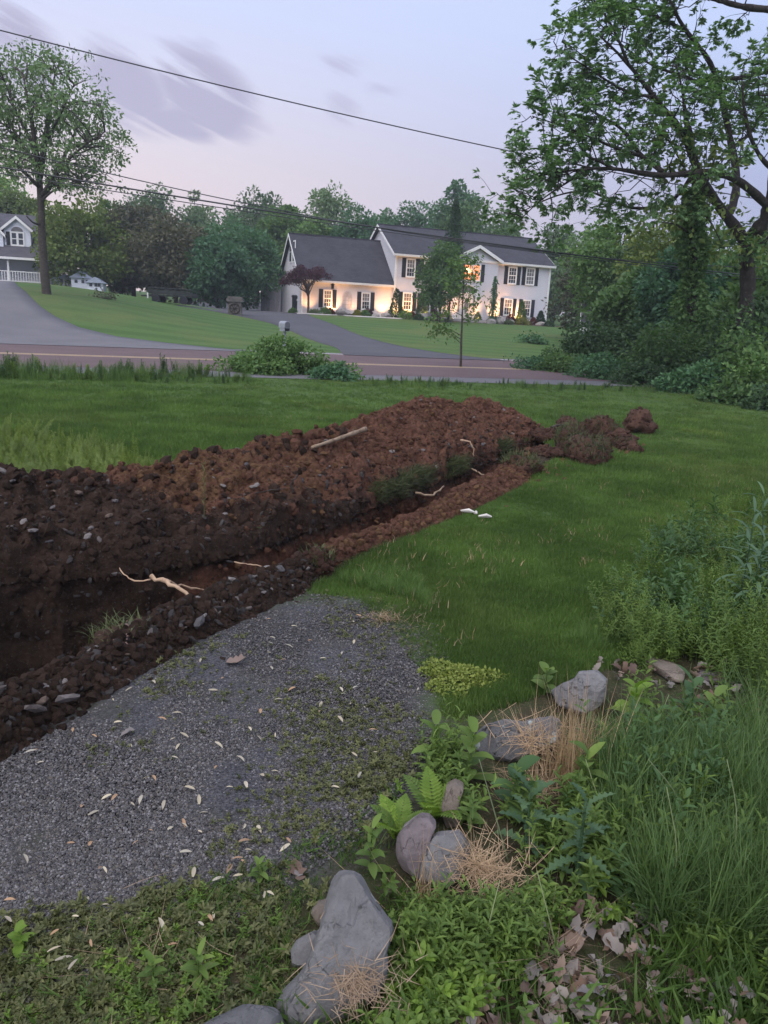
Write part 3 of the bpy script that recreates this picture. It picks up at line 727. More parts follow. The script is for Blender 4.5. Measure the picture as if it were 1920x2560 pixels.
for a, b in ((dx0-sw+.06, dx0-.12), (dx1+.12, dx1+sw-.06)):
    MB().box((a, GY-.03, dz0), (b, GY-.004, dz1)).obj('side_panel', M_DOOR, house)
    MB().box((a+.05, GY-.036, dz0+.55), (b-.05, GY-.0305, dz1-.12)).obj('pane', M_GREY_PANE, house)
MB().box((dx0-1.3, GY-1.5, -.4), (dx1+1.3, GY-.003, dz0-.01)).box((dx0-1.0, GY-1.9, -.4), (dx1+1.0, GY-1.5, dz0-.16)).obj('step', M_CONC, house)
def hloc(x, y, z=0):
    p = HO+HX*x+HY*y; p = p.copy(); p[2] = H(p[0], p[1])+z; return p
# wall lantern on the wing
lx, lz = fc(478, 450, WY)
lan = MB().box((lx-.09, WY-.22, lz-.16), (lx+.09, WY-.04, lz+.16)).prism([(lx-.13, WY-.26, lz+.16), (lx+.13, WY-.26, lz+.16), (lx+.13, WY-.003, lz+.16), (lx-.13, WY-.003, lz+.16)], (0, 0, .05)).ball((lx, WY-.13, lz+.26), .08, 6, 4).obj('wall_lantern', M_SHUT, house)
# shed extension beside the garage: pale panels left of the wing
gx0 = at(652, 764, 72.0); gz0 = float(H(gx0[0], gx0[1]))
ext = thing('pale_panel_enclosure', 'pale weathered panel enclosure beside the garage end of the pale house', 'enclosure', (gx0[0], gx0[1], gz0))
e_far = at(700, 764, 70.0)-gx0; e_far[2] = 0; en = np.array([-e_far[1], e_far[0], 0])/np.linalg.norm(e_far)
M_PANEL = surf_mat('weathered_panel', (.40, .38, .42), (.5, .47, .51), 1.2, .75, (.3, .28, .3), 6, .2, .01)
for k in range(4):
    a, b = e_far*(k/4+.004), e_far*((k+1)/4-.004); hh = (2.5, 2.35, 2.15, 2.05)[k]; h2 = (2.38, 2.2, 2.1, 2.0)[k]
    MB().prism([tuple(a-[0, 0, .3]), tuple(b-[0, 0, .3]), tuple(b+[0, 0, h2]), tuple(a+[0, 0, hh])], tuple(en*.07)).obj('panel', M_PANEL, ext)
MB().prism([tuple(-en*-.08+[0, 0, -.3]), tuple(en*.08+en*2.4+[0, 0, -.3]), tuple(en*.08+en*2.4+[0, 0, 2.4]), tuple(en*.08+[0, 0, 2.5])], (.06, 0, 0)).obj('panel', M_PANEL, ext)

# ------------------------------------------------------------------ garden uplights: fixture, lens and the lamp's own light
M_FIX = plain('black_fixture', (.02, .02, .02), .5)
M_LENS = glow_mat('warm_lens', (1.0, .62, .25), 14)
def uplight(x, y, label, power, spot=True, tilt=.35, ang=95, col_=(1.0, .50, .20)):
    p = hloc(x, y); root = thing('garden_uplight', label, 'garden light', p, (0, 0, HA), 'warm garden lights at the foot of the house')
    MB().tube([(0, 0, -.1), (0, 0, .12)], .02, 6).tube([(0, -.02, .12), (0, .1, .2)], [.07, .09], 8).obj('housing', M_FIX, root)
    MB().tube([(0, .101, .2007), (0, .112, .208)], .08, 8).obj('lens', M_LENS, root)
    ld = bpy.data.lights.new('uplight_lamp', 'SPOT'); ld.energy = power*2.2; ld.color = col_; ld.spot_size = math.radians(ang); ld.spot_blend = .9; ld.shadow_soft_size = .08
    lo = bpy.data.objects.new('lamp', ld); col.objects.link(lo); lo.parent = root; lo.location = (0, .14, .24)
    d = Vector((0, math.cos(math.radians(90)*tilt), math.sin(math.radians(90)*(1-tilt)+.2))); d = Vector((0, 1, 1.6))
    lo.rotation_euler = d.to_track_quat('-Z', 'Y').to_euler()
def lightpx(cx, cy, dy, label, power, **k):
    x, _ = fc(cx, cy, -dy); uplight(x, -dy, label, power, **k)
lightpx(492, 590, .75-WY, 'glowing garden light under the first wing window beside a clipped shrub', 95)
lightpx(600, 598, 1.0-WY, 'glowing garden light in the yellow shrub before the wing', 30)
lightpx(752, 612, .9-WY, 'glowing garden light on a rock left of the tall cone shrub', 75)
lightpx(812, 600, .8, 'glowing garden light behind the tall cone shrub', 90)
lightpx(890, 606, 1.1, 'small glowing garden light by the lower left window of the main house', 90)
lightpx(968, 625, 1.9, 'glowing garden light on the boulder left of the entrance', 45)
lightpx(1110, 622, 1.5, 'glowing garden light left of the entrance step', 170)
lightpx(1235, 625, 1.4, 'glowing garden light right of the entrance step', 230)
lightpx(1352, 642, 1.6, 'bright glowing garden light in front of the round rock by the weeping tree', 150)
lightpx(1330, 620, .9, 'hidden garden light behind the round rock below the right windows', 260)
lightpx(1455, 630, .9, 'glowing garden light behind the yellow shrub below the right windows', 260)
lightpx(1562, 664, 2.2, 'glowing garden light at the far right end of the flower bed', 120)
lightpx(368, 590, 1.0-WY, 'glowing garden light under the dark red maple', 40)
# lit rocks / boulders of the bed
M_BOULDER = surf_mat('bed_boulder', (.22, .2, .19), (.36, .33, .31), 3, .85, (.15, .14, .13), 14, .5, .03)
def rock_mesh(name, seed, size, mat, sub=2, cuts=6, rough=.12):
    me = bpy.data.meshes.new(name); import bmesh
    bm = bmesh.new(); bmesh.ops.create_icosphere(bm, subdivisions=sub, radius=1)
    V = np.array([v.co[:] for v in bm.verts]); rg = np.random.default_rng(seed)
    for _ in range(cuts):
        n = rg.normal(size=3); n /= np.linalg.norm(n); d = rg.uniform(.55, .85); e = V@n-d; V = np.where((e > 0)[:, None], V-n*e[:, None]*.92, V)
    V = V*(1+rough*fbm(V*1.7+seed, 3, seed)[:, None])*np.asarray(size)
    for v, c in zip(bm.verts, V): v.co = c
    bm.to_mesh(me); bm.free(); me.materials.append(mat)
    me.polygons.foreach_set('use_smooth', np.full(len(me.polygons), sub > 2))
    return me
for i, (cx, cy, dy, s, lab) in enumerate([(545, 600, 1.2-WY, (.85, .5, .42), 'long pale boulder lying below the arch trellis'), (755, 622, 1.5-WY, (.7, .5, .3), 'flat boulder lit orange at the left foot of the tall cone shrub'),
      (700, 625, 1.8-WY, (.5, .4, .22), 'low dark boulder in the bed left of the lit boulder'), (955, 628, 2.3, (.75, .5, .4), 'rounded boulder in the bed left of the entrance'), (1060, 655, 3.2, (.9, .6, .28), 'flat stone slab on the lawn edge before the entrance'),
      (1335, 640, 1.3, (.7, .5, .45), 'round pale boulder lit by a garden light near the weeping tree'), (1300, 655, 2.4, (.45, .4, .28), 'small grey boulder left of the round pale boulder'), (1400, 655, 2.2, (.55, .4, .3), 'grey boulder right of the round pale boulder'),
      (1555, 668, 1.9, (.7, .4, .28), 'low boulder lit orange at the right end of the bed')]):
    x, _ = fc(cx, cy, -dy); o = ob('boulder', rock_mesh('boulder', 40+i, s, M_BOULDER), None, hloc(x, -dy, s[2]*.45), (0, 0, HA+i)); tag(o, lab, 'boulder', 'boulders in the flower bed')
# mulch bed and its pale edging
def bed(x0, x1, y0, y1, mat, name, z):
    n = 60; xs = np.linspace(x0, x1, n); k = 5; rows = []
    for t in np.linspace(0, 1, k):
        q = []
        for x in xs:
            y = y0*(1-t)+(y1+.35*math.sin(x*.9)+.25*math.sin(x*2.3+1))*t if t > 0 else y0
            p = hloc(x, y); q.append((p[0], p[1], p[2]+z*(1 if t < 1 else .2)))
        rows.append(q)
    V = np.array(rows).reshape(-1, 3); i = np.arange(k-1)[:, None]; j = np.arange(n-1)[None]
    F = np.stack([i*n+j, i*n+j+1, (i+1)*n+j+1, (i+1)*n+j], -1).reshape(-1, 4)[:, ::-1]
    return tag(ob(name, mesh(name, V, F, mat, True)), kind='structure')
M_MULCH = surf_mat('bark_mulch', (.035, .022, .017), (.07, .045, .034), 8, .95, (.11, .08, .06), 40, .8, .02, 60)
bed(WX0-1.2, MW+1.2, .1, -2.4, M_MULCH, 'mulch_bed', .06)
bed(WX0-1.2, -.2, -2.2, -2.75, M_CONC, 'bed_edging', .09)
# trash bin by the garage
tb = at(742, 772, 65.5); tbz = float(H(tb[0], tb[1]))+.035
bin_ = thing('wheeled_bin', 'black wheeled rubbish bin standing on the driveway by the garage', 'bin', (tb[0], tb[1], tbz), (0, 0, HA))
MB().prism([(-.29, -.32, .05), (.29, -.32, .05), (.34, -.4, 1.25), (-.34, -.4, 1.25)], (0, .75, 0)).obj('body', M_SHUT, bin_)
MB().prism([(-.37, -.45, 1.25), (-.37, .42, 1.25), (-.37, .42, 1.36), (-.37, -.1, 1.42), (-.37, -.45, 1.32)], (.74, 0, 0)).obj('lid', M_SHUT, bin_)
for s in (-1, 1): MB().tube([(s*.31, .35, .13), (s*.37, .35, .13)], .13, 10).obj('wheel', M_SHUT, bin_)
MB().box((-.12, -.405, .95), (.12, -.392, 1.1)).obj('sticker', M_TRIM, bin_)

# ------------------------------------------------------------------ mailbox across the road
mp = gp(711, 868); mbx = thing('mailbox', 'grey plastic mailbox with paper slot on a post beside the dark driveway', 'mailbox', mp, (0, 0, math.atan2(RD[1], RD[0])+.25))
M_MAIL = surf_mat('grey_plastic', (.25, .26, .30), (.3, .31, .35), 4, .5, None, 0, .05, .002)
MB().box((-.05, -.05, -.2), (.05, .05, .68)).obj('post', M_MAIL, mbx)
zb = .68
MB().box((-.13, -.24, zb), (.13, .24, zb+.14)).obj('paper_slot', M_MAIL, mbx)
MB().box((-.10, -.252, zb+.02), (.10, -.2405, zb+.12)).obj('slot_dark_plate', M_SHUT, mbx)  # black plate on the face paints the slot's dark inside
arch = [(-.15, -.29, zb+.145), (.15, -.29, zb+.145)]+[(.15*math.cos(a), -.29, zb+.30+.13*math.sin(a)) for a in np.linspace(0, math.pi, 12)]
MB().prism(arch, (0, .58, 0)).obj('box', M_MAIL, mbx, smooth=False)
arch2 = [(x*.8, -.302, zb+.30+(z-zb-.30)*.8) for x, y, z in arch]
MB().prism(arch2, (0, .011, 0)).obj('door', plain('mail_door', (.12, .12, .14), .5), mbx)
MB().box((.151, -.1, zb+.2), (.165, -.07, zb+.42)).obj('flag', plain('flag_red', (.25, .05, .04), .5), mbx)

# stone pillar with a wheel
sp = gp(588, 787); pil = thing('stone_pillar', 'squat stone drive pillar with a round wheel on its face and flat cap', 'pillar', sp, (0, 0, .12))
M_STONE = surf_mat('pillar_stone', (.10, .09, .085), (.17, .155, .14), 3, .9, (.07, .065, .06), 9, .8, .03, 12)
sk = .5
MB().box((-.42, -.42, -.2), (.42, .42, .82)).obj('body', M_STONE, pil)
MB().box((-.52, -.52, .82), (.52, .52, 1.02)).box((-.45, -.45, 1.02), (.45, .45, 1.14)).obj('cap', M_STONE, pil)
whl = MB().tube([(.31*math.cos(a), -.47, .40+.31*math.sin(a)) for a in np.linspace(0, 2*math.pi, 25)], .04, 6).obj('wheel', M_BARK_D, pil)
sp_ = MB(); sp_.ball((0, -.47, .40), .07, 6, 4)
for a in np.linspace(0, math.pi, 5)[:-1]: sp_.tube([(-.29*math.cos(a), -.45, .40-.29*math.sin(a)), (.29*math.cos(a), -.45, .40+.29*math.sin(a))], .02, 4)
sp_.obj('spoke', M_BARK_D, whl)

# dark utility trailer on the lawn
tp = gp(432, 760); trl = thing('utility_trailer', 'dark flat utility trailer parked on the lawn before the trees', 'trailer', tp, (0, 0, .05))
M_DARK = surf_mat('dark_painted_metal', (.022, .026, .026), (.04, .045, .045), 4, .6, None, 0, .1, .004)
MB().box((-1.45, -.8, .48), (1.5, .8, .56)).obj('deck', M_DARK, trl)
for yy in (-.8, .8):
    r_ = MB()
    r_.tube([(-1.45, yy, .98), (1.1, yy, .98)], .03, 5)
    for xx in (-1.45, -.8, -.15, .5, 1.1): r_.tube([(xx, yy, .5), (xx, yy, .98)], .025, 5)
    r_.box((-1.45, yy-.02, .6), (1.1, yy+.02, .86))
    r_.obj('side_rail', M_DARK, trl)
MB().box((1.1, -.8, .5), (1.5, .8, .74)).obj('ramp', M_DARK, trl)
for xx in (-.9, .9):
    for yy in (-.88, .88): MB().tube([(xx, yy-.08, .27), (xx, yy+.08, .27)], .27, 12).obj('wheel', M_SHUT, trl)
MB().tube([(-1.45, 0, .48), (-2.1, 0, .45)], .05, 6).obj('drawbar', M_DARK, trl)
MB().box((-1.5, -.84, .3), (-1.42, -.72, .66)).obj('reflector', M_TRIM, trl)

# ------------------------------------------------------------------ neighbour's house far left
np_ = at(-60, 690, 64.0); nz = float(H(np_[0], np_[1]))
nh = thing('house', 'white house with steep grey roof, arched-window dormer and porch, at the far left', 'house', (np_[0], np_[1], nz), (0, 0, .28))
M_ROOF2 = shingle('grey_shingles', (.085, .08, .098), (.11, .105, .122)); M_SID2 = siding('white_siding', (.66, .67, .74))
m = MB(); m.prism([(-7, 2.2, -.6), (-7, 9, -.6), (-7, 9, 2.9), (-7, 5.6, 5.6), (-7, 2.2, 2.9)], (12.3, 0, 0)); m.obj('wall', M_SID2, nh)
MB().prism([(-7.3, -.2, 1.98), (-7.3, 5.6, 5.72), (-7.3, 5.6, 5.86), (-7.3, -.2, 2.12)], (12.9, 0, 0)).obj('roof', M_ROOF2, nh)
MB().prism([(-7.3, 9.3, 2.6), (-7.3, 5.6, 5.72), (-7.3, 5.6, 5.86), (-7.3, 9.3, 2.74)], (12.9, 0, 0)).obj('roof', M_ROOF2, nh)
MB().box((-7.3, -.3, 1.9), (5.6, -.2, 2.08)).obj('fascia', M_TRIM, nh)
# porch
MB().box((-7, 0, -.4), (5.4, 2.2, .12)).obj('porch_floor', M_CONC, nh)
for xx in (-3.2, -.4, 2.4, 5.2): MB().box((xx-.07, .02, .12), (xx+.07, .16, 1.95)).obj('post', M_TRIM, nh)
rl = MB().box((-7, .06, .95), (5.2, .12, 1.02)).box((-7, .06, .2), (5.2, .12, .26))
rl.obj('rail', M_TRIM, nh)
pk = None
for k in range(60):
    xx = -6.9+k*.2
    if pk is None: pk = MB().box((-.03, .07, .26), (.03, .11, .95)).mesh('picket', M_TRIM)
    ob('picket', pk, nh, (xx, 0, 0))
# dormer with arched window, and the big front gable left of it
def dormer(x0, x1, y, z0, ze, zr, win=True):
    xm = (x0+x1)/2
    MB().prism([(x0, y, z0), (x1, y, z0), (x1, y, ze), (xm, y, zr), (x0, y, ze)], (0, 3.2, 0)).obj('dormer_wall', M_SID2, nh)
    for xe in (x0-.22, x1+.22):
        zz = ze-.22*(zr-ze)/(xm-x0)
        MB().prism([(xe, y-.25, zz), (xm, y-.25, zr), (xm, y-.25, zr+.12), (xe, y-.25, zz+.12)], (0, 3.4, 0)).obj('roof', M_ROOF2, nh)
        MB().prism([(xe, y-.29, zz-.1), (xm, y-.29, zr-.1), (xm, y-.29, zr+.14), (xe, y-.29, zz+.14)], (0, .035, 0)).obj('rake_board', M_TRIM, nh)
    if win:
        window(xm-.45, xm+.45, z0+.25, z0+1.2, y, cols=1, rows=1, parent=nh, double=True, dark_lower=True)
        MB().prism([(xm-.45*math.cos(a), y-.05, z0+1.3+.36*math.sin(a)) for a in np.linspace(0, math.pi, 12)], (0, .04, 0)).obj('arched_pane', M_GREY_PANE, nh)
        MB().box((xm-.85, y-.03, z0+.2), (xm-.56, y-.003, z0+1.25)).obj('shutter', M_SHUT, nh)
dormer(2.05, 4.05, 1.2, 2.85, 4.35, 5.2)
dormer(-3.6, 2.0, 1.0, 2.2, 3.9, 6.9, False)
# small white play house behind the trees
for (cx, cy, Y, w, hh, lab) in [(205, 718, 64, .8, .85, 'small white gabled playhouse behind the left tree'), (238, 722, 63, .6, .6, 'low white shed half hidden by trunks, right of the playhouse'), (163, 705, 66, .5, .7, 'little white shed in the dark, left of the playhouse')]:
    p = at(cx, cy, Y); p[2] = H(p[0], p[1]); sh = thing('playhouse', lab, 'shed', p, (0, 0, .2))
    MB().box((-w, 0, -.3), (w, 1.6, hh)).obj('wall', M_SID2, sh)
    MB().prism([(-w-.15, -.2, hh), (w+.15, -.2, hh), (0, -.2, hh+w*.75)], (0, 2.0, 0)).obj('roof', surf_mat('pale_blue_roof', (.3, .33, .42), (.36, .39, .48), 3, .8, None, 0, .1), sh)
    for k in (-.55, .1, .5): MB().box((w*k-.1, -.03, hh*.55), (w*k+.12, -.003, hh*.55+.26)).obj('window', M_GLASS, sh)
# house hidden in the trees on the right
rp = at(1640, 775, 48.0); rz = float(H(rp[0], rp[1])); rh = thing('house', 'low house with grey roof and white eave glimpsed between the trees on the right', 'house', (rp[0], rp[1], rz), (0, 0, HA-.55))
MB().prism([(-4, 0, -.5), (-4, 6, -.5), (-4, 6, 1.1), (-4, 3, 2.6), (-4, 0, 1.1)], (7.5, 0, 0)).obj('wall', siding('green_siding', (.16, .2, .18)), rh)
MB().prism([(-4.3, -.4, 1.0), (-4.3, 3, 2.7), (-4.3, 3, 2.84), (-4.3, -.4, 1.14)], (8.1, 0, 0)).obj('roof', M_ROOF2, rh)
MB().prism([(-4.33, -.45, .9), (-4.33, 3, 2.62), (-4.33, 3, 2.86), (-4.33, -.45, 1.16)], (.03, 0, 0)).obj('rake_board', M_TRIM, rh)
MB().box((-4.3, -.46, .93), (3.8, -.405, 1.15)).obj('fascia', M_TRIM, rh)

# ------------------------------------------------------------------ overhead wires along the road
M_WIRE = plain('wire', (.05, .05, .055), .6)
def wire(name, label, pts, V, r=.016):
    P = []
    for px, py in pts:
        d = ray(px, py); n2 = np.array([RN[0], RN[1], 0]); P.append(EYE+d*((V-EYE@n2)/(d@n2)))
    P = np.array(P); U = P@np.array([RD[0], RD[1], 0]); A = np.polyfit(U, P[:, 2], 2)
    Us = np.linspace(U.min()-6, U.max()+30, 60); x, y = XY(Us, V)
    tag(MB().tube(np.c_[x, y, np.polyval(A, Us)], r, 5).obj(name, M_WIRE), label, 'wire', 'overhead utility wires along the road')
wire('utility_wire', 'highest overhead wire, crossing the open sky alone', [(0, 78), (405, 174), (810, 278), (1157, 353), (1348, 393)], 20.0, .015)
wire('utility_wire', 'middle overhead wire, thinner and just above the lowest pair', [(278, 437), (579, 498), (960, 575), (1377, 631)], 20.6, .012)
wire('utility_wire', 'thick lower overhead wire, upper one of the lowest pair', [(120, 438), (278, 467), (463, 492), (741, 538), (960, 573), (1370, 628)], 20.3, .019)
wire('utility_wire', 'thin lowest overhead wire just beneath the thick one', [(120, 452), (278, 480), (463, 504), (741, 547), (960, 580), (1370, 634)], 20.1, .011)
# ------------------------------------------------------------------ leaves, trunks, trees
def leaf_quads(P, A, Nn, ln, wd, fold=.0):
    """rhombic leaves: base points P, axis A, normal Nn, length ln, width wd (arrays) -> verts, quads"""
    A = A/(np.linalg.norm(A, axis=1)[:, None]+1e-9); S = np.cross(A, Nn); S /= np.linalg.norm(S, axis=1)[:, None]+1e-9
    ln = np.broadcast_to(ln, (len(P),))[:, None]; wd = np.broadcast_to(wd, (len(P),))[:, None]; Up = np.cross(S, A)
    V = np.stack([P, P+A*ln*.45+S*wd*.5+Up*wd*fold, P+A*ln, P+A*ln*.45-S*wd*.5+Up*wd*fold], 1).reshape(-1, 3)
    F = np.arange(len(P)*4).reshape(-1, 4)
    return V, F
def rdir(n, rg): v = rg.normal(size=(n, 3)); return v/np.linalg.norm(v, axis=1)[:, None]
def leaf_mesh(name, P, rg, size, mat, up=.5, down=.0, aspect=.55, out=None):
    n = len(P); A = rdir(n, rg)
    if out is not None: A = A*.8+out
    A[:, 2] -= down; Nn = rdir(n, rg)+np.array([0, 0, up*2])
    ln = size*rg.uniform(.6, 1.35, n)
    V, F = leaf_quads(P, A, Nn, ln, ln*aspect, .12)
    return mesh(name, V, F, mat, False, {'rnd': np.repeat(rg.uniform(0, 1, n), 4)})
def limb_path(a, b, rg, sag=.12, n=6, wob=.05):
    a = np.asarray(a, float); b = np.asarray(b, float); t = np.linspace(0, 1, n)[:, None]; L_ = np.linalg.norm(b-a)
    P = a*(1-t)+b*t; P[:, 2] += sag*L_*np.sin(np.pi*t[:, 0])*.6
    w = rg.normal(size=(n, 3))*wob*L_; w[0] = 0; w[-1] = 0; return P+w
def crown_clumps(rg, n, c, r, hollow=.45, flat=1.0):
    d = rdir(n, rg); q = rg.uniform(hollow, 1.0, n)**.6
    return np.asarray(c)+d*np.asarray(r)*q[:, None]
def broad_tree(name, label, group, base, height, width, seed, mat, bark, cb=.15, nclump=46, nleaf=170, leaf=.33, clump_r=.17, trunk_r=None, top=.5, cat='tree', lean=0, hollow=.45, limbs=14, egg=0.0, squash=.8):
    rg = np.random.default_rng(seed); base = np.asarray(base, float)
    root = thing(name, label, cat, base, (0, 0, 0), group)
    cz0 = height*cb; ch = height-cz0; c = np.array([lean*height, 0, cz0+ch*.5]); r = np.array([width/2, width/2*.95, ch/2])
    C = crown_clumps(rg, nclump, (0, 0, 0), (1, 1, 1), hollow)
    C *= np.clip(1+.16*rg.normal(size=(nclump, 1)), .7, 1.07)
    k = 1-egg*C[:, 2:3]; C[:, :2] *= k
    C = c+C*r*(1-clump_r*.7)
    R = clump_r*width*.5*2*rg.uniform(.6, 1.35, nclump)
    tr = trunk_r or height*.022
    T = MB(); tp = np.array([[0, 0, -.3], [0, 0, height*.1], [lean*height*.4+rg.normal()*.1, rg.normal()*.1, height*.35], [lean*height*.8, 0, height*.6], [lean*height, 0, height*.86]])
    T.tube(resample(smooth_line(tp), 9), np.linspace(tr*1.25, tr*.18, 9), 7)
    for i in rg.permutation(nclump)[:limbs]:
        zs = min(C[i, 2]*.75, height*.7)*rg.uniform(.6, 1); k = np.clip(zs/(height*.86), 0, 1)
        p0 = np.array([lean*height*k, 0, zs]); T.tube(limb_path(p0, C[i], rg), np.linspace(tr*.42*(1-k*.6), tr*.08, 6), 5)
    T.obj('trunk', bark, root, True)
    pts = []; outs = []
    for i in range(nclump):
        m = int(nleaf*rg.uniform(.7, 1.3)); d = rdir(m, rg); q = rg.uniform(.25, 1, m)**.5
        pts.append(C[i]+d*q[:, None]*R[i]*np.array([1, 1, squash])); outs.append(d)
    P = np.concatenate(pts); O = np.concatenate(outs)
    P[:, 2] = np.maximum(P[:, 2], .05)
    ob('crown', leaf_mesh('crown', P, rg, leaf, mat, .45, .15, .6, O*.7), root)
    return root
LEAF = {
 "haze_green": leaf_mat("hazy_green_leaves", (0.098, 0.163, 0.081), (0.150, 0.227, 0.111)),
 'mid': leaf_mat('mid_green_leaves', (0.065, 0.133, 0.044), (0.125, 0.212, 0.069)),
 'bright': leaf_mat('bright_green_leaves', (0.111, 0.212, 0.044), (0.181, 0.312, 0.073)),
 'olive': leaf_mat('olive_green_leaves', (0.096, 0.142, 0.036), (0.172, 0.217, 0.060)),
 'dark': leaf_mat('dark_green_leaves', (0.033, 0.070, 0.034), (0.069, 0.125, 0.052)),
 'bluish': leaf_mat('blue_green_leaves', (0.056, 0.133, 0.069), (0.105, 0.212, 0.105)),
 'brown': leaf_mat('brownish_dark_leaves', (0.069, 0.073, 0.052), (0.125, 0.121, 0.085)),
 'maroon': leaf_mat('maroon_maple_leaves', (0.046, 0.016, 0.028), (0.096, 0.031, 0.050)),
 'red': leaf_mat('red_shrub_leaves', (.085, .022, .016), (.15, .045, .03)),
 'yellow': leaf_mat('yellow_shrub_leaves', (.16, .17, .03), (.26, .25, .05)),
 'pale': leaf_mat('pale_green_leaves', (0.098, 0.137, 0.072), (0.156, 0.195, 0.104)),
}
M_BARK = surf_mat('grey_brown_bark', (.045, .036, .03), (.075, .062, .052), 4, .92, (.11, .10, .085), 14, .9, .03, 18)
def tree_px(cx, ytop, wpx, Y, ybase=None):
    b = at(cx, 760, Y); b[2] = H(b[0], b[1]); t = at(cx, ytop, Y)
    return b, float(t[2]-b[2]), wpx*Y/FPX
FOREST = [ # cx, ytop, width px, depth, leaf, label
 (-25, 400, 190, 92, 'bright', 'bright green tree at the left edge behind the grey roof'),
 (60, 470, 150, 80, 'olive', 'olive tree behind the trunk of the tall left tree'),
 (215, 488, 215, 66, 'olive', 'broad olive green tree right of the tall left trunk'),
 (290, 500, 140, 74, 'mid', 'dim green tree filling the gap right of the olive tree'),
 (335, 505, 190, 72, 'brown', 'dull grey-green tree at the dark middle of the treeline'),
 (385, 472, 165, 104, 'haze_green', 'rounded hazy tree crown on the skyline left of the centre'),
 (440, 545, 190, 68, 'brown', 'brownish bushy tree above the dark trailer'),
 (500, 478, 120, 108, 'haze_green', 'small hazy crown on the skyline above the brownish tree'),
 (590, 553, 190, 70, 'bluish', 'full rounded green tree left of the garage wing'),
 (545, 590, 150, 66, 'bluish', 'lower green tree in front of the rounded one, above the stone pillar'),
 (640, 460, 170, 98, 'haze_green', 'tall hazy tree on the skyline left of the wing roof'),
 (700, 500, 130, 88, 'mid', 'green tree rising behind the left gable of the wing'),
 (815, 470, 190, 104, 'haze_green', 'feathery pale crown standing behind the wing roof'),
 (760, 540, 150, 86, 'mid', 'low green tree just behind the wing ridge'),
 (880, 530, 150, 88, 'bluish', 'low green tree behind the junction of the two roofs'),
 (955, 490, 120, 106, 'bluish', 'dark rounded tree on the skyline behind the main gable'),
 (1035, 480, 130, 108, 'bluish', 'dark green tree left of the tallest crown behind the house'),
 (1120, 437, 150, 100, 'bluish', 'tallest crown on the skyline behind the middle of the main roof'),
 (1175, 500, 210, 96, 'mid', 'broad green tree behind the right half of the main roof'),
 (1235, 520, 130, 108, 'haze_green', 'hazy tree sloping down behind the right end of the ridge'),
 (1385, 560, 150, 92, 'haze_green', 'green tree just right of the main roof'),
]
for i, (cx, yt, w, Y, lk, lab) in enumerate(FOREST):
    b, h, wd = tree_px(cx, yt, w, Y)
    broad_tree('broadleaf_tree', lab, 'trees of the treeline behind the houses', b, h, wd*1.08, 100+i, LEAF[lk], M_BARK, cb=.04, nclump=70, nleaf=150, leaf=.42 if Y > 80 else .34, clump_r=.15, egg=.08 if h/wd < 1.6 else .18, limbs=10, hollow=.5)
# far wood beyond, one mass
def far_wood():
    rg = np.random.default_rng(5); P = []
    for k in range(260):
        a = rg.uniform(-60, 60); Y = rg.uniform(118, 150); x = math.tan(math.radians(a))*Y; h = rg.uniform(9.5, 13.0)
        n = 170; d = rdir(n, rg); q = rg.uniform(.4, 1, n)**.5; P.append(np.array([x, Y, float(H(x, Y))+h*.5])+d*q[:, None]*np.array([3.6, 3.6, h*.52]))
    P = np.concatenate(P)
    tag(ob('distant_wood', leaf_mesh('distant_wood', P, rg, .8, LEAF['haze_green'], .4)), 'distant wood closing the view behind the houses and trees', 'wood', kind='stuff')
far_wood()

# tall open tree at left
def open_tree(name, label, base, height, limbs, clumps, seed, mat, bark, tr, nleaf, leaf, spread, group=None):
    rg = np.random.default_rng(seed); root = thing(name, label, 'tree', base, None, group); base = np.asarray(base)
    T = MB()
    for pts, r0, r1 in limbs:
        P = resample(smooth_line(np.array(pts)-base), 14); T.tube(P, np.linspace(r0, r1, 14), 7)
    allp = np.concatenate([resample(np.array(p)-base, 30) for p, _, _ in limbs])
    P = []; O = []
    for c in clumps:
        c = np.asarray(c)-base; d = np.linalg.norm(allp-c-[0, 0, -.6], axis=1); k = allp[np.argmin(d+np.where(allp[:, 2] > c[2], 2, 0))]
        T.tube(limb_path(k, c, rg, .08, 5, .05), np.linspace(.05, .012, 5), 4, False)
        for s in range(4):
            e = c+rdir(1, rg)[0]*spread*rg.uniform(.5, 1.1); T.tube(limb_path(c, e, rg, .1, 4, .05), np.linspace(.014, .005, 4), 3, False)
            m = int(nleaf/4*rg.uniform(.6, 1.4)); d = rdir(m, rg); P.append(e+d*rg.uniform(.2, 1, (m, 1))*spread*.55*np.array([1, 1, .7])); O.append(d)
    T.obj('trunk', bark, root, True); P = np.concatenate(P); O = np.concatenate(O)
    ob('crown', leaf_mesh('crown', P, rg, leaf, mat, .3, .35, .5, O*.5), root); return root
LT = gp(118, 735); YL = LT[1]
def atd(px, py, Y0, dy): return at(px, py, Y0+dy)
_rg = np.random.default_rng(17)
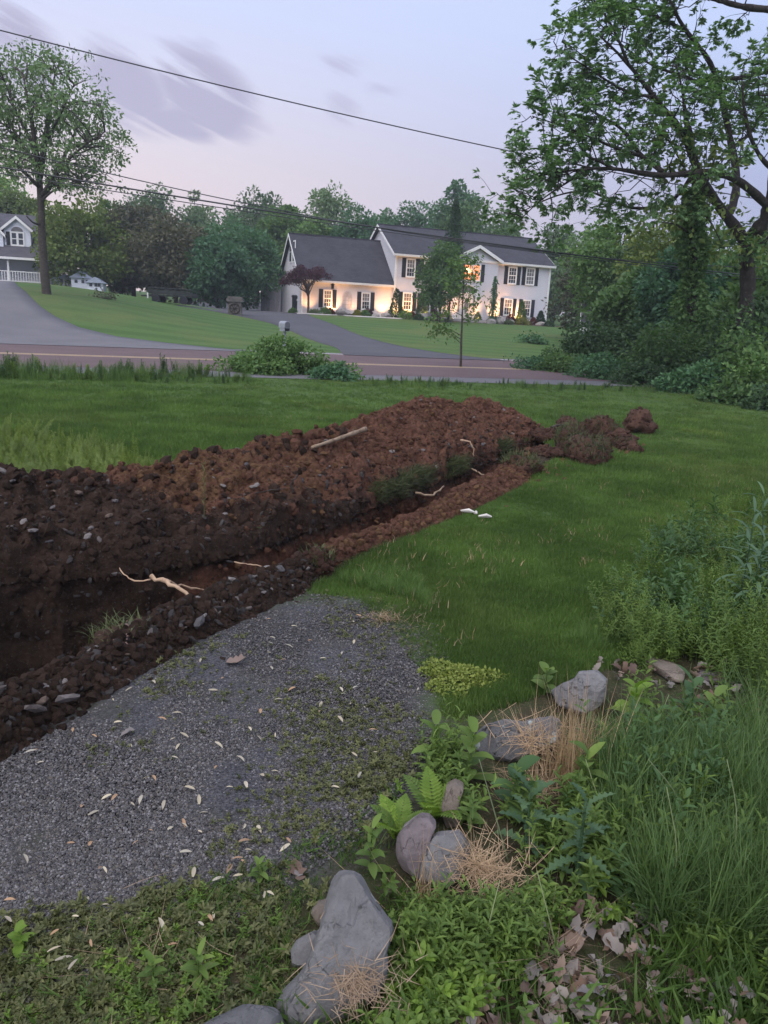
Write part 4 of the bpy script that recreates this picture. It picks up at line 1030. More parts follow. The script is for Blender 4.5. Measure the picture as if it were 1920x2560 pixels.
lt_limbs = [([LT-[0, 0, .4], at(112, 690, YL), at(105, 600, YL), at(103, 520, YL), at(98, 440, YL)], 0.25, .15),
  ([at(98, 445, YL), at(90, 380, YL-.5), at(80, 300, YL-1), at(60, 200, YL-1.2)], .2, .03), ([at(99, 440, YL), at(112, 360, YL+.5), at(125, 270, YL+1), at(140, 170, YL+1)], .2, .03),
  ([at(104, 500, YL), at(140, 440, YL+.8), at(175, 360, YL+1.6), at(215, 270, YL+2)], .15, .03), ([at(104, 490, YL), at(150, 420, YL-.8), at(200, 370, YL-1.6), at(262, 330, YL-2)], .13, .02),
  ([at(98, 430, YL), at(60, 370, YL+1), at(20, 300, YL+1.5), at(-40, 230, YL+1.5)], .14, .02), ([at(100, 470, YL), at(60, 430, YL-1), at(10, 390, YL-1.6), at(-50, 360, YL-2)], .11, .02),
  ([at(112, 360, YL+.5), at(150, 290, YL-.4), at(185, 210, YL-1)], .1, .02), ([at(90, 380, YL-.5), at(40, 280, YL-1.2), at(10, 200, YL-1.6)], .1, .02),
  ([at(104, 560, YL), at(85, 560, YL-.6), at(66, 540, YL-1)], .07, .03), ([at(104, 500, YL), at(140, 470, YL-1), at(200, 455, YL-1.5)], .07, .02)]
cl = []
outl = [(28, 145), (58, 120), (95, 160), (112, 120), (150, 150), (185, 160), (212, 200), (232, 250), (262, 270), (252, 330), (288, 330), (300, 378), (262, 392), (270, 440), (235, 470), (190, 470), (150, 455), (60, 440), (20, 420), (-40, 400), (-90, 330), (-90, 220), (-50, 160)]
OP = np.array(outl, float)
while len(cl) < 150:
    q = np.array([_rg.uniform(-95, 305), _rg.uniform(115, 475)])
    if inpoly(q[None], OP)[0]: cl.append(at(q[0], q[1], YL+_rg.normal()*1.9))
for q in outl: cl.append(at(q[0]*.97+3, q[1]*.97+9, YL+_rg.normal()*1.0))
M_LT = leaf_mat('left_tree_leaves', (0.096, 0.165, 0.077), (0.161, 0.246, 0.111))
open_tree('tall_tree', 'tall open tree with thick dark trunk on the lawn at the left edge', LT, 14, lt_limbs, cl, 3, M_LT, M_BARK, .4, 66, .21, .85)

# ------------------------------------------------------------------ garden planting in front of the house
def cone_shrub(label, cx, cy, dy, hpx, wpx, lk, seed, name='cone_shrub', group='clipped cone evergreens by the house', dens=1400):
    x, _ = fc(cx, cy, -dy); p = hloc(x, -dy); rg = np.random.default_rng(seed); d = 66/FPX/2.074
    h, w = hpx*d, wpx*d; root = thing(name, label, 'shrub', p, None, group)
    MB().tube([(0, 0, -.2), (0, 0, h*.8)], [.05, .015], 5).obj('stem', M_BARK, root)
    t = rg.uniform(0, 1, dens)**1.5; a = rg.uniform(0, 6.283, dens); rr = w/2*(1-t)**.72*np.sqrt(rg.uniform(.55, 1, dens))*(1+.1*np.sin(a*5+seed))
    P = np.c_[rr*np.cos(a), rr*np.sin(a), .06+t*(h-.06)]; O = np.c_[np.cos(a), np.sin(a), 1.1+0*a]
    ob('foliage', leaf_mesh('foliage', P, rg, .16, LEAF[lk], .1, -.3, .5, O*.6), root); return root
cone_shrub('tall clipped cone evergreen at the corner between wing and main house', 806, 622, .9, 138, 78, 'dark', 1)
cone_shrub('clipped cone evergreen below the second pair of windows', 938, 626, 1.0, 130, 66, 'dark', 2)
cone_shrub('clipped cone evergreen below the right-hand windows', 1455, 632, 1.0, 118, 62, 'mid', 3)
cone_shrub('small dark cone evergreen at the right corner of the house', 1555, 645, 1.2, 72, 56, 'dark', 4)
def round_shrub(label, cx, cy, dy, hpx, wpx, lk, seed, group='low garden shrubs in the flower bed', n=650, leaf=.12):
    x, _ = fc(cx, cy, -dy); p = hloc(x, -dy); rg = np.random.default_rng(seed); d = 66/FPX/2.074; h, w = hpx*d, wpx*d
    root = thing('garden_shrub', label, 'shrub', p, None, group)
    s = MB()
    for k in range(5):
        e = rdir(1, rg)[0]*np.array([w*.35, w*.35, h*.2])+[0, 0, h*.6]; s.tube([(0, 0, -.1), e*.5+[0, 0, .05], e], [.02, .014, .006], 4)
    s.obj('stem', M_BARK, root)
    D = rdir(n, rg); D[:, 2] = np.abs(D[:, 2]); q = rg.uniform(.45, 1, n)**.5*(1+.18*fbm(D*2.2+seed, 2, seed))
    P = D*q[:, None]*np.array([w/2, w/2, h]); ob('foliage', leaf_mesh('foliage', P, rg, leaf, LEAF[lk], .4, 0, .6, D*.7), root); return root
for i, a in enumerate([('dark red round shrub under the second wing window', 662, 598, 1.0, 40, 56, 'maroon'), ('green shrub right of the maple under the first wing window', 440, 598, 1.5, 34, 62, 'mid'), ('pale green low shrub at the foot of the maple', 385, 598, 1.9, 24, 54, 'pale'),
   ('small red shrub glowing at the first wing window', 470, 580, .9, 34, 34, 'red'), ('glowing yellow shrub in the middle of the wing bed', 606, 608, 1.7, 30, 40, 'yellow'), ('green shrub right of the glowing yellow one', 650, 612, 1.8, 30, 52, 'mid'),
   ('yellow-green shrub right of the tall cone evergreen', 855, 640, 2.4, 44, 66, 'bright'), ('red shrub under the lower left window of the main house', 890, 606, 1.3, 34, 40, 'red'), ('low green shrub in the shade left of the entrance', 925, 640, 2.6, 26, 50, 'dark'),
   ('dark red shrub between cone and leafy tree', 1005, 628, 1.6, 60, 48, 'maroon'), ('yellow shrub lit from behind left of the door', 1065, 636, 1.8, 46, 66, 'yellow'), ('pale grey-green shrub right of the entrance', 1230, 640, 1.4, 50, 44, 'pale'),
   ('round russet shrub left of the right cone evergreen', 1402, 640, 1.2, 52, 52, 'red'), ('spreading yellow-green shrub before the right cone evergreen', 1465, 655, 2.0, 40, 80, 'yellow'), ('orange lit shrub right of the right cone evergreen', 1520, 645, 1.2, 42, 38, 'red'),
   ('dark low shrub at the right end of the bed', 1600, 668, 2.4, 26, 60, 'dark'), ('small green shrub beside the driveway at the wing corner', 275, 590, 1.4, 22, 40, 'mid'), ('grey-green shrub beside the round pale boulder', 1392, 660, 2.6, 22, 46, 'pale')]):
    round_shrub(*a, seed=60+i)
# japanese maple: several spreading stems under a flat maroon crown
def maple():
    x, _ = fc(352, 585, -(1.7-WY)); p = hloc(x, -1.7+WY); rg = np.random.default_rng(8); root = thing('japanese_maple', 'dark maroon spreading maple in front of the garage wing', 'tree', p)
    d = 65/FPX/2.074; T = MB(); T.tube(resample(smooth_line(np.array([(0, 0, -.2), (.03, 0, 1.0), (-.03, 0, 1.55), (.02, 0, 2.3)])), 8), np.linspace(.11, .07, 8), 7)
    P = []; O = []
    for k in range(46):
        a = rg.uniform(0, 6.283); q = rg.uniform(.12, 1)**.6; cx = 2.0*q*math.cos(a)-.05; cy = 1.6*q*math.sin(a); cz = 2.55+1.25*(1-q**2)*rg.uniform(.45, 1)+rg.uniform(-.1, .15)+.14*cx*(cx < 0)
        c = np.array([cx, cy, cz]); st = np.array([0, 0, rg.uniform(1.2, 2.1)])
        if k < 26: T.tube(limb_path(st, c, rg, .18, 7, .035), np.linspace(.045, .01, 7), 5)
        m = 120; dd = rdir(m, rg); P.append(c+dd*rg.uniform(.3, 1, (m, 1))*np.array([.48, .45, .24])); O.append(dd)
    T.obj('trunk', surf_mat('maple_bark', (.08, .06, .05), (.12, .09, .075), 6, .9), root, True)
    ob('crown', leaf_mesh('crown', np.concatenate(P), rg, .14, LEAF['maroon'], .6, .2, .5, np.concatenate(O)*.5), root)
maple()
# leafy tree and narrow spire before the middle of the main house
def house_px_tree(cx, cy, dy):
    x, _ = fc(cx, cy, -dy); return hloc(x, -dy)
b_ = house_px_tree(1035, 640, 5.5)
broad_tree('leafy_tree', 'leafy green tree hiding the windows left of the entrance', None, b_, 6.3, 3.9, 301, LEAF['mid'], M_BARK, cb=.10, nclump=70, nleaf=150, leaf=.2, clump_r=.17, trunk_r=.08, hollow=.3, egg=.22)
def spire(label, cx, cy, dy, h, w, lk, seed, n=2600, leaf=.17, droop=.7, name='spire_tree', z0=.25):
    p = house_px_tree(cx, cy, dy); rg = np.random.default_rng(seed); root = thing(name, label, 'tree', p)
    MB().tube([(0, 0, -.3), (.05, 0, h*.5), (0, 0, h*.97)], [.1, .06, .012], 6).obj('trunk', M_BARK, root)
    t = rg.uniform(0, 1, n)**1.15; a = rg.uniform(0, 6.283, n); br = .6+.4*np.sin(t*38+np.floor(a*2))
    rr = w/2*(1-t**2.2)**.7*rg.uniform(.05, 1, n)**.8*(.35+.65*br)*(.75+.35*np.sin(a*3+t*9)); P = np.c_[rr*np.cos(a), rr*np.sin(a), h*(z0+(1-z0)*t)-rr*.5]
    ob('crown', leaf_mesh('crown', P, rg, leaf, LEAF[lk], .2, droop, .4, np.c_[np.cos(a), np.sin(a), 0*a]*.5), root)
spire('dark narrow spire tree rising above the roof line before the main house', 1078, 640, 4.6, 9.1, 3.3, 'dark', 15, n=9000, z0=.35)
spire('weeping evergreen with drooping branches right of the entrance', 1305, 640, 1.6, 3.9, 1.35, 'bluish', 19, n=1500, leaf=.19, droop=1.2, name='weeping_evergreen', z0=.05)

# young sapling at the far edge of the near lawn
sb = gp(1152, 918); SY = sb[1]
def sap():
    rg = np.random.default_rng(4); root = thing('sapling', 'thin young tree with sparse leaves at the edge of the near lawn', 'tree', sb)
    T = MB(); T.tube(resample(np.array([sb-[0, 0, .1], at(1153, 860, SY), at(1156, 780, SY), at(1158, 720, SY), at(1163, 650, SY)])-sb, 12), np.linspace(.045, .012, 12), 6)
    P = []
    for (a, b, c_) in [((1154, 860), (1120, 830), (1085, 826)), ((1155, 840), (1110, 815), (1070, 840)), ((1156, 790), (1120, 770), (1090, 792)), ((1157, 760), (1185, 730), (1195, 715)), ((1157, 745), (1130, 720), (1112, 700)), ((1158, 720), (1180, 690), (1198, 680)), ((1160, 690), (1135, 660), (1125, 650)), ((1161, 680), (1180, 650), (1195, 640)), ((1156, 775), (1190, 760), (1200, 745)), ((1154, 850), (1085, 800), (1068, 800)), ((1155, 800), (1175, 790), (1185, 800))]:
        y1, y2 = SY+rg.normal()*.3, SY+rg.normal()*.5; pts = np.array([at(*a, SY), at(*b, y1), at(*c_, y2)])-sb; T.tube(resample(smooth_line(pts), 8), np.linspace(.014, .004, 8), 4)
        q = resample(pts, 30)[9:]; P.append(q[rg.integers(0, len(q), 75)]+rg.normal(size=(75, 3))*.11)
    q = np.array([at(1163+rg.normal()*16, 668+rg.normal()*24, SY+rg.normal()*.3) for _ in range(190)])-sb; P.append(q)
    T.obj('trunk', M_BARK, root, True); P = np.concatenate(P)
    ob('crown', leaf_mesh('crown', P, rg, .13, LEAF['mid'], .3, .5, .5), root)
sap()

# ------------------------------------------------------------------ big tree at the right, limbs traced in space
RT = at(1872, 800, 23.0); RT[2] = float(H(RT[0], RT[1])); RY = 23.0
M_BARK_R = surf_mat('darker_bark', (.026, .020, .018), (.048, .038, .033), 4, .9, (.07, .06, .055), 14, .9, .03, 18)  # darker tone of the grey-brown bark
M_RT = leaf_mat('right_tree_leaves', (0.090, 0.177, 0.085), (0.163, 0.271, 0.120), .35)
def right_tree():
    rg = np.random.default_rng(23); root = thing('big_spreading_tree', 'large spreading tree with dark forked limbs leaning over the lawn at the upper right', 'tree', RT)
    A = lambda px, py, dy=0.0: at(px, py, RY+dy)
    limbs = [([RT-[0, 0, .3], A(1872, 740), A(1868, 660), A(1864, 603)], .26, .2),
     ([A(1864, 606), A(1845, 575), A(1817, 541), A(1765, 470, -.4), A(1741, 422, -.8), A(1724, 361, -1), A(1708, 332, -1.2), A(1667, 280, -1.6), A(1637, 244, -2), A(1570, 157, -2.4), A(1500, 90, -2.6)], .17, .02),
     ([A(1817, 541), A(1836, 510, .4), A(1843, 441, .8), A(1830, 370, 1), A(1817, 304, 1), A(1805, 250, .8), A(1793, 199, .6), A(1770, 142, .3), A(1713, 76, 0), A(1684, 24, -.3), A(1650, -60, -.5)], .13, .03),
     ([A(1864, 606), A(1900, 570, -.3), A(1925, 520, -.6), A(1935, 430, -1), A(1950, 300, -1.2), A(1960, 120, -1.5)], .2, .06),
     ([A(1925, 520, -.6), A(1879, 475, -1), A(1831, 441, -1.4), A(1770, 427, -1.8), A(1660, 441, -2.4), A(1594, 432, -2.8), A(1532, 420, -3), A(1466, 422, -3.2), A(1390, 430, -3.4), A(1300, 452, -3.4)], .12, .014),
     ([A(1656, 430, -2.4), A(1630, 408, -2.2), A(1599, 389, -2.1), A(1561, 323, -2), A(1500, 290, -2), A(1420, 240, -2)], .07, .012),
     ([A(1741, 422, -.8), A(1690, 500, -.2), A(1640, 520, .2), A(1570, 522, .4), A(1508, 489, .4), A(1456, 475, .3), A(1380, 490, 0), A(1285, 540, -.2)], .06, .010),
     ([A(1793, 199, .6), A(1740, 205, .6), A(1713, 190, .6), A(1640, 170, .3), A(1560, 120, 0), A(1480, 40, 0)], .05, .012),
     ([A(1793, 199, .6), A(1860, 195, .2), A(1925, 178, 0)], .08, .04), ([A(1930, 24, -1), A(1864, 19, -1), A(1793, 0, -1), A(1700, -30, -1)], .09, .03),
     ([A(1724, 361, -1), A(1712, 300, -1.4), A(1706, 220, -1.6), A(1690, 160, -1.8)], .05, .014), ([A(1599, 389, -2.1), A(1540, 372, -2.6), A(1450, 330, -3), A(1330, 290, -3)], .045, .01),
     ([A(1532, 420, -3), A(1470, 390, -3.2), A(1400, 372, -3.3), A(1330, 370, -3.3)], .035, .008), ([A(1637, 244, -2), A(1560, 230, -2.3), A(1470, 170, -2.5), A(1390, 120, -2.6)], .045, .01),
     ([A(1935, 430, -1), A(1890, 380, -1.3), A(1862, 300, -1.5), A(1855, 200, -1.7)], .07, .02), ([A(1570, 157, -2.4), A(1530, 60, -2.6), A(1470, -20, -2.7)], .04, .015), ([A(1713, 76, 0), A(1640, 40, .3), A(1560, 10, .6), A(1460, -10, .8)], .05, .012),
     ([A(1830, 370, 1), A(1880, 330, 1.3), A(1920, 260, 1.5)], .05, .02), ([A(1466, 422, -3.2), A(1420, 455, -3.4), A(1350, 500, -3.5), A(1290, 560, -3.5)], .03, .008)]
    T = MB(); P = []; Ax = []; Nn = []; L_ = []
    def spray(p, d, s=1.0):
        """compound leaf: leaflets fanned from a short stalk"""
        k = rg.integers(5, 9); d = d/np.linalg.norm(d); d = d+[0, 0, -.3]; d /= np.linalg.norm(d)
        S = np.cross(d, [0, 0, 1]); S /= np.linalg.norm(S)+1e-6
        for i in range(k):
            a = (i-(k-1)/2)/k*2.4; P.append(p+d*.05*s); Ax.append(d*math.cos(a)+S*math.sin(a)+[0, 0, rg.uniform(-.45, .05)]); Nn.append([rg.normal()*.35, rg.normal()*.35, 1]); L_.append(s*rg.uniform(.095, .165))
    for pts, r0, r1 in limbs:
        Q = resample(smooth_line(np.array(pts)-RT), 26); n = len(Q); T.tube(Q, np.linspace(r0, r1, n)*(1+.08*rg.normal(size=n)), 7)
        Ltot = np.linalg.norm(np.diff(Q, axis=0), axis=1).sum()
        if r0 > .19: start = .75
        elif r0 > .1: start = .25
        else: start = .12
        for s in np.arange(start*Ltot, Ltot, .21):
            k = s/Ltot*(n-1); i = min(int(k), n-2); p = Q[i]+(Q[i+1]-Q[i])*(k-i); d = Q[i+1]-Q[i]; d /= np.linalg.norm(d)
            b = np.cross(d, rdir(1, rg)[0]); b /= np.linalg.norm(b); dirn = d*.5+b*.9+np.array([0, 0, .18]); dirn /= np.linalg.norm(dirn); ln = rg.uniform(.6, 1.7)*(1.0 if s < .8*Ltot else .7)
            e = p+dirn*ln; tw = limb_path(p, e, rg, .12, 6, .06); T.tube(tw, np.linspace(max(r1*.6, .016), .005, 6), 4, False)
            for q in range(4):
                j = rg.uniform(.25, 1)*5; i2 = min(int(j), 4); pp = tw[i2]+(tw[i2+1]-tw[i2])*(j-i2); d2 = dirn*.6+rdir(1, rg)[0]*.8; e2 = pp+d2*rg.uniform(.25, .6)
                T.tube([pp, (pp+e2)/2+[0, 0, .04], e2], [.007, .005, .003], 3, False)
                for z in range(7): spray(pp+(e2-pp)*rg.uniform(.4, 1)+rg.normal(size=3)*.05, d2+rdir(1, rg)[0]*.8)
            spray(e, dirn); spray(e+rg.normal(size=3)*.08, dirn+rdir(1, rg)[0]*.6)
    T.obj('trunk', M_BARK_R, root, True)
    P = np.array(P); V, F = leaf_quads(P, np.array(Ax), np.array(Nn, float), np.array(L_), np.array(L_)*.40, .1)
    print('right leaves', len(P))
    ob('crown', mesh('crown', V, F, M_RT, False, {'rnd': np.repeat(rg.uniform(0, 1, len(P)), 4)}), root)
right_tree()
# ivy-covered trunk standing before it
def ivy_trunk():
    rg = np.random.default_rng(31); b = at(1728, 800, 21.5); b[2] = float(H(b[0], b[1])); root = thing('ivy_covered_tree', 'slim upright trunk wrapped in ivy left of the forked tree', 'tree', b)
    A = lambda px, py, dy=0.0: at(px, py, 21.5+dy)-b
    T = MB(); T.tube(resample(np.array([A(1730, 805), A(1732, 700), A(1733, 600), A(1736, 500), A(1738, 430), A(1728, 330), A(1714, 290), A(1706, 215)]), 16), np.linspace(.15, .03, 16), 7)
    for pts in ([A(1738, 470), A(1700, 400, .4), A(1660, 330, .6)], [A(1737, 520), A(1770, 450, -.4), A(1790, 390, -.6)], [A(1735, 590), A(1690, 560, -.5), A(1650, 555, -.7)], [A(1736, 500), A(1780, 560, .4), A(1810, 620, .6)]): T.tube(resample(np.array(pts), 8), np.linspace(.04, .01, 8), 5)
    T.obj('trunk', M_BARK_R, root, True)
    n = 3800; t = rg.uniform(0, 1, n); a = rg.uniform(0, 6.283, n); base = A(1730, 805); top = A(1737, 470); c = base+(top-base)*t[:, None]; rr = (.16+.26*(1-t)**.6*(.6+.5*np.sin(t*14)))*rg.uniform(.6, 1.3, n)
    P = c+np.c_[np.cos(a)*rr, np.sin(a)*rr, 0*a]; ob('ivy', leaf_mesh('ivy', P, rg, .11, LEAF['mid'], .1, .5, .8, np.c_[np.cos(a), np.sin(a), 0*a]*.6), root)
    P = np.concatenate([np.array(q)+rg.normal(size=(170, 3))*np.array([.5, .5, .3]) for q in (A(1660, 335), A(1790, 395), A(1650, 555), A(1810, 620), A(1700, 420), A(1770, 520))])
    ob('crown', leaf_mesh('crown', P, rg, .17, LEAF['olive'], .3, .3, .55), root)
ivy_trunk()

# ------------------------------------------------------------------ hedgerow trees and bushes at right
HEDGE = [ # cx, ytop, wpx, Y, leaf, label, crown base
 (1490, 620, 190, 52, 'brown', 'dim greyish tree beside the right end of the house', .08),
 (1470, 550, 150, 76, 'mid', 'green tree top above the dim greyish tree', .1),
 (1520, 520, 210, 46, 'mid', 'mid-green tree under the lowest boughs of the big tree', .1),
 (1600, 560, 190, 44, 'haze_green', 'pale green tree behind the hidden grey roof', .1),
 (1660, 480, 230, 40, 'olive', 'olive green tree behind the ivy-covered trunk', .1),
 (1790, 560, 210, 36, 'mid', 'green tree between ivy-covered trunk and forked trunk', .06),
 (1960, 520, 240, 34, 'olive', 'olive tree at the right edge behind the forked trunk', .06),
 (1905, 640, 200, 26, 'mid', 'bushy green tree right of the forked trunk', .03),
 (1830, 600, 190, 31, 'mid', 'green tree filling the gap behind the forked trunk', .02),
 (1700, 600, 200, 30, 'bluish', 'blue-green tree low behind the ivy-covered trunk', .02),
 (1590, 660, 190, 33, 'mid', 'low green tree left of the ivy-covered trunk', .02),
]
for i, (cx, yt, w, Y, lk, lab, cb_) in enumerate(HEDGE):
    b, h, wd = tree_px(cx, yt, w, Y)
    broad_tree('hedgerow_tree', lab, 'trees of the hedgerow at the right', b, h, wd*1.1, 400+i, LEAF[lk], M_BARK_R, cb=cb_, nclump=64, nleaf=140, leaf=.24, clump_r=.16, hollow=.35, limbs=12)
def bush(label, cx, ytop, wpx, ybase, lk, seed, n=2600, leaf=.13, depth=.8, group='bushes of the hedgerow at the right', name='bush', flat=.0, stems=14, mats=None):
    b = gp(cx, ybase); Y = b[1]; rg = np.random.default_rng(seed); t = at(cx, ytop, Y); h = float(t[2]-b[2]); w = wpx*Y/FPX
    b = b+np.array([b[0], b[1], 0])/Y*w*.3; b[2] = H(b[0], b[1])
    root = thing(name, label, 'bush', b, None, group)
    nc = 22; C = rdir(nc, rg); C[:, 2] = np.abs(C[:, 2])*.9-.08; C *= rg.uniform(.35, .9, (nc, 1)); C = C*np.array([w/2, w/2*depth, h*.85])+[0, 0, h*.08]
    s = MB()
    for k in range(stems):
        c = C[k % nc]; s.tube(limb_path((rg.normal()*w*.06, rg.normal()*w*.05, -.1), c*1.0, rg, .12, 5, .05), np.linspace(.022, .006, 5), 4)
    s.obj('stem', mats or M_BARK_R, root)
    P = []; O = []
    for c in C:
        m = int(n/nc*rg.uniform(.6, 1.4)); d = rdir(m, rg); P.append(c+d*rg.uniform(.3, 1, (m, 1))**.6*np.array([w*.2, w*.2*depth, h*.24])*rg.uniform(.7, 1.3)); O.append(d)
    P = np.concatenate(P); P[:, 2] = np.maximum(P[:, 2], .03); ob('foliage', leaf_mesh('foliage', P, rg, leaf, LEAF[lk], .4, .1, .6, np.concatenate(O)*.6), root); return root
for i, a in enumerate([
 ('big dark blue-green bush right of the house', 1500, 740, 230, 930, 'dark', 4200, .15), ('dark bush low in front of the big dark bush', 1440, 800, 150, 925, 'dark', 2400, .14), ('tall dim bush beneath the ivy-covered trunk', 1700, 700, 220, 960, 'mid', 3600, .15),
 ('broad green bush in the middle of the hedgerow', 1640, 770, 190, 962, 'mid', 3600, .14), ('tall dark bush below the forked trunk', 1850, 690, 230, 985, 'dark', 3800, .15), ('bushy growth hiding the foot of the forked trunk', 1880, 735, 230, 1000, 'mid', 4200, .14), ('lighter green bush at the hedgerow foot', 1750, 850, 190, 990, 'bluish', 3200, .13),
 ('bush at the right edge of the hedgerow', 1900, 800, 200, 1015, 'mid', 3600, .14), ('low dark bush before the hedgerow middle', 1590, 880, 150, 965, 'dark', 2200, .12), ('low ragged bush at the hedgerow foot, right of centre', 1690, 920, 140, 982, 'bluish', 2000, .11), ('low leafy bush close to the right edge', 1840, 915, 170, 1015, 'mid', 2600, .12),
 ('small bush where hedgerow meets lawn at the right edge', 1935, 945, 130, 1030, 'dark', 1800, .11), ('dark bush behind the hedgerow front, far right', 1960, 690, 220, 990, 'dark', 3200, .15), ('ragged bush reaching toward the road', 1395, 850, 120, 925, 'mid', 1500, .12), ('thin low bush by the road before the house lawn', 1330, 880, 150, 926, 'bluish', 1500, .10), ('scrubby bush hiding the road beside the hedgerow', 1420, 872, 170, 935, 'mid', 2600, .11), ('tangled bush at the lawn corner under the big dark bush', 1510, 860, 170, 950, 'bluish', 2600, .12), ('shaded bush under the pale green tree', 1590, 740, 180, 935, 'dark', 2600, .15)]):
    bush(*a[:6], seed=500+i, n=a[6], leaf=a[7])
b_ = gp(1325, 858); bush('low grey-green shrub on the far lawn right of the sapling', 1325, 828, 90, 860, 'bluish', 540, 700, .16, group=None)
bush('dense dark green bush at the near edge of the road before the mailbox', 715, 838, 330, 943, 'mid', 541, 11000, .10, .6, None, stems=30)
bush('loose low edge of the road bush with bare twigs', 830, 890, 130, 952, 'bluish', 542, 1300, .09, .8, None, stems=26)
bush('small leafless-looking shrub on the far lawn left of the trailer', 262, 712, 62, 748, 'brown', 543, 260, .14, .8, None)
# ------------------------------------------------------------------ scattered ground cover (instanced on points)
def src_collection(name, objs):
    c = bpy.data.collections.new(name)
    for o in objs: c.objects.link(o)
    return c
def src(name, me): return bpy.data.objects.new(name, me)
def scatter(name, pts, rots, scl, pick, coll, label, cat):
    n = len(pts)
    me = bpy.data.meshes.new(name); me.vertices.add(n); me.vertices.foreach_set('co', np.asarray(pts, np.float32).ravel())
    a = me.attributes.new('rot', 'FLOAT_VECTOR', 'POINT'); a.data.foreach_set('vector', np.asarray(rots, np.float32).ravel())
    a = me.attributes.new('scl', 'FLOAT', 'POINT'); a.data.foreach_set('value', np.asarray(scl, np.float32))
    a = me.attributes.new('pick', 'INT', 'POINT'); a.data.foreach_set('value', np.asarray(pick, np.int32))
    o = ob(name, me); tag(o, label, cat, kind='stuff')
    g = bpy.data.node_groups.new(name, 'GeometryNodeTree'); N = g.nodes; L = g.links
    g.interface.new_socket('Geometry', in_out='INPUT', socket_type='NodeSocketGeometry'); g.interface.new_socket('Geometry', in_out='OUTPUT', socket_type='NodeSocketGeometry')
    gi, go = N.new('NodeGroupInput'), N.new('NodeGroupOutput')
    ci = N.new('GeometryNodeCollectionInfo'); ci.inputs['Collection'].default_value = coll; ci.inputs['Separate Children'].default_value = True; ci.inputs['Reset Children'].default_value = True
    ip = N.new('GeometryNodeInstanceOnPoints'); ip.inputs['Pick Instance'].default_value = True
    def na(nm, t):
        q = N.new('GeometryNodeInputNamedAttribute'); q.data_type = t; q.inputs['Name'].default_value = nm
        return q.outputs['Attribute']
    e2r = N.new('FunctionNodeEulerToRotation'); L.new(na('rot', 'FLOAT_VECTOR'), e2r.inputs[0])
    L.new(gi.outputs[0], ip.inputs['Points']); L.new(ci.outputs[0], ip.inputs['Instance']); L.new(na('pick', 'INT'), ip.inputs['Instance Index'])
    L.new(e2r.outputs[0], ip.inputs['Rotation']); L.new(na('scl', 'FLOAT'), ip.inputs['Scale']); L.new(ip.outputs[0], go.inputs[0])
    md = o.modifiers.new('scatter', 'NODES'); md.node_group = g
    return o
def V2(poly): return [(x*1.15741, y*1.15741) for x, y in poly]      # pixels of the 1659-wide view -> photograph pixels
def sample_px(poly, n, rg, ymin=None):
    poly = np.array(poly, float); lo, hi = poly.min(0), poly.max(0); out = np.zeros((0, 2))
    while len(out) < n:
        q = rg.uniform(lo, hi, (n*2, 2)); out = np.concatenate([out, q[inpoly(q, poly)]])
    P = g0(out[:n]); P[:, 2] = H(P[:, 0], P[:, 1]); return P
def noise2(P, s, seed, o=3): return fbm(np.c_[P[:, 0]*s, P[:, 1]*s, 0*P[:, 0]], o, seed)
def soil_mask(P): return inpoly(P, soil_poly) | inpoly(P, hole_poly)

# blade and leaf shapes
def blade(mbV, mbF, mbR, p, az, ln, wd, bend, rg, segs=3, tint=None):
    d = np.array([math.cos(az), math.sin(az), 0]); s = np.array([-d[1], d[0], 0]); n0 = len(mbV); a = bend[0]; pos = np.array(p, float); V = []
    for k in range(segs+1):
        w = wd*(1-(k/segs)**1.6)*.5
        if k == segs: V.append(pos.copy())
        else: V += [pos-s*w, pos+s*w]
        a2 = a+(bend[1]-bend[0])*(k/segs); pos = pos+(d*math.sin(a2)+np.array([0, 0, 1])*math.cos(a2))*ln/segs
    mbV += V
    for k in range(segs-1): mbF.append((n0+2*k, n0+2*k+1, n0+2*k+3, n0+2*k+2))
    mbF.append((n0+2*segs-2, n0+2*segs-1, n0+2*segs))
    mbR += [rg.uniform() if tint is None else tint]*len(V)
def fin(name, V, F, R, mat, smooth=False):
    q = [np.array([f for f in F if len(f) == k]) for k in (3, 4) if any(len(f) == k for f in F)]
    return mesh(name, np.array(V), q, mat, smooth, {'rnd': np.array(R)})
def grass_tuft(name, seed, n, h, spread, wd, mat, lean=(.05, .9), segs=3):
    rg = np.random.default_rng(seed); V, F, R = [], [], []
    for _ in range(n):
        a = rg.uniform(0, 6.283); r = spread*math.sqrt(rg.uniform()); b0 = rg.uniform(0, .35); blade(V, F, R, (r*math.cos(a), r*math.sin(a), -.01), rg.uniform(0, 6.283), h*rg.uniform(.5, 1.25), wd*rg.uniform(.6, 1.3), (b0, b0+rg.uniform(*lean)), rg, segs)
    return fin(name, V, F, R, mat)
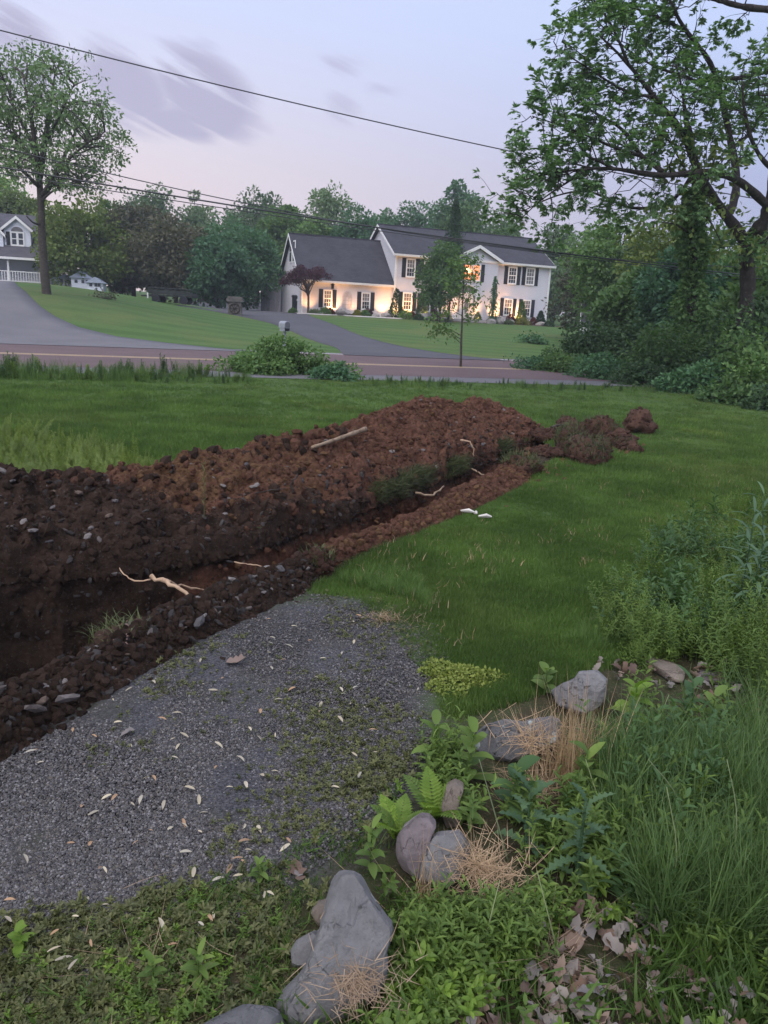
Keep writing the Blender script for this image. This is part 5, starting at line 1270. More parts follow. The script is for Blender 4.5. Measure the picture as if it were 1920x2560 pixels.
def leaf_strip(V, F, R, p, d, up, ln, wd, curl, rg, segs=3, lobes=0, r=None):
    """a leaf with midrib fold, drooping along its length, pointed at both ends"""
    d = np.asarray(d, float); d /= np.linalg.norm(d); s = np.cross(d, up); s /= np.linalg.norm(s)+1e-9; u = np.cross(s, d); n0 = len(V); pos = np.array(p, float); a = 0; k0 = segs+1
    for k in range(k0):
        t = k/segs; w = wd*.5*math.sin(math.pi*min(1, .12+t*.88))**.8 if t < 1 else 0
        if lobes == 2 and 0 < k < segs: w *= 1.35 if k % 2 else .45
        elif lobes and 0 < k < segs: w *= (1.15 if k % 2 else .72)+.15*rg.normal()
        dd = d*math.cos(a)-u*math.sin(a); uu = u*math.cos(a)+d*math.sin(a)
        V += [pos-s*w+uu*w*.35, pos.copy(), pos+s*w+uu*w*.35]; pos = pos+dd*ln/segs; a += curl/segs
    for k in range(segs):
        b = n0+3*k; F += [(b, b+1, b+4, b+3), (b+1, b+2, b+5, b+4)]
    R += [rg.uniform() if r is None else r]*(3*k0)
def herb(name, seed, h, nl, ln, wd, mat, opposite=True, droop=.6, top=True, stems=1, rosette=False):
    rg = np.random.default_rng(seed); V, F, R = [], [], []
    for s_ in range(stems):
        lean = rg.normal(size=2)*.18; p0 = rg.normal(size=2)*.03*(stems > 1); hh = h*rg.uniform(.7, 1.15)
        if h > .03:
            for az in (0, 1.57): blade(V, F, R, (p0[0], p0[1], -.02), az, hh, .005, (abs(lean[0]), abs(lean[0])+.1), rg, 2, .2)
        for k in range(nl):
            t = (k+.5)/nl; z = hh*(.12+.88*t) if not rosette else hh*t*.4; a = k*2.4+rg.normal()*.3 if not opposite else (k//2)*1.57+(k % 2)*math.pi+rg.normal()*.25
            el = rg.uniform(.05, .5)+(.5*t if top else 0); sz = (1-.45*t) if not rosette else 1
            x, y = p0+lean*z*.3
            leaf_strip(V, F, R, (x, y, z), (math.cos(a)*math.cos(el), math.sin(a)*math.cos(el), math.sin(el)), (0, 0, 1), ln*sz*rg.uniform(.7, 1.2), wd*sz*rg.uniform(.8, 1.2), droop*rg.uniform(.5, 1.5), rg)
    return fin(name, V, F, R, mat)
G = {
 'lawn': leaf_mat('lawn_blades', (.080, .150, .034), (.125, .205, .050), .35, .6, (.120, .178, .046)),
 'longgrass': leaf_mat('long_grass_blades', (.075, .140, .034), (.125, .205, .060), .35),
 'bluegrass': leaf_mat('dark_grass_blades', (.075, .135, .042), (.130, .205, .075), .35),
 'herb': leaf_mat('herb_leaves', (.095, .158, .036), (.155, .230, .055), .35),
 'lime': leaf_mat('lime_leaves', (.13, .22, .034), (.20, .30, .055), .4),
 'olive': leaf_mat('olive_weed_leaves', (.095, .110, .045), (.160, .165, .075), .3),
 'darkherb': leaf_mat('dark_herb_leaves', (.048, .098, .036), (.082, .150, .055), .3),
 'yellowweed': leaf_mat('feathery_weed_leaves', (.16, .22, .065), (.23, .29, .095), .4),
 'straw': leaf_mat('dry_straw', (.28, .185, .12), (.44, .32, .22), .2),
 'moss': leaf_mat('lime_moss', (.17, .22, .05), (.26, .30, .07), .3),
 'thistle': leaf_mat('thistle_leaves', (.052, .100, .048), (.085, .145, .070), .25),
 'willow': leaf_mat('narrow_blue_green_leaves', (.075, .135, .080), (.115, .185, .115), .3),
 'seed': leaf_mat('pale_seed_stalks', (.20, .24, .12), (.34, .36, .2), .2),
}
def patchy(m):
    nt = m.node_tree; N, L = nt.nodes, nt.links; p = N['Principled BSDF']; pos = npos(N)
    c = p.inputs['Base Color'].links[0].from_socket
    k = nmix(N, L, nstep(N, L, nnoise(N, L, 1.1, 5, .65, pos), .38, .66), (.62, .66, .62), (1.12, 1.1, 1.1))
    k2 = nmix(N, L, nstep(N, L, nnoise(N, L, .5, 4, .6, pos), .52, .70), (1, 1, 1), (1.28, 1.10, 1.15))
    k3 = nmix(N, L, nstep(N, L, nnoise(N, L, 5, 3, .6, pos), .6, .78), (1, 1, 1), (1.35, 1.12, 1.3))
    o_ = nmix(N, L, 1.0, nmix(N, L, 1.0, nmix(N, L, 1.0, c, k, 'MULTIPLY'), k2, 'MULTIPLY'), k3, 'MULTIPLY'); L.new(o_, p.inputs['Base Color'])
    t = [n for n in N if n.type == 'BSDF_TRANSLUCENT'][0]; L.new(nmix(N, L, 1.0, o_, (1.15, 1.25, .6), 'MULTIPLY'), t.inputs[0])
patchy(G['lawn'])
C_LAWN = src_collection('src_lawn', [src('lawn_tuft', grass_tuft('lawn_tuft', 10+i, 18, .043, .05, .0040, G['lawn'])) for i in range(5)])
C_LONG = src_collection('src_long', [src('long_tuft', grass_tuft('long_tuft', 30+i, 26, .30, .06, .006, G['longgrass'], (.2, 1.5), 4)) for i in range(4)])
C_BLUE = src_collection('src_blue', [src('blue_tuft', grass_tuft('blue_tuft', 40+i, 22, .36, .05, .0065, G['bluegrass'], (.1, 1.3), 4)) for i in range(4)])
C_HERB = src_collection('src_herb', [src('herb', herb('herb', 50+i, .16+.05*i, 12+2*i, .075, .022, G['herb'])) for i in range(4)])
C_DARKHERB = src_collection('src_darkherb', [src('herb', herb('herb', 60+i, .2+.05*i, 12, .085, .026, G['darkherb'])) for i in range(4)])
C_LOW = src_collection('src_low', [src('low', herb('low', 70+i, .07, 9, .038, .014, G['herb'], False, .7, stems=3)) for i in range(3)]+[src('low', herb('low', 75+i, .06, 9, .036, .015, G['lime'], False, .7, stems=3)) for i in range(2)])
C_OLIVE = src_collection('src_olive', [src('low', herb('low', 80+i, .03, 8, .022, .009, G['olive'], False, .8, stems=2, rosette=True)) for i in range(4)])
C_BUSHY = src_collection('src_bushy', [src('bushy', herb('bushy', 90+i, .42+.06*i, 34, .075, .018, G['herb'], False, .9, stems=2)) for i in range(4)])
C_FEATHER = src_collection('src_feather', [src('feather', herb('feather', 95+i, .5, 60, .065, .013, G['yellowweed'], False, .9, stems=4)) for i in range(3)])
C_WEEDTALL = src_collection('src_weedtall', [src('tall', grass_tuft('tall', 110+i, 60, .5, .28, .008, G['longgrass'], (.2, 1.3), 3)) for i in range(3)]+[src('tall', herb('tall', 114+i, .5, 40, .11, .035, G['darkherb' if i else 'herb'], False, .8, stems=4)) for i in range(2)])
def rots(n, rg, tilt=.15): return np.c_[rg.normal(size=(n, 2))*tilt, rg.uniform(0, 6.283, n)]

rg = np.random.default_rng(77)
# mown lawn on both sides of the trench
P = sample_px([(-120, 935), (2040, 945), (2040, 1560), (1640, 1600), (1480, 1680), (1260, 1760), (1120, 1800), (1080, 1700), (900, 1500), (700, 1470), (-120, 1260)], 135000, rg)
gm = soft_mask(P, gravel_poly, .5, 16, 3); d = np.hypot(P[:, 0], P[:, 1])
keep = ~soil_mask(P) & (rg.uniform(size=len(P)) > gm*1.15) & (UV(P[:, 0], P[:, 1])[1] < VN-1.25)
right_w = g0(V2([(1290, 1400), (1400, 1200), (1480, 1110), (1800, 1040), (1800, 1700), (1150, 1700), (1130, 1480)]))[:, :2]
keep &= rg.uniform(size=len(P)) > .3*soft_mask(P, right_w, .25, 8, 8)
P = P[keep]; d = d[keep]; n = len(P)
gm = soft_mask(P, gravel_poly, .6, 12, 5); sc_ = (1-.65*gm)*rg.uniform(.65, 1.25, n)*np.clip(d/7, 1, 1.35)*(1+.55*noise2(P, 1.3, 3, 4))*(1+.3*noise2(P, .5, 13))*(1+.5*noise2(P, .22, 5)*(d > 8))
scatter('lawn_grass', P, rots(n, rg), sc_, rg.integers(0, 5, n), C_LAWN, 'short mown green lawn grass on both sides of the trench', 'grass')
C_CLIP = src_collection('src_clip', [src('clip', grass_tuft('clip', 160+i, 4, .06, .05, .003, G['straw'], (1.2, 1.6), 2)) for i in range(3)])
P = sample_px([(300, 1060), (1700, 1000), (2000, 1300), (1500, 1560), (1150, 1650), (900, 1480), (760, 1420)], 900, rg); P = P[~soil_mask(P)]; P = P[rg.uniform(size=len(P)) < sstep(-.1, .5, noise2(P, 1.2, 61))]; n = len(P); P[:, 2] += .035
scatter('grass_clippings', P, rots(n, rg, .3), rg.uniform(.5, 1.3, n), rg.integers(0, 3, n), C_CLIP, 'pale dry clippings lying on the mown lawn', 'clippings')
# fringe of lusher grass where lawn meets gravel and weeds
P = sample_px(V2([(700, 1260), (900, 1300), (1000, 1420), (1120, 1500), (1330, 1400), (1360, 1340), (1200, 1330), (900, 1230)]), 2600, rg); P = P[~soil_mask(P)]; P = P[noise2(P, 2.2, 6) > -.05]; P = P[soft_mask(P, gravel_poly, .3, 8, 5) < .1]; n = len(P)
scatter('long_grass', P, rots(n, rg, .2), rg.uniform(.16, .36, n), rg.integers(0, 4, n), C_LONG, 'longer uncut grass in the lawn before the weeds', 'grass')
# taller grass at right
P = sample_px(V2([(1290, 1690), (1400, 1560), (1520, 1500), (1800, 1520), (1800, 2080), (1420, 2010), (1300, 1850)]), 2200, rg); P = P[rg.uniform(size=len(P)) < sstep(-.3, .5, noise2(P, 2.5, 8, 5))]; n = len(P)
scatter('tall_grass', P, rots(n, rg, .25), rg.uniform(.3, .85, n), rg.integers(0, 4, n), C_BLUE, 'tall dark green grass growing in the weeds at the right', 'grass')
# leafy undergrowth
def cover(name, polyv, n, coll, k, smin, smax, label, cat, thr=-.2, s=2.5, seed=1, tilt=.25, avoid=None):
    P = sample_px(V2(polyv), n, rg); P = P[~soil_mask(P)]; P = P[rg.uniform(size=len(P)) < sstep(thr-.12, thr+.35, noise2(P+.25*np.c_[noise2(P, 2.3, 91), noise2(P, 2.3, 92), 0*P[:, 0]], s, seed, 5)+.25*noise2(P, 9, 93))]
    for a in avoid or []: P = P[rg.uniform(size=len(P)) > soft_mask(P, a, .06, 6, 2)]
    m = len(P); return scatter(name, P, rots(m, rg, tilt), rg.uniform(smin, smax, m), rg.integers(0, k, m), coll, label, cat)
LITTER = g0(V2([(1110, 2040), (1200, 1950), (1420, 1955), (1520, 2030), (1560, 2090), (1700, 2200), (1700, 2330), (880, 2330), (980, 2170)]))[:, :2]
LITTER2 = g0(V2([(1330, 1440), (1480, 1450), (1660, 1430), (1760, 1480), (1760, 1600), (1620, 1560), (1480, 1510), (1350, 1470)]))[:, :2]
ROCKZ = [g0(V2(q))[:, :2] for q in ([(990, 1560), (1240, 1530), (1250, 1720), (1010, 1780)], [(1170, 1440), (1330, 1430), (1330, 1620), (1180, 1640)], [(845, 1770), (1130, 1780), (1130, 2010), (860, 2010)], [(560, 2030), (680, 1900), (860, 1900), (880, 2300), (420, 2380), (430, 2200)])]
STONES_POLY = g0(V2([(600, 2200), (700, 1990), (740, 1900), (850, 1990), (850, 2150), (700, 2260)]))[:, :2]
cover('low_weeds', [(620, 2140), (860, 1960), (1000, 1930), (1250, 1960), (1450, 1960), (1800, 1900), (1800, 2420), (560, 2420)], 4600, C_LOW, 5, .6, 1.3, 'low bright green weeds carpeting the ground at the bottom right', 'weeds', -.3, 3, 2, .3, [LITTER, STONES_POLY]+ROCKZ)
cover('grass_in_weeds', [(560, 2200), (860, 1960), (1000, 1930), (1250, 1960), (1450, 1960), (1800, 1900), (1800, 2420), (560, 2420)], 1500, C_LAWN, 5, 1.0, 2.4, 'thin grass growing through the low weeds at the bottom right', 'grass', -.1, 2.5, 21, .4, [STONES_POLY])
cover('grass_in_weeds', [(0, 2120), (300, 1950), (560, 1880), (820, 1740), (900, 1640), (860, 1880), (720, 1960), (560, 2320), (-100, 2320)], 700, C_LAWN, 5, .5, 1.3, 'sparse grass growing at the gravel edge at the lower left', 'grass', 0, 2.5, 22, .4)
cover('low_weeds', [(0, 2120), (300, 1950), (560, 1880), (820, 1740), (900, 1640), (960, 1640), (900, 1760), (860, 1880), (720, 1960), (620, 2150), (560, 2320), (-100, 2320)], 380, C_LOW, 5, .3, .7, 'small green weeds creeping from the stones onto the gravel', 'weeds', .1, 2.2, 4, .3, ROCKZ)
cover('creeping_weeds', [(-100, 2010), (200, 1960), (560, 1870), (720, 1700), (860, 1640), (900, 1700), (860, 1880), (720, 2000), (620, 2170), (560, 2320), (-100, 2320)], 3400, C_OLIVE, 4, .4, 1.0, 'olive creeping weeds thinning out over the gravel', 'weeds', .0, 1.8, 5, .4)
cover('gravel_weeds', [(300, 1420), (560, 1300), (760, 1270), (900, 1300), (960, 1450), (930, 1640), (700, 1800), (300, 1900), (0, 1960), (0, 1600)], 7500, C_OLIVE, 4, .25, .75, 'tiny weeds sprouting in patches through the gravel', 'weeds', .0, 1.5, 7, .4)
cover('undergrowth', [(900, 1640), (1010, 1600), (1150, 1640), (1240, 1540), (1330, 1500), (1480, 1500), (1560, 1540), (1640, 1900), (1280, 2010), (1100, 1900), (960, 1760)], 760, C_HERB, 4, .4, .85, 'leafy green undergrowth between the border stones', 'undergrowth', -.1, 3, 9, .25, ROCKZ)
cover('undergrowth', [(1000, 1700), (1180, 1720), (1400, 1600), (1560, 1600), (1600, 1940), (1280, 2010), (1080, 1880)], 520, C_DARKHERB, 4, .45, .95, 'darker leafy undergrowth around the thistle', 'undergrowth', -.05, 3, 10, .25, ROCKZ)
cover('undergrowth', [(1290, 1690), (1400, 1560), (1520, 1500), (1800, 1520), (1800, 2080), (1420, 2010)], 520, C_HERB, 4, .5, 1.0, 'leafy weeds mixed into the tall grass at the right', 'undergrowth', -.05, 2.2, 19)
cover('undergrowth', [(850, 1940), (1000, 1960), (1120, 1960), (1160, 2080), (1000, 2140), (860, 2100)], 420, C_HERB, 4, .35, .7, 'leafy weeds right of the pointed stone', 'undergrowth', -.3, 3, 12, .25, ROCKZ)
cover('leafy_weeds', [(1290, 1340), (1370, 1230), (1450, 1150), (1560, 1100), (1800, 1090), (1800, 1380), (1560, 1390), (1470, 1420), (1300, 1430)], 1300, C_BUSHY, 4, .2, .62, 'bright leafy bushes of weeds at the right of the lawn', 'weeds', -.1, 1.6, 14, .5)
cover('leafy_weeds', [(1290, 1340), (1370, 1230), (1450, 1150), (1560, 1100), (1800, 1090), (1800, 1380), (1560, 1390), (1470, 1420), (1300, 1430)], 900, C_DARKHERB, 4, .4, 1.1, 'darker broad leaves mixed into the leafy weeds at the right of the lawn', 'weeds', -.2, 1.8, 24, .5)
cover('leafy_weeds', [(1190, 1400), (1330, 1360), (1480, 1400), (1520, 1440), (1380, 1450), (1230, 1450)], 360, C_BUSHY, 4, .3, .6, 'low leafy weeds above the border stones', 'weeds', -.25, 2, 15)
cover('leafy_weeds', [(1500, 1400), (1800, 1400), (1800, 1500), (1640, 1520), (1540, 1470)], 360, C_BUSHY, 4, .4, .8, 'yellow-green leafy weeds low at the right edge', 'weeds', -.2, 2, 16)
P = sample_px([(-150, 1080), (60, 1085), (240, 1120), (390, 1190), (390, 1240), (-150, 1240)], 1200, rg)
P = P[~inpoly(P, soil_poly)]; P = P[rg.uniform(size=len(P)) < sstep(-.35, .2, noise2(P, 1.1, 62))]; n = len(P); scatter('feathery_weeds', P, rots(n, rg, .4), rg.uniform(.2, .62, n)*(1+.4*noise2(P, .9, 63)), rg.integers(0, 3, n), C_FEATHER, 'pale yellow-green feathery weeds behind the left end of the soil heap', 'weeds')
# rank weeds along the near edge of the road
U = np.concatenate([rg.uniform(-14, 2.8, 950), rg.uniform(5.5, 14, 380)]); Vv = VN-1.1-rg.uniform(0, 1.9, len(U))**1.0
kk = (.35+.5*np.clip(fbm(np.c_[U*.8, Vv*.8, 0*U], 4, 77)*1.6+.45, 0, 1))*np.where(U > 3.5, .5, 1.0)
x, y = XY(U, Vv); P = np.c_[x, y, H(x, y)]; n = len(P)
scatter('roadside_weeds', P, rots(n, rg, .1), kk*rg.uniform(.35, 1.1, n), rg.integers(0, 5, n), C_WEEDTALL, 'rank tall weeds and grass along the near edge of the road', 'weeds')
# grass clinging to sod along the far lip of the trench
i = rg.integers(int(NTR*.45), NTR-12, 900); q = FL[i]-NRM[i]*rg.uniform(-.06, .05, (900, 1)); P = np.c_[q, rg.uniform(-.10, .05, 900)]; P = P[noise2(P, 1.6, 31) > -.05]; n = len(P)
C_SOD = src_collection('src_sod', [src('sod', grass_tuft('sod', 140+i, 14, .12, .05, .005, leaf_mat('sod_grass_%d' % i, (.05, .062, .028), (.085, .10, .045), .25), (.3, 2.2), 3)) for i in range(2)])
ang = np.arctan2(-NRM[:, 1], -NRM[:, 0])[0]
scatter('sod_fringe', P, np.c_[rg.normal(size=n)*.5+.9, rg.normal(size=n)*.5, rg.uniform(-.6, .6, n)+ang+math.pi/2], rg.uniform(.6, 1.3, n), rg.integers(0, 2, n), C_SOD, 'torn grass hanging over the far lip of the trench', 'grass')

# ------------------------------------------------------------------ gravel, clods
def pebble_col(name, mats, k, sub=1, flat=.65):
    return src_collection(name, [src('pebble', rock_mesh('pebble', 200+i, (1, rng.uniform(.65, 1), rng.uniform(.45, .8)*flat/.65), mats[i % len(mats)], sub, 5, .2)) for i in range(k)])
GM = [surf_mat('gravel_stone', c, tuple(v*1.3 for v in c), 8, .85, None, 0, 0, rnd=.45) for c in ((.055, .051, .053), (.080, .075, .077), (.125, .117, .118), (.074, .065, .057), (.042, .039, .042))]
C_PEB = pebble_col('src_pebble', GM, 10)
P = sample_px([(-150, 1760), (300, 1600), (648, 1490), (900, 1450), (1120, 1560), (1130, 1760), (1000, 2020), (860, 2130), (300, 2480), (-150, 2600)], 150000, rg)
gm = np.maximum(soft_mask(P, gravel_poly, .14, 10, 3), .55*soft_mask(P, gravel_poly, .5, 16, 4)); keep = (rg.uniform(size=len(P)) < gm) & ~inpoly(P, soil_poly) & (rg.uniform(size=len(P)) > .3*sstep(.1, .5, noise2(P, 1.5, 7))); P = P[keep]; n = len(P); P[:, 2] += .002
scatter('gravel', P, np.c_[rg.normal(size=(n, 2))*.5, rg.uniform(0, 6.28, n)], 0.0024+.0052*rg.uniform(size=n)**2.2, rg.integers(0, 10, n), C_PEB, 'grey blue gravel spread beside the trench', 'gravel')
def soil_plain(name, a, b): return surf_mat(name, a, b, 12, .95, None, 0, .8, .02, 50, .1, rnd=.3)
M_CD, M_CR, M_CT = soil_plain('dark_clod', (.030, .019, .014), (.065, .042, .032)), soil_plain('red_clod', (.088, .041, .028), (.155, .077, .052)), soil_plain('ochre_clod', (.115, .062, .033), (.17, .096, .052))
M_CS = soil_plain('dark_shard', (.055, .048, .046), (.10, .088, .085))
C_DARK = src_collection('src_dark', [src('clod', rock_mesh('clod', 230+i, (1, .85, .7), M_CD, 1, 3, .45)) for i in range(5)]+[src('clod', rock_mesh('clod', 236+i, (1, .7, .35), M_CS, 1, 6, .2)) for i in range(2)])
C_RED = src_collection('src_red', [src('clod', rock_mesh('clod', 240+i, (1, .85, .7), M_CR, 1, 3, .45)) for i in range(5)]+[src('clod', rock_mesh('clod', 246+i, (1, .85, .7), M_CT, 1, 3, .4)) for i in range(2)])
n = 26000; u = rg.uniform(0, 1, n); w = rg.uniform(-.08, 1.5, n); P = pile_point(u, w)
lx_ = np.interp(u*(NTR-1), np.arange(NTR), FLX); redp = sstep(330, 640, lx_+260*(w-.55))*(.3+.7*sstep(.1, .4, w)); isr = rg.uniform(size=n) < redp
size = .005+.034*rg.uniform(size=n)**8+.006*rg.uniform(size=n)
for name, sel, coll, lab in (('soil_crumbs', ~isr, C_DARK, 'dark crumbs and small stones lying over the left part of the soil heap'), ('soil_crumbs', isr, C_RED, 'reddish crumbs of subsoil lying over the soil heap')):
    m = int(sel.sum()); scatter(name, P[sel], np.c_[rg.normal(size=(m, 2)), rg.uniform(0, 6.28, m)], size[sel], rg.integers(0, 7, m), coll, lab, 'soil')
for sel_r, coll, lab in ((False, C_DARK, 'large dark clods lying on the left part of the soil heap'), (True, C_RED, 'large reddish clods lying on the soil heap')):
    m = 230 if sel_r else 150; u = rg.uniform(.42, .99, m) if sel_r else rg.uniform(0, .5, m); P = pile_point(u, rg.uniform(.05, 1.3, m)); P[:, 2] += .01
    scatter('soil_clods', P, np.c_[rg.normal(size=(m, 2)), rg.uniform(0, 6.28, m)], .03+.045*rg.uniform(size=m)**2, rg.integers(0, 5, m), coll, lab, 'soil')
m = 900; c_ = np.array([gp(*q) for q in [(1400, 1090), (1440, 1100), (1480, 1120), (1520, 1110), (1550, 1120), (1420, 1140), (1380, 1140), (1340, 1175)]]); P = c_[rg.integers(0, len(c_), m)]+rg.normal(size=(m, 3))*np.array([.22, .28, 0]); P[:, 2] = H(P[:, 0], P[:, 1])
scatter('soil_crumbs', P, np.c_[rg.normal(size=(m, 2)), rg.uniform(0, 6.28, m)], .008+.05*rg.uniform(size=m)**3, rg.integers(0, 7, m), C_RED, 'reddish crumbs scattered round the turf lumps at the far end of the trench', 'soil')
def berm_pts(B, n):
    k, m, _ = B.shape; a = np.clip(rg.normal(.52, .25, n), -.1, 1.18); b = rg.uniform(0, m-1.01, n); ia = np.clip((a*(k-1)).astype(int), 0, k-1); ib = b.astype(int); q = B[ia, ib].copy()
    out = (a > 1)[:, None]; nn = NRM[np.clip(ib, 0, NTR-1)]; q[:, :2] -= nn*np.maximum(a-1, 0)[:, None]*1.2; q[:, 2] = np.maximum(q[:, 2], -.02); return q
for name, B, coll, nn, lab in (('soil_crumbs', B1, C_DARK, 8000, 'dark stony crumbs over the near ridge beside the gravel'), ('soil_crumbs', B2, C_RED, 6000, 'reddish crumbs over the near ridge beside the lawn')):
    q = berm_pts(B, nn); scatter(name, q, np.c_[rg.normal(size=(nn, 2)), rg.uniform(0, 6.28, nn)], .006+.034*rg.uniform(size=nn)**4, rg.integers(0, 7, nn), coll, lab, 'soil')
# crumbs fallen on the trench walls
n = 6000; i = rg.integers(0, NTR-1, n); zz = -rg.uniform(0, .9, n); q = FL[i]+NRM[i]*(-.0+.09*zz[:, None]*0); P = np.c_[q-NRM[i]*rg.uniform(-.01, .07, (n, 1)), zz]; sel = RED[i]*sstep(-.05, -.4, zz) < rg.uniform(.1, .9, n)
for s_, coll, lab in ((sel, C_DARK, 'dark stones and crumbs set in the far wall of the trench'), (~sel, C_RED, 'reddish crumbs set in the far wall of the trench')):
    m = int(s_.sum()); scatter('wall_crumbs', P[s_], np.c_[rg.normal(size=(m, 2)), rg.uniform(0, 6.28, m)], .006+.03*rg.uniform(size=m)**4, rg.integers(0, 7, m), coll, lab, 'soil')

# individual stones lying on the heap and the near ridge
STM = [surf_mat('field_stone', c, tuple(v*1.35 for v in c), 5, .85, None, 0, .5, .01, 30) for c in ((.085, .07, .066), (.11, .095, .092), (.105, .075, .06), (.065, .06, .063), (.145, .128, .12))]
SM = [rock_mesh('stone', 260+i, (1, rng.uniform(.6, .85), rng.uniform(.3, .55)), STM[i % 5], 1, 8, .18) for i in range(12)]
def put_stone(p, s, label, group, k=None):
    o = ob('stone', SM[int(rg.integers(0, 12)) if k is None else k], None, p, (rg.normal()*.5, rg.normal()*.5, rg.uniform(0, 6.28)), s); tag(o, label, 'stone', group); return o
n = 110; u = rg.uniform(.02, .6, n)**1.2; w = rg.uniform(.0, .95, n); P = pile_point(u, w)
for p in P: put_stone(p+[0, 0, .008], .014+.034*rg.uniform()**2.2, 'small stone lying on the dark left part of the soil heap', 'small stones on the dark part of the soil heap')
u = rg.uniform(.5, .97, 45); w = rg.uniform(.0, .9, 45); P = pile_point(u, w)
for p in P: put_stone(p+[0, 0, .008], .014+.03*rg.uniform()**2, 'small stone lying on the red right part of the soil heap', 'small stones on the red part of the soil heap')
for p in berm_pts(B1, 85): put_stone(p+[0, 0, .008], .014+.03*rg.uniform()**2, 'small stone on the dark near ridge beside the gravel', 'small stones on the near ridge')
# ground point on the heap nearest to a pixel ray
def on_pile(px, py):
    d = ray(px, py); d = d/np.linalg.norm(d); Q = PGRID.reshape(-1, 3); v = Q-EYE; t = v@d; e = np.linalg.norm(v-t[:, None]*d, axis=1); ok = e < .045
    return Q[np.argmin(np.where(ok, t, 1e9))] if ok.any() else Q[np.argmin(e)]
for px, py, s, k, lab in ((97, 1320, .075, 1, 'flat blue-grey slab stone tilted on the left end of the heap'), (262, 1280, .06, 2, 'tan flat stone below the left ridge of the heap'), (52, 1292, .05, 4, 'pale rounded stone at the far left of the heap'), (210, 1332, .045, 4, 'pale grey stone above the small sod tuft on the heap'), (300, 1505, .06, 6, 'pinkish upright stone stuck in the far trench wall'),
    (200, 1222, .06, 2, 'tan stone just under the left ridge of the heap'), (530, 1345, .05, 0, 'grey stone low on the heap above the trench'), (640, 1205, .07, 4, 'pale stone on the ochre part of the heap'), (985, 1122, .06, 4, 'pale stone in the middle of the red heap'), (1100, 1170, .05, 4, 'pale pebble near the trench edge of the red heap'), (1010, 1190, .04, 4, 'small white stone low on the red heap')):
    put_stone(on_pile(px, py)+[0, 0, .008], s*.72, lab, None, k)
bz = lambda px, py, z=.1: g0([(px, py)], z)[0]
for px, py, s, k, lab in ((430, 1535, .055, 4, 'pale flat stone on top of the dark near ridge'), (500, 1555, .05, 3, 'grey stone on the gravel side of the dark near ridge'), (170, 1745, .06, 1, 'big grey stone on the dark near ridge at the left'), (90, 1770, .05, 5, 'dark grey stone at the left foot of the near ridge'), (1148, 1232, .03, 4, 'pale stone on the reddish near ridge')):
    put_stone(bz(px, py), s, lab, None, k)

# turned sod, soil clods and the soil ball at the far end of the trench
SODV = []
def sod(label, px, py, s, seed, soil, grassy, group='lumps of turf and soil at the far end of the trench', mat_g=None, name='sod_clump'):
    p = gp(px, py); r = np.random.default_rng(seed); root = thing(name, label, 'soil lump', p, (0, 0, r.uniform(0, 6.28)), group)
    o = ob('soil', rock_mesh('soil', seed, s, soil, 3, 3, .4), root, (0, 0, s[2]*.45)); me = o.data
    V = np.array([v.co[:] for v in me.vertices]); q = V+np.array([0, 0, s[2]*.45])
    f = (fbm(V*28, 3, seed)*.03+fbm(V*9, 3, seed+5)*.09)[:, None]*V/np.linalg.norm(V, axis=1)[:, None]; me.vertices.foreach_set('co', (V+f).astype(np.float32).ravel()); ca, sa = math.cos(root.rotation_euler.z), math.sin(root.rotation_euler.z); Wp = V+f+np.array([0, 0, s[2]*.45]); SODV.append(np.c_[Wp[:, 0]*ca-Wp[:, 1]*sa, Wp[:, 0]*sa+Wp[:, 1]*ca, Wp[:, 2]]+p)
    if grassy:
        vv, F, R = [], [], []; idx = np.where(V[:, 2] > -.1*s[2])[0]
        for j in r.choice(idx, grassy): b0 = r.uniform(.2, 1.0); blade(vv, F, R, q[j], r.uniform(0, 6.28), r.uniform(.06, .17)*min(1, s[0]/.22), .006, (b0, b0+r.uniform(.2, 1.2)), r)
        ob('turf', fin('turf', vv, F, R, mat_g or G['sodg']), root)
    return root
M_SODS = soil_plain('sod_soil', (.050, .027, .020), (.098, .054, .040))
C_SODC = src_collection('src_sodc', [src('clod', rock_mesh('clod', 250+i, (1, .85, .7), M_SODS, 1, 3, .45)) for i in range(7)])
G['sodg'] = leaf_mat('turned_turf_blades', (.058, .075, .032), (.095, .115, .05), .25)
for i, a in enumerate([('grassy turf lump nearest the trench end, with bright tips', 1420, 1120, (.30, .2, .2), 700), ('grassy turf lump behind the front ones', 1500, 1095, (.34, .24, .2), 700), ('large flat grassy turf lump at the front', 1455, 1150, (.42, .24, .17), 900), ('grassy turf lump lying on its side, front right', 1490, 1148, (.2, .18, .18), 420),
    ('small grassy lump on the near lip of the trench', 1300, 1185, (.26, .16, .13), 380), ('tuft of torn grass on the dark ridge by the gravel corner', 795, 1432, (.13, .10, .10), 180)]): sod(a[0], a[1], a[2], a[3], 300+i, M_SODS, a[4])
for i, a in enumerate([('round ball of reddish soil alone on the lawn', 1598, 1082, (.25, .23, .26)), ('reddish soil lump left of the soil ball', 1545, 1112, (.26, .2, .13)), ('low reddish soil lump before the others', 1560, 1125, (.24, .17, .1)), ('reddish soil lump behind the turf pieces', 1535, 1098, (.26, .2, .14)),
    ('long low bank of reddish soil beyond the trench end', 1415, 1078, (.5, .16, .14)), ('reddish soil spilled between trench end and turf lumps', 1390, 1140, (.3, .25, .08)), ('soil lump at the trench end', 1368, 1098, (.22, .2, .12)), ('thin bank of soil beyond the bank of reddish soil', 1450, 1082, (.32, .12, .1))]):
    sod(a[0], a[1], a[2], a[3], 320+i, M_SODS, 14 if i == 0 else (60 if i in (2, 3) else 0), name='soil_lump')
Q = np.concatenate(SODV[1:]); Q = Q[Q[:, 2] > .0]; Q = Q[rg.integers(0, len(Q), 2600)]; m = len(Q)
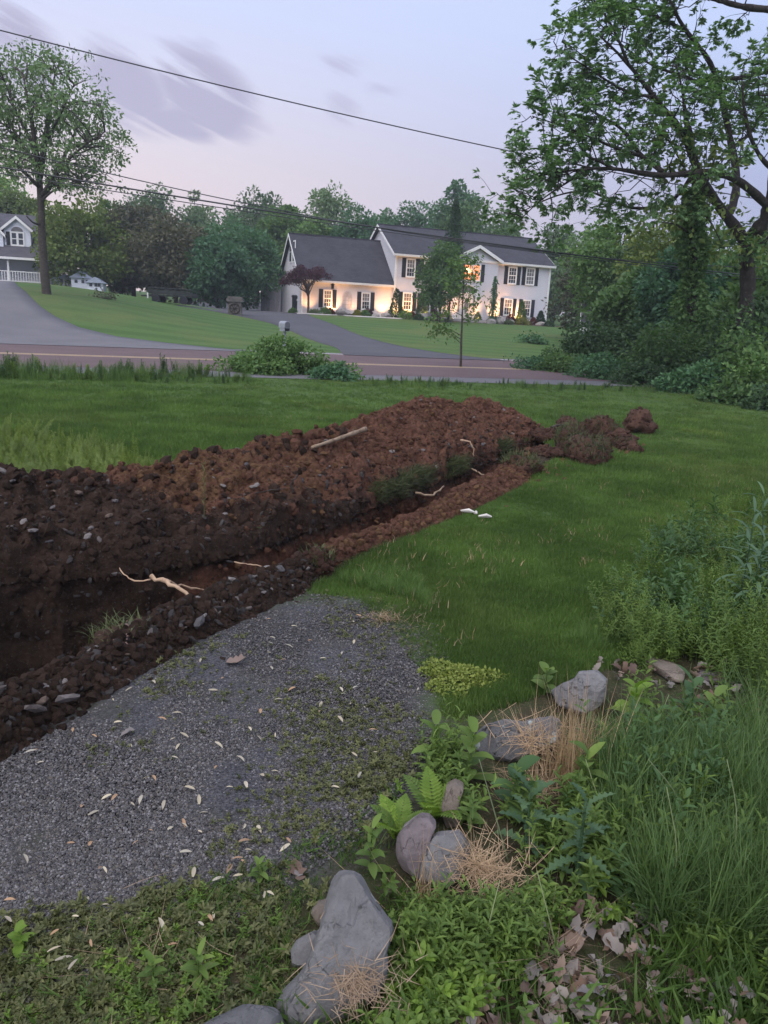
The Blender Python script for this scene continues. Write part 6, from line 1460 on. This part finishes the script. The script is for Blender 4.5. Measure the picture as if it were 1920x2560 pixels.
scatter('soil_crumbs', Q, np.c_[rg.normal(size=(m, 2)), rg.uniform(0, 6.28, m)], .006+.042*rg.uniform(size=m)**3, rg.integers(0, 7, m), C_SODC, 'brown crumbs clinging to the turf and soil lumps at the far end of the trench', 'soil')
tag(MB().tube(resample(smooth_line(np.array([gp(1375, 1085)+[0, 0, .1], gp(1400, 1080)+[0, 0, .13], gp(1440, 1083)+[0, 0, .1]])), 8), .014, 6).obj('root', M_BARK), 'pale root sticking out of the soil at the trench end', 'root')

# wood, roots and scraps
M_WOOD = surf_mat('pale_dead_wood', (.20, .135, .085), (.30, .22, .15), 6, .8, (.12, .08, .055), 14, .6, .01, 30)
M_ROOT = surf_mat('pale_root', (.34, .22, .14), (.46, .32, .21), 8, .75, (.2, .12, .08), 20, .4, .005)
a, b = on_pile(780, 1122), on_pile(905, 1092); a = a+[0, 0, .05]; b = b+[0, 0, .05]
lg = resample(smooth_line(np.array([a, a*.6+b*.4+[0, 0, .02], a*.25+b*.75+[0, 0, .045], b+[0, 0, .06]])), 14)
tag(MB().tube(lg, np.linspace(.016, .026, 14)*(1+.12*np.sin(np.arange(14)*2.1)), 8).obj('log', M_WOOD, smooth=True), 'pale crooked log lying on top of the soil heap', 'log')
def stick(name, label, pts, r0, r1, mat, cat='stick', n=12):
    if r0 > .0035:
        q_ = resample(smooth_line(np.array(pts)), n); g_ = np.random.default_rng(len(label)); q_ = q_+g_.normal(size=q_.shape)*r0*.45; return tag(MB().tube(q_, np.linspace(r0*.85, r1*.8, n)*(1+.22*g_.normal(size=n).clip(-1.5, 1.5)), 7).obj(name, mat, smooth=True), label, cat)
    return tag(MB().tube(resample(smooth_line(np.array(pts)), n), np.linspace(r0, r1, n), 6).obj(name, mat, smooth=True), label, cat)
stick('stump', 'short dark stake poking from the ochre part of the heap', [on_pile(722, 1215)-[0, 0, .05], on_pile(722, 1215)+[.01, 0, .06], on_pile(722, 1215)+[.04, 0, .13]], .014, .008, M_BARK_R)
q = on_pile(690, 1225); stick('stick', 'thin dark stick lying left of the short stake on the heap', [q+[-.3, -.15, -.02], q+[-.1, -.04, .04], q+[.06, .02, .05]], .008, .005, M_BARK_R)
q = on_pile(424, 1172); stick('stump', 'tiny dark stub on the ridge of the heap at the left', [q-[0, 0, .04], q+[.01, 0, .04], q+[.03, 0, .07]], .016, .01, M_BARK_R)
q = on_pile(1182, 1118); stick('root', 'bent pale root hanging on the red end of the heap', [q+[-.12, -.02, .08], q+[-.02, -.04, .08], q+[.04, -.05, 0], q+[.05, -.06, -.1]], .014, .007, M_ROOT, 'root')
def pxz(px, py, Y): return at(px, py, Y)
stick('root', 'thick pale forked root spanning the trench', [pxz(378, 1440, 4.45), pxz(405, 1452, 4.4), pxz(432, 1462, 4.35), pxz(455, 1475, 4.3), pxz(470, 1490, 4.27), pxz(474, 1508, 4.25)], .018, .011, M_ROOT, 'root')
stick('root', 'longer arm of the pale root reaching the near edge', [pxz(400, 1450, 4.4), pxz(440, 1458, 4.5), pxz(490, 1470, 4.6), pxz(530, 1482, 4.65)], .012, .006, M_ROOT, 'root')
stick('root', 'thin curved root hanging from the far trench wall', [pxz(298, 1420, 4.6), pxz(318, 1445, 4.5), pxz(345, 1457, 4.45), pxz(378, 1448, 4.45)], .004, .006, M_ROOT, 'root')
stick('root', 'thin straight root crossing the trench farther on', [pxz(585, 1405, 5.1), pxz(620, 1411, 5.05), pxz(662, 1418, 5.0)], .005, .004, M_ROOT, 'root')
stick('root', 'pale curved root lying across the trench near its middle', [pxz(1040, 1235, 7.3), pxz(1075, 1238, 7.35), pxz(1100, 1228, 7.5), pxz(1108, 1215, 7.6)], .014, .01, M_WOOD, 'root')
stick('root', 'thin root slanting in the far half of the trench', [pxz(1180, 1172, 8.6), pxz(1215, 1192, 8.4)], .009, .006, M_WOOD, 'root')
M_SPL = surf_mat('splintered_wood', (.5, .46, .42), (.62, .58, .54), 12, .7, None, 0, .3, .004)
for px, py, L_, az, lab in ((1168, 1287, .13, .5, 'white splinter of wood on the lawn beside the ridge'), (1212, 1300, .11, .1, 'second white splinter, nearer to the right'), (1188, 1292, .06, 1.2, 'small white chip between the two splinters')):
    p = gp(px, py)+[0, 0, .03]; e = np.array([math.cos(az), -math.sin(az)*.5, .02])*L_
    tag(MB().tube([p-e*.5, p+e*.1+[0, 0, .01], p+e*.5], [.008, .018, .006], 5).obj('wood_splinter', M_SPL), lab, 'splinter')

# ------------------------------------------------------------------ border stones
def stone_mat(name, c, lich=(.42, .46, .44), amount=.62):
    m, nt, N, L, p = new_mat(name); vec = N.new('ShaderNodeTexCoord').outputs['Object']
    a = nmix(N, L, nstep(N, L, nnoise(N, L, 5, 6, .65, vec), .3, .7), tuple(v*.78 for v in c), tuple(v*1.22 for v in c))
    a = nmix(N, L, nstep(N, L, nnoise(N, L, 45, 4, .8, vec), .5, .75), a, tuple(v*.62 for v in c))
    a = nmix(N, L, nstep(N, L, nnoise(N, L, 3.2, 5, .7, vec), .55, .7), a, tuple(v*w for v, w in zip(c, (.85, .86, .72))))
    a = nmix(N, L, nstep(N, L, nnoise(N, L, 7, 6, .6, vec), amount, amount+.04), a, lich)
    L.new(a, p.inputs['Base Color']); p.inputs['Roughness'].default_value = .9; p.inputs['Specular IOR Level'].default_value = .2
    vo = N.new('ShaderNodeTexVoronoi'); vo.feature = 'DISTANCE_TO_EDGE'; vo.inputs['Scale'].default_value = 5.5; L.new(nmix(N, L, .12, vec, N.new('ShaderNodeTexNoise').outputs[1]), vo.inputs['Vector'])
    crack = nstep(N, L, vo.outputs['Distance'], 0, .035)
    bump(N, L, p, nmath(N, L, 'ADD', nnoise(N, L, 26, 9, .8, vec), nmath(N, L, 'MULTIPLY', crack, .5)), 1.0, .014); return m
M_S1 = stone_mat('blue_grey_stone', (.205, .198, .202)); M_S2 = stone_mat('purple_grey_stone', (.20, .165, .17), (.34, .32, .32), .6); M_S3 = stone_mat('tan_stone', (.22, .18, .15), (.3, .27, .24), .66)
M_S4 = stone_mat('lichen_stone', (.15, .148, .155), (.40, .44, .43), .56)
SLABS = {}
def slab(label, outline, base, tilt, thick, mat, seed, bulge=.35, group='border stones between gravel and weeds', lift=0):
    O = np.array(V2(outline), float); b = gp(*V2([base])[0]); b[2] += lift
    dxy = b[:2]/np.linalg.norm(b[:2]); t = math.radians(tilt); nrm = np.array([-dxy[0]*math.cos(t), -dxy[1]*math.cos(t), math.sin(t)])
    O = resample(np.concatenate([O, O[:1]]), 57)[:-1]; ring = []; SLABS[seed] = (b, nrm, thick)
    for px, py in O:
        d = ray(px, py); ring.append(EYE+d*(((b-EYE)@nrm)/(d@nrm)))
    ring = np.array(ring); c = ring.mean(0); rs = np.random.default_rng(seed); n = len(ring); V = []; h = thick
    size = np.linalg.norm(ring-c, axis=1).mean()
    prof = [(-1.0, .86), (-.6, .97), (-.2, 1.0), (.05, .99), (.2, .965), (.3, .925), (.34, .86), (.355, .78), (.362, .68), (.37, .57), (.376, .45), (.382, .32), (.387, .16)]
    for z, s in prof: V.append(c+(ring-c)*s+nrm*(z*h if z < 0 else z*h*bulge/.35))
    V = np.array(V).reshape(-1, 3); k = len(prof); V = np.concatenate([V, [c+nrm*.39*h*bulge/.35], [c-nrm*h]])
    for _ in range(18):
        cn = nrm*rs.uniform(.6, 1)+rs.normal(size=3)*.42 if _ % 2 else nrm*rs.uniform(.1, .6)+rs.normal(size=3); cn /= np.linalg.norm(cn); pr = (V-c)@cn; dd = pr.max()*rs.uniform(.80, .94); ex = np.maximum(pr-dd, 0); V = V-cn*ex[:, None]*.9
    V += ((1-2*np.abs(fbm(V*9+seed*3, 4, seed, .55)))*min(.016, size*.1))[:, None]*nrm+(np.stack([fbm(V*16+k_*31, 4, seed+k_, .65) for k_ in range(3)], 1))*min(.010, size*.06)
    F4 = [(a*n+j, a*n+(j+1) % n, (a+1)*n+(j+1) % n, (a+1)*n+j) for a in range(k-1) for j in range(n)]
    F3 = [((k-1)*n+j, (k-1)*n+(j+1) % n, k*n) for j in range(n)]+[((j+1) % n, j, k*n+1) for j in range(n)]
    me = mesh('border_stone', V-b, [np.array(F4), np.array(F3)], mat, False); o = ob('border_stone', me, None, b); return tag(o, label, 'stone', group)
slab('large pointed blue-grey stone leaning at the front, tallest of the border', [(750, 1872), (772, 1884), (798, 1925), (828, 1965), (850, 1995), (846, 2022), (835, 2055), (838, 2095), (838, 2135), (800, 2175), (740, 2215), (640, 2235), (603, 2205), (597, 2170), (612, 2140), (650, 2100), (676, 2045), (690, 2005), (705, 1950), (712, 1910), (730, 1880)], (710, 2190), 38, .16, M_S1, 1)
slab('low lichen-spotted stone cut by the bottom edge', [(425, 2222), (480, 2190), (520, 2172), (560, 2162), (598, 2175), (615, 2205), (630, 2270), (420, 2300)], (540, 2260), 55, .15, M_S4, 2)
slab('rounded purple-grey stone behind the pointed stone', [(893, 1776), (910, 1765), (930, 1767), (943, 1782), (937, 1795), (922, 1830), (915, 1870), (915, 1905), (880, 1900), (858, 1855), (850, 1822), (868, 1795)], (885, 1895), 25, .14, M_S2, 3)
slab('grey stone against the purple-grey one', [(905, 1845), (928, 1808), (958, 1790), (992, 1790), (1018, 1828), (1006, 1880), (965, 1925), (905, 1922), (903, 1880)], (950, 1915), 40, .15, M_S1, 4)
slab('narrow tan stone standing upright in the weeds', [(963, 1703), (983, 1692), (1002, 1700), (994, 1722), (992, 1785), (962, 1790), (954, 1742)], (975, 1785), 15, .09, M_S3, 5)
slab('wide grey stone with a pale lichen patch, farther up the border', [(1020, 1592), (1040, 1568), (1090, 1557), (1130, 1562), (1200, 1545), (1235, 1560), (1225, 1605), (1155, 1630), (1100, 1652), (1060, 1645), (1026, 1618)], (1110, 1640), 40, .2, M_S4, 6)
slab('blocky grey stone at the far end of the border', [(1190, 1492), (1215, 1475), (1240, 1466), (1252, 1449), (1290, 1447), (1312, 1468), (1308, 1520), (1270, 1548), (1205, 1530)], (1255, 1540), 25, .2, M_S1, 7)
slab('pale flat stone half under the pointed stone', [(627, 2052), (640, 2030), (692, 2003), (690, 2060), (655, 2105), (630, 2095)], (650, 2090), 45, .07, M_S1, 8, lift=.01)
slab('small tan stone peeping out left of the pointed stone', [(670, 1968), (688, 1950), (712, 1948), (712, 2000), (684, 1996)], (692, 1992), 30, .07, M_S3, 9)
for i, (cx, cy, s, lab) in enumerate([(1380, 1305, .10, 'small pale stone at the lawn edge in the weeds'), (1612, 1312, .12, 'pale lump of stone under the blue-green plant'), (1440, 1455, .14, 'flat brownish stone lying in the leaf litter'), (1540, 1470, .10, 'small flat stone right of the brownish one'), (1290, 1340, .07, 'small stone at the lawn edge, farther left')]):
    p = gp(*V2([(cx, cy)])[0]); tag(ob('stone', rock_mesh('stone', 700+i, (s, s*.65, s*.22), M_S3 if i % 2 == 0 else M_S2, 3, 7, .2), None, p+[0, 0, s*.15], (0, 0, i)), lab, 'stone')

# ------------------------------------------------------------------ dry straw, moss, dead leaves
def straw(label, cv, rv, n, up, ln, seed, lift=.0, spread=None, mat=None, name='straw_clump', on=None):
    c = gp(*V2([cv])[0])
    if on:
        b, nn, th = SLABS[on]; d = ray(*V2([cv])[0]); bb = b+nn*th*.36; c = EYE+d*(((bb-EYE)@nn)/(d@nn)); lift = 0
    r = np.random.default_rng(seed); e = gp(*V2([(cv[0]+rv, cv[1])])[0]); R_ = np.linalg.norm(e-c) if spread is None else spread; V, F, R = [], [], []
    for _ in range(n):
        a = r.uniform(0, 6.28); q = R_*abs(r.normal())*.62; p = (q*math.cos(a), q*math.sin(a)*.65, lift*(1-q/R_)+r.uniform(-.01, .03)); b0 = r.uniform(.0, .5) if r.uniform() < up else r.uniform(1.15, 1.55)
        blade(V, F, R, p, r.uniform(0, 6.28), ln*r.uniform(.4, 1.3), (.0018 if up < .5 else .0026)*r.uniform(.6, 1.3), (b0, b0+r.normal()*.55), r, 4)
    o = tag(ob(name, fin(name, V, F, R, mat or G['straw']), None, c), label, 'straw')
    if on: o.rotation_euler = Vector(nn*.9+np.array([0, 0, .5])).to_track_quat('Z', 'Y').to_euler()
    return o
straw('dry straw matted over the foot of the large pointed stone', (770, 2120), 95, 420, .04, .065, 1, .09, .10, on=1)
straw('straw tangle on the right side of the grey stones', (1040, 1880), 80, 420, .12, .09, 2, .1, .12, on=4)
straw('upright clump of dry grass behind the wide stone', (1225, 1690), 55, 260, .9, .34, 3, .0, .13)
straw('flattened dry grass on the wide lichen stone', (1150, 1600), 55, 220, .08, .13, 4, .12, .13, on=6)
straw('pale dead stalks before the grey stones', (915, 1985), 45, 50, .8, .24, 5, .0)
straw('dry grass lying below the upright clump', (1150, 1730), 60, 200, .2, .13, 6, .04)
straw('few dry stalks spread in the leaf litter', (1180, 2090), 120, 80, .1, .22, 7, .02)
straw('scattered dry stalks on the weeds at the lower left', (330, 2080), 230, 70, .25, .13, 8, .0)
straw('dry grass mat where lawn meets gravel', (830, 1340), 60, 260, .03, .07, 9, .0)
# single long pale grass stalks leaning over the weeds
for i, (a, b, c) in enumerate([((1100, 1870), (1070, 1760), (1035, 1640)), ((1330, 1800), (1290, 1720), (1265, 1640)), ((1350, 1650), (1410, 1590), (1445, 1500)), ((1030, 2100), (1060, 1980), (1080, 1900)), ((1430, 1980), (1470, 1860), (1440, 1700)), ((1560, 1950), (1600, 1780), (1570, 1640)), ((1210, 2080), (1180, 1960), (1160, 1880)), ((1500, 1850), (1470, 1720), (1400, 1640))]):
    p = gp(*V2([a])[0]); Y = p[1]; B_, C_ = V2([b])[0], V2([c])[0]
    stick('grass_stalk', ['long pale grass stalk leaning left over the undergrowth by the upright stone', 'pale grass stalk leaning left right of the thistle', 'long stalk leaning right behind the dry upright clump', 'dry stalk standing right of the pointed stone', 'tall arching grass stalk in the dark tall grass', 'tallest arching grass stalk near the right edge', 'dry yellow stalk below the thistle', 'arching stalk leaning left in the dark tall grass'][i], [p, at(*B_, Y+.03), at(*C_, Y+.08)], .003, .0012, G['seed'], 'grass stalk', 10)
def moss():
    p = gp(*V2([(988, 1468)])[0]); r = np.random.default_rng(3); n = 2600; a = r.uniform(0, 6.28, n); q = np.sqrt(r.uniform(size=n)); f = 1+.3*np.sin(a*3+1)+.15*np.sin(a*7)
    P_ = np.c_[q*np.cos(a)*.18*f, q*np.sin(a)*.16*f, .05*(1-q**2)*r.uniform(.4, 1.2, n)]; tag(ob('moss_patch', leaf_mesh('moss_patch', P_, r, .017, G['moss'], .8, 0, .6), None, p), 'lime yellow moss patch where gravel meets lawn', 'moss')
moss()
M_DEAD = [leaf_mat('dead_leaf_%s' % k, a, b, .15, .8) for k, a, b in (('tan', (.19, .135, .115), (.26, .195, .17)), ('grey', (.18, .155, .145), (.26, .23, .22)), ('brown', (.12, .075, .06), (.18, .12, .095)))]
def dead_leaf(seed):
    r = np.random.default_rng(seed); V, F, R = [], [], []; leaf_strip(V, F, R, (-.5, 0, 0), (1, 0, .1), (0, 0, 1), 1.0, r.uniform(.38, .62), r.uniform(-1.8, 1.8), r, 7, 1, .5); V = np.array(V); V[:, 2] += .16*fbm(V*2.2+seed, 2, seed)+.22*V[:, 1]**2*r.choice([-2, 2]); return fin('dead_leaf', V, F, R, M_DEAD[seed % 3], True)
DL = [dead_leaf(i) for i in range(9)]
def drop_leaves(polyv, n, smin, smax, label, group, name='dead_leaf', meshes=None, z=.02, tilt=.45):
    for p in sample_px(V2(polyv), n, rg):
        k_ = int(rg.integers(0, len(meshes or DL)))
        o = ob(name, (meshes or DL)[k_], None, p+[0, 0, z+.02*rg.uniform()], (rg.normal()*tilt, rg.normal()*tilt, rg.uniform(0, 6.28)), rg.uniform(smin, smax)); tag(o, (('tan ', 'greyish ', 'dark brown ')[k_ % 3] if meshes is None else (('pale ' if k_ % 4 else 'orange-brown ') if meshes is BR else ''))+label, 'leaf', group)
drop_leaves([(1130, 2040), (1230, 1965), (1400, 1975), (1490, 2040), (1540, 2110), (1659, 2230), (1600, 2300), (930, 2300), (1010, 2170)], 230, .03, .075, 'dry fallen leaf in the brown litter at the bottom right', 'dead leaves at the bottom right', tilt=.6)
drop_leaves([(1280, 1435), (1480, 1450), (1660, 1430), (1700, 1480), (1700, 1600), (1620, 1570), (1480, 1510), (1300, 1480)], 110, .03, .075, 'dry fallen leaf in the litter at the right edge below the leafy bushes', 'dead leaves at the right edge', tilt=.6)
M_PALE = leaf_mat('pale_bract', (.36, .31, .235), (.52, .46, .36), .2, .7); M_PALE2 = leaf_mat('orange_bract', (.34, .21, .13), (.44, .29, .19), .2, .7)
def bract(seed):
    r = np.random.default_rng(seed); V, F, R = [], [], []; leaf_strip(V, F, R, (-.5, 0, 0), (1, 0, .15), (0, 0, 1), 1.0, .3, r.uniform(.2, .9), r, 4, 0, r.uniform()); return fin('dry_bract', V, F, R, M_PALE if seed % 4 else M_PALE2, True)
BR = [bract(i) for i in range(8)]
drop_leaves([(60, 1640), (300, 1480), (560, 1330), (760, 1310), (900, 1350), (920, 1600), (780, 1700), (560, 1800), (300, 1880), (30, 1900)], 95, .014, .044, 'small dry leaf lying on the gravel', 'pale dry leaves on the gravel', 'dry_leaf', BR, .008, .2)
drop_leaves([(0, 1900), (300, 1880), (620, 1800), (660, 1900), (400, 2080), (0, 2150)], 30, .02, .045, 'small dry leaf in the weeds at the lower left', 'pale dry leaves in the lower left weeds', 'dry_leaf', BR, .02, .2)
for cv, s, k, lab in (((512, 1437), .10, 0, 'larger pinkish dead leaf alone on the gravel'), ((640, 1895), .09, 2, 'brown dead leaf at the gravel edge near the pointed stone'), ((655, 1890), .07, 1, 'pale dead leaf beside the brown one near the pointed stone'), ((275, 1590), .06, 4, 'curled pale leaf on the left gravel')):
    o = ob('dead_leaf', DL[k], None, gp(*V2([cv])[0])+[0, 0, .012], (.1, .1, k), s); tag(o, lab, 'leaf')
bent = gp(*V2([(320, 1985)])[0]); stick('grass_stalk', 'bent white dry stem standing in the lower left weeds', [at(*V2([(326, 2022)])[0], bent[1]), at(*V2([(325, 1990)])[0], bent[1]), at(*V2([(318, 1984)])[0], bent[1]), at(*V2([(300, 1984)])[0], bent[1]-.02)], .003, .003, M_PALE, 'stalk')
# chip litter below the near ridge
drop_leaves([(215, 1420), (280, 1385), (320, 1370), (330, 1400), (260, 1440)], 40, .03, .06, 'reddish bark chip in the patch on the near ridge', 'bark chips on the near ridge', 'bark_chip', [mesh('bark_chip', d_.vertices and np.array([v.co[:] for v in d_.vertices])*[1, .5, .5], np.array([p.vertices[:] for p in d_.polygons]), surf_mat('bark_chip_%d' % i, (.16, .09, .075), (.24, .15, .13), 5, .85), False, {'rnd': np.zeros(len(d_.vertices))}) for i, d_ in enumerate(DL[:3])], .10, .5)

# ------------------------------------------------------------------ individual plants of the foreground
def plant(name, label, cv, seed, mat, leaves, h, cat='plant', group=None, lobes=0, curl=.6, segs=5, stem_r=.004, loc=None, lean=(0, 0)):
    """leaves: list of (height share, azimuth, elevation, length, width); every leaf is a part"""
    p = gp(*V2([cv])[0]) if loc is None else loc; r = np.random.default_rng(seed); root = thing(name, label, cat, p, (0, 0, 0), group)
    top = np.array([lean[0]*h, lean[1]*h, h]); path = np.array([[0, 0, -.03], top*.5+[r.normal()*.01, r.normal()*.01, 0], top])
    if h > .02: MB().tube(resample(smooth_line(path), 6), np.linspace(stem_r, stem_r*.5, 6), 5).obj('stem', mat, root, True)
    for t, az, el, ln, wd in leaves:
        V, F, R = [], [], []; leaf_strip(V, F, R, (0, 0, 0), (math.cos(az)*math.cos(el), math.sin(az)*math.cos(el), math.sin(el)), (0, 0, 1), ln, wd, curl*r.uniform(.6, 1.5), r, segs, lobes)
        ob('leaf', fin('leaf', V, F, R, mat, True), root, top*t)
    return root
def whorl(r, n, el, ln, wd, t0=.1, t1=1.0): return [(t0+(t1-t0)*k/(max(n-1, 1)), k*2.4+r.normal()*.25, el[0]+(el[1]-el[0])*k/max(n-1, 1)+r.normal()*.1, ln*r.uniform(.75, 1.15)*(1-.35*k/n), wd*r.uniform(.85, 1.15)*(1-.3*k/n)) for k in range(n)]
r = np.random.default_rng(11)
plant('thistle', 'dark spiky-leaved thistle standing in the middle of the undergrowth', (1240, 1925), 1, G['thistle'], whorl(r, 15, (.1, .9), .13, .034), .30, lobes=2, curl=.9, segs=13, stem_r=.007)
plant('thistle', 'smaller thistle left of the big one with upright spiky leaves', (1130, 1850), 2, G['thistle'], whorl(r, 11, (.2, 1.0), .13, .036), .25, lobes=2, curl=.8, segs=11, stem_r=.005)
BW = [('bright upright broadleaf weed between pointed stone and purple stone', (800, 1890), .16, 12, .075, .03, 'herb'), ('lime broad-leaved plant growing over the blocky stone', (1365, 1560), .16, 11, .13, .065, 'lime'), ('broadleaf weed right of the lime plant near the dry leaves', (1530, 1600), .2, 9, .12, .05, 'herb'), ('leafy weed left of the blocky stone at the lawn edge', (1175, 1500), .12, 8, .10, .05, 'herb'),
  ('small bright rosette alone at the lower left gravel', (42, 2055), .06, 9, .05, .026, 'lime'), ('broad-leaved weed at the tip of the gravel', (935, 1660), .18, 12, .10, .046, 'herb'), ('broad-leaved weed in front of the wide stone', (1015, 1690), .2, 12, .11, .05, 'herb'), ('weed cluster on the gravel edge left of the purple stone', (560, 1905), .06, 12, .045, .02, 'herb'),
  ('heart-leaved weed before the dry upright clump', (1110, 1760), .16, 9, .12, .075, 'darkherb'), ('bright weed at the right of the wide stone', (1255, 1740), .2, 10, .11, .05, 'herb'), ('pale-leaved weed at the far end of the litter', (1480, 1580), .22, 10, .13, .045, 'darkherb'), ('bright weed below the straw tangle', (1060, 2010), .1, 10, .07, .026, 'lime'), ('bright weed right of the pointed stone foot', (905, 2140), .1, 12, .07, .024, 'lime'), ('leafy weed in the bottom left corner weeds', (330, 2130), .07, 10, .05, .024, 'herb'), ('weed clump low at the bottom, left of the lichen stone', (430, 2120), .08, 12, .055, .022, 'herb')]
for i, (lab, cv, h, nl, ln, wd, mk) in enumerate(BW): plant('broadleaf_weed', lab, cv, 20+i, G[mk], whorl(np.random.default_rng(50+i), nl, (.15, .8), ln, wd), h, group='broad-leaved weeds among the border stones', curl=.7)
# ferns
def fern(label, cv, seed, n=6, ln=.17):
    p = gp(*V2([cv])[0]); r = np.random.default_rng(seed); root = thing('fern', label, 'fern', p)
    for k in range(n):
        az = k/n*6.283+r.normal()*.3; V, F, R = [], [], []; b0 = r.uniform(.15, .5); pos = np.zeros(3); d = np.array([math.cos(az), math.sin(az), 0]); S = np.array([-d[1], d[0], 0]); m = 15; a = b0
        for j in range(m):
            t = j/m; dr = d*math.sin(a)+np.array([0, 0, 1])*math.cos(a); pos = pos+dr*ln/m; a += .07; w = ln*.3*math.sin(math.pi*(.15+.85*t))**.9*(1-t*.25)
            for s in (-1, 1): leaf_strip(V, F, R, pos, S*s+dr*.45, np.cross(S, dr)*-1, w, .016, .3, r, 2)
        ob('frond', fin('frond', V, F, R, G['lime'] if k % 3 else G['herb']), root)
fern('fern at the gravel edge just left of the upright tan stone', (935, 1770), 1); fern('fern left of the purple-grey stone', (858, 1815), 2, 6, .15)
# tall blue-green plant with long narrow leaves at the right
def willowherb():
    for i, (cv, h) in enumerate([((1590, 1325), .62), ((1640, 1310), .7), ((1675, 1330), .6), ((1615, 1345), .5)]):
        r = np.random.default_rng(80+i); plant('narrow_leaved_plant', ['blue-green plant with long narrow leaves, leftmost stem of the clump at the right edge', 'tallest blue-green stem of the narrow-leaved clump', 'blue-green stem cut by the right edge', 'short front stem of the narrow-leaved clump'][i], cv, 80+i, G['willow'], whorl(r, 20, (.1, .9), .21, .026, .2), h, group='narrow-leaved blue-green stems', curl=1.0, segs=4, lean=(r.normal()*.1, 0))
willowherb()
q = on_pile(520, 1285); plant('slender_weed', 'slender feathery weed rising on the soil heap near the trench', None, 91, G['olive'], [(t, k*2.4, .9, .05, .006) for k, t in enumerate(np.linspace(.25, 1, 26))], .42, loc=q-[0, 0, .02], segs=2, curl=.2)
sod('small yellowish tuft of dead grass on the dark heap above the trench', 212, 1362, (.08, .06, .05), 340, M_CD, 120, None, G['straw'])
sod('mossy sod clump on the dark near ridge at the left', 305, 1620, (.14, .1, .09), 341, M_CD, 160, None)
for q_, lab in (((255, 1120), 'bare worn patch in the lawn behind the heap'),):
    pass

# ------------------------------------------------------------------ evening haze: one closed box of thin air round everything
def haze():
    m = bpy.data.materials.new('haze'); m.use_nodes = True; nt = m.node_tree
    for n in list(nt.nodes): nt.nodes.remove(n)
    o = nt.nodes.new('ShaderNodeOutputMaterial'); v = nt.nodes.new('ShaderNodeVolumePrincipled')
    v.inputs['Color'].default_value = (.80, .86, .95, 1); v.inputs['Density'].default_value = .0008
    nt.links.new(v.outputs[0], o.inputs['Volume'])
    tag(MB().box((-336, -336, -2.6), (336, 336, 30)).obj('haze', m), kind='stuff')
haze()
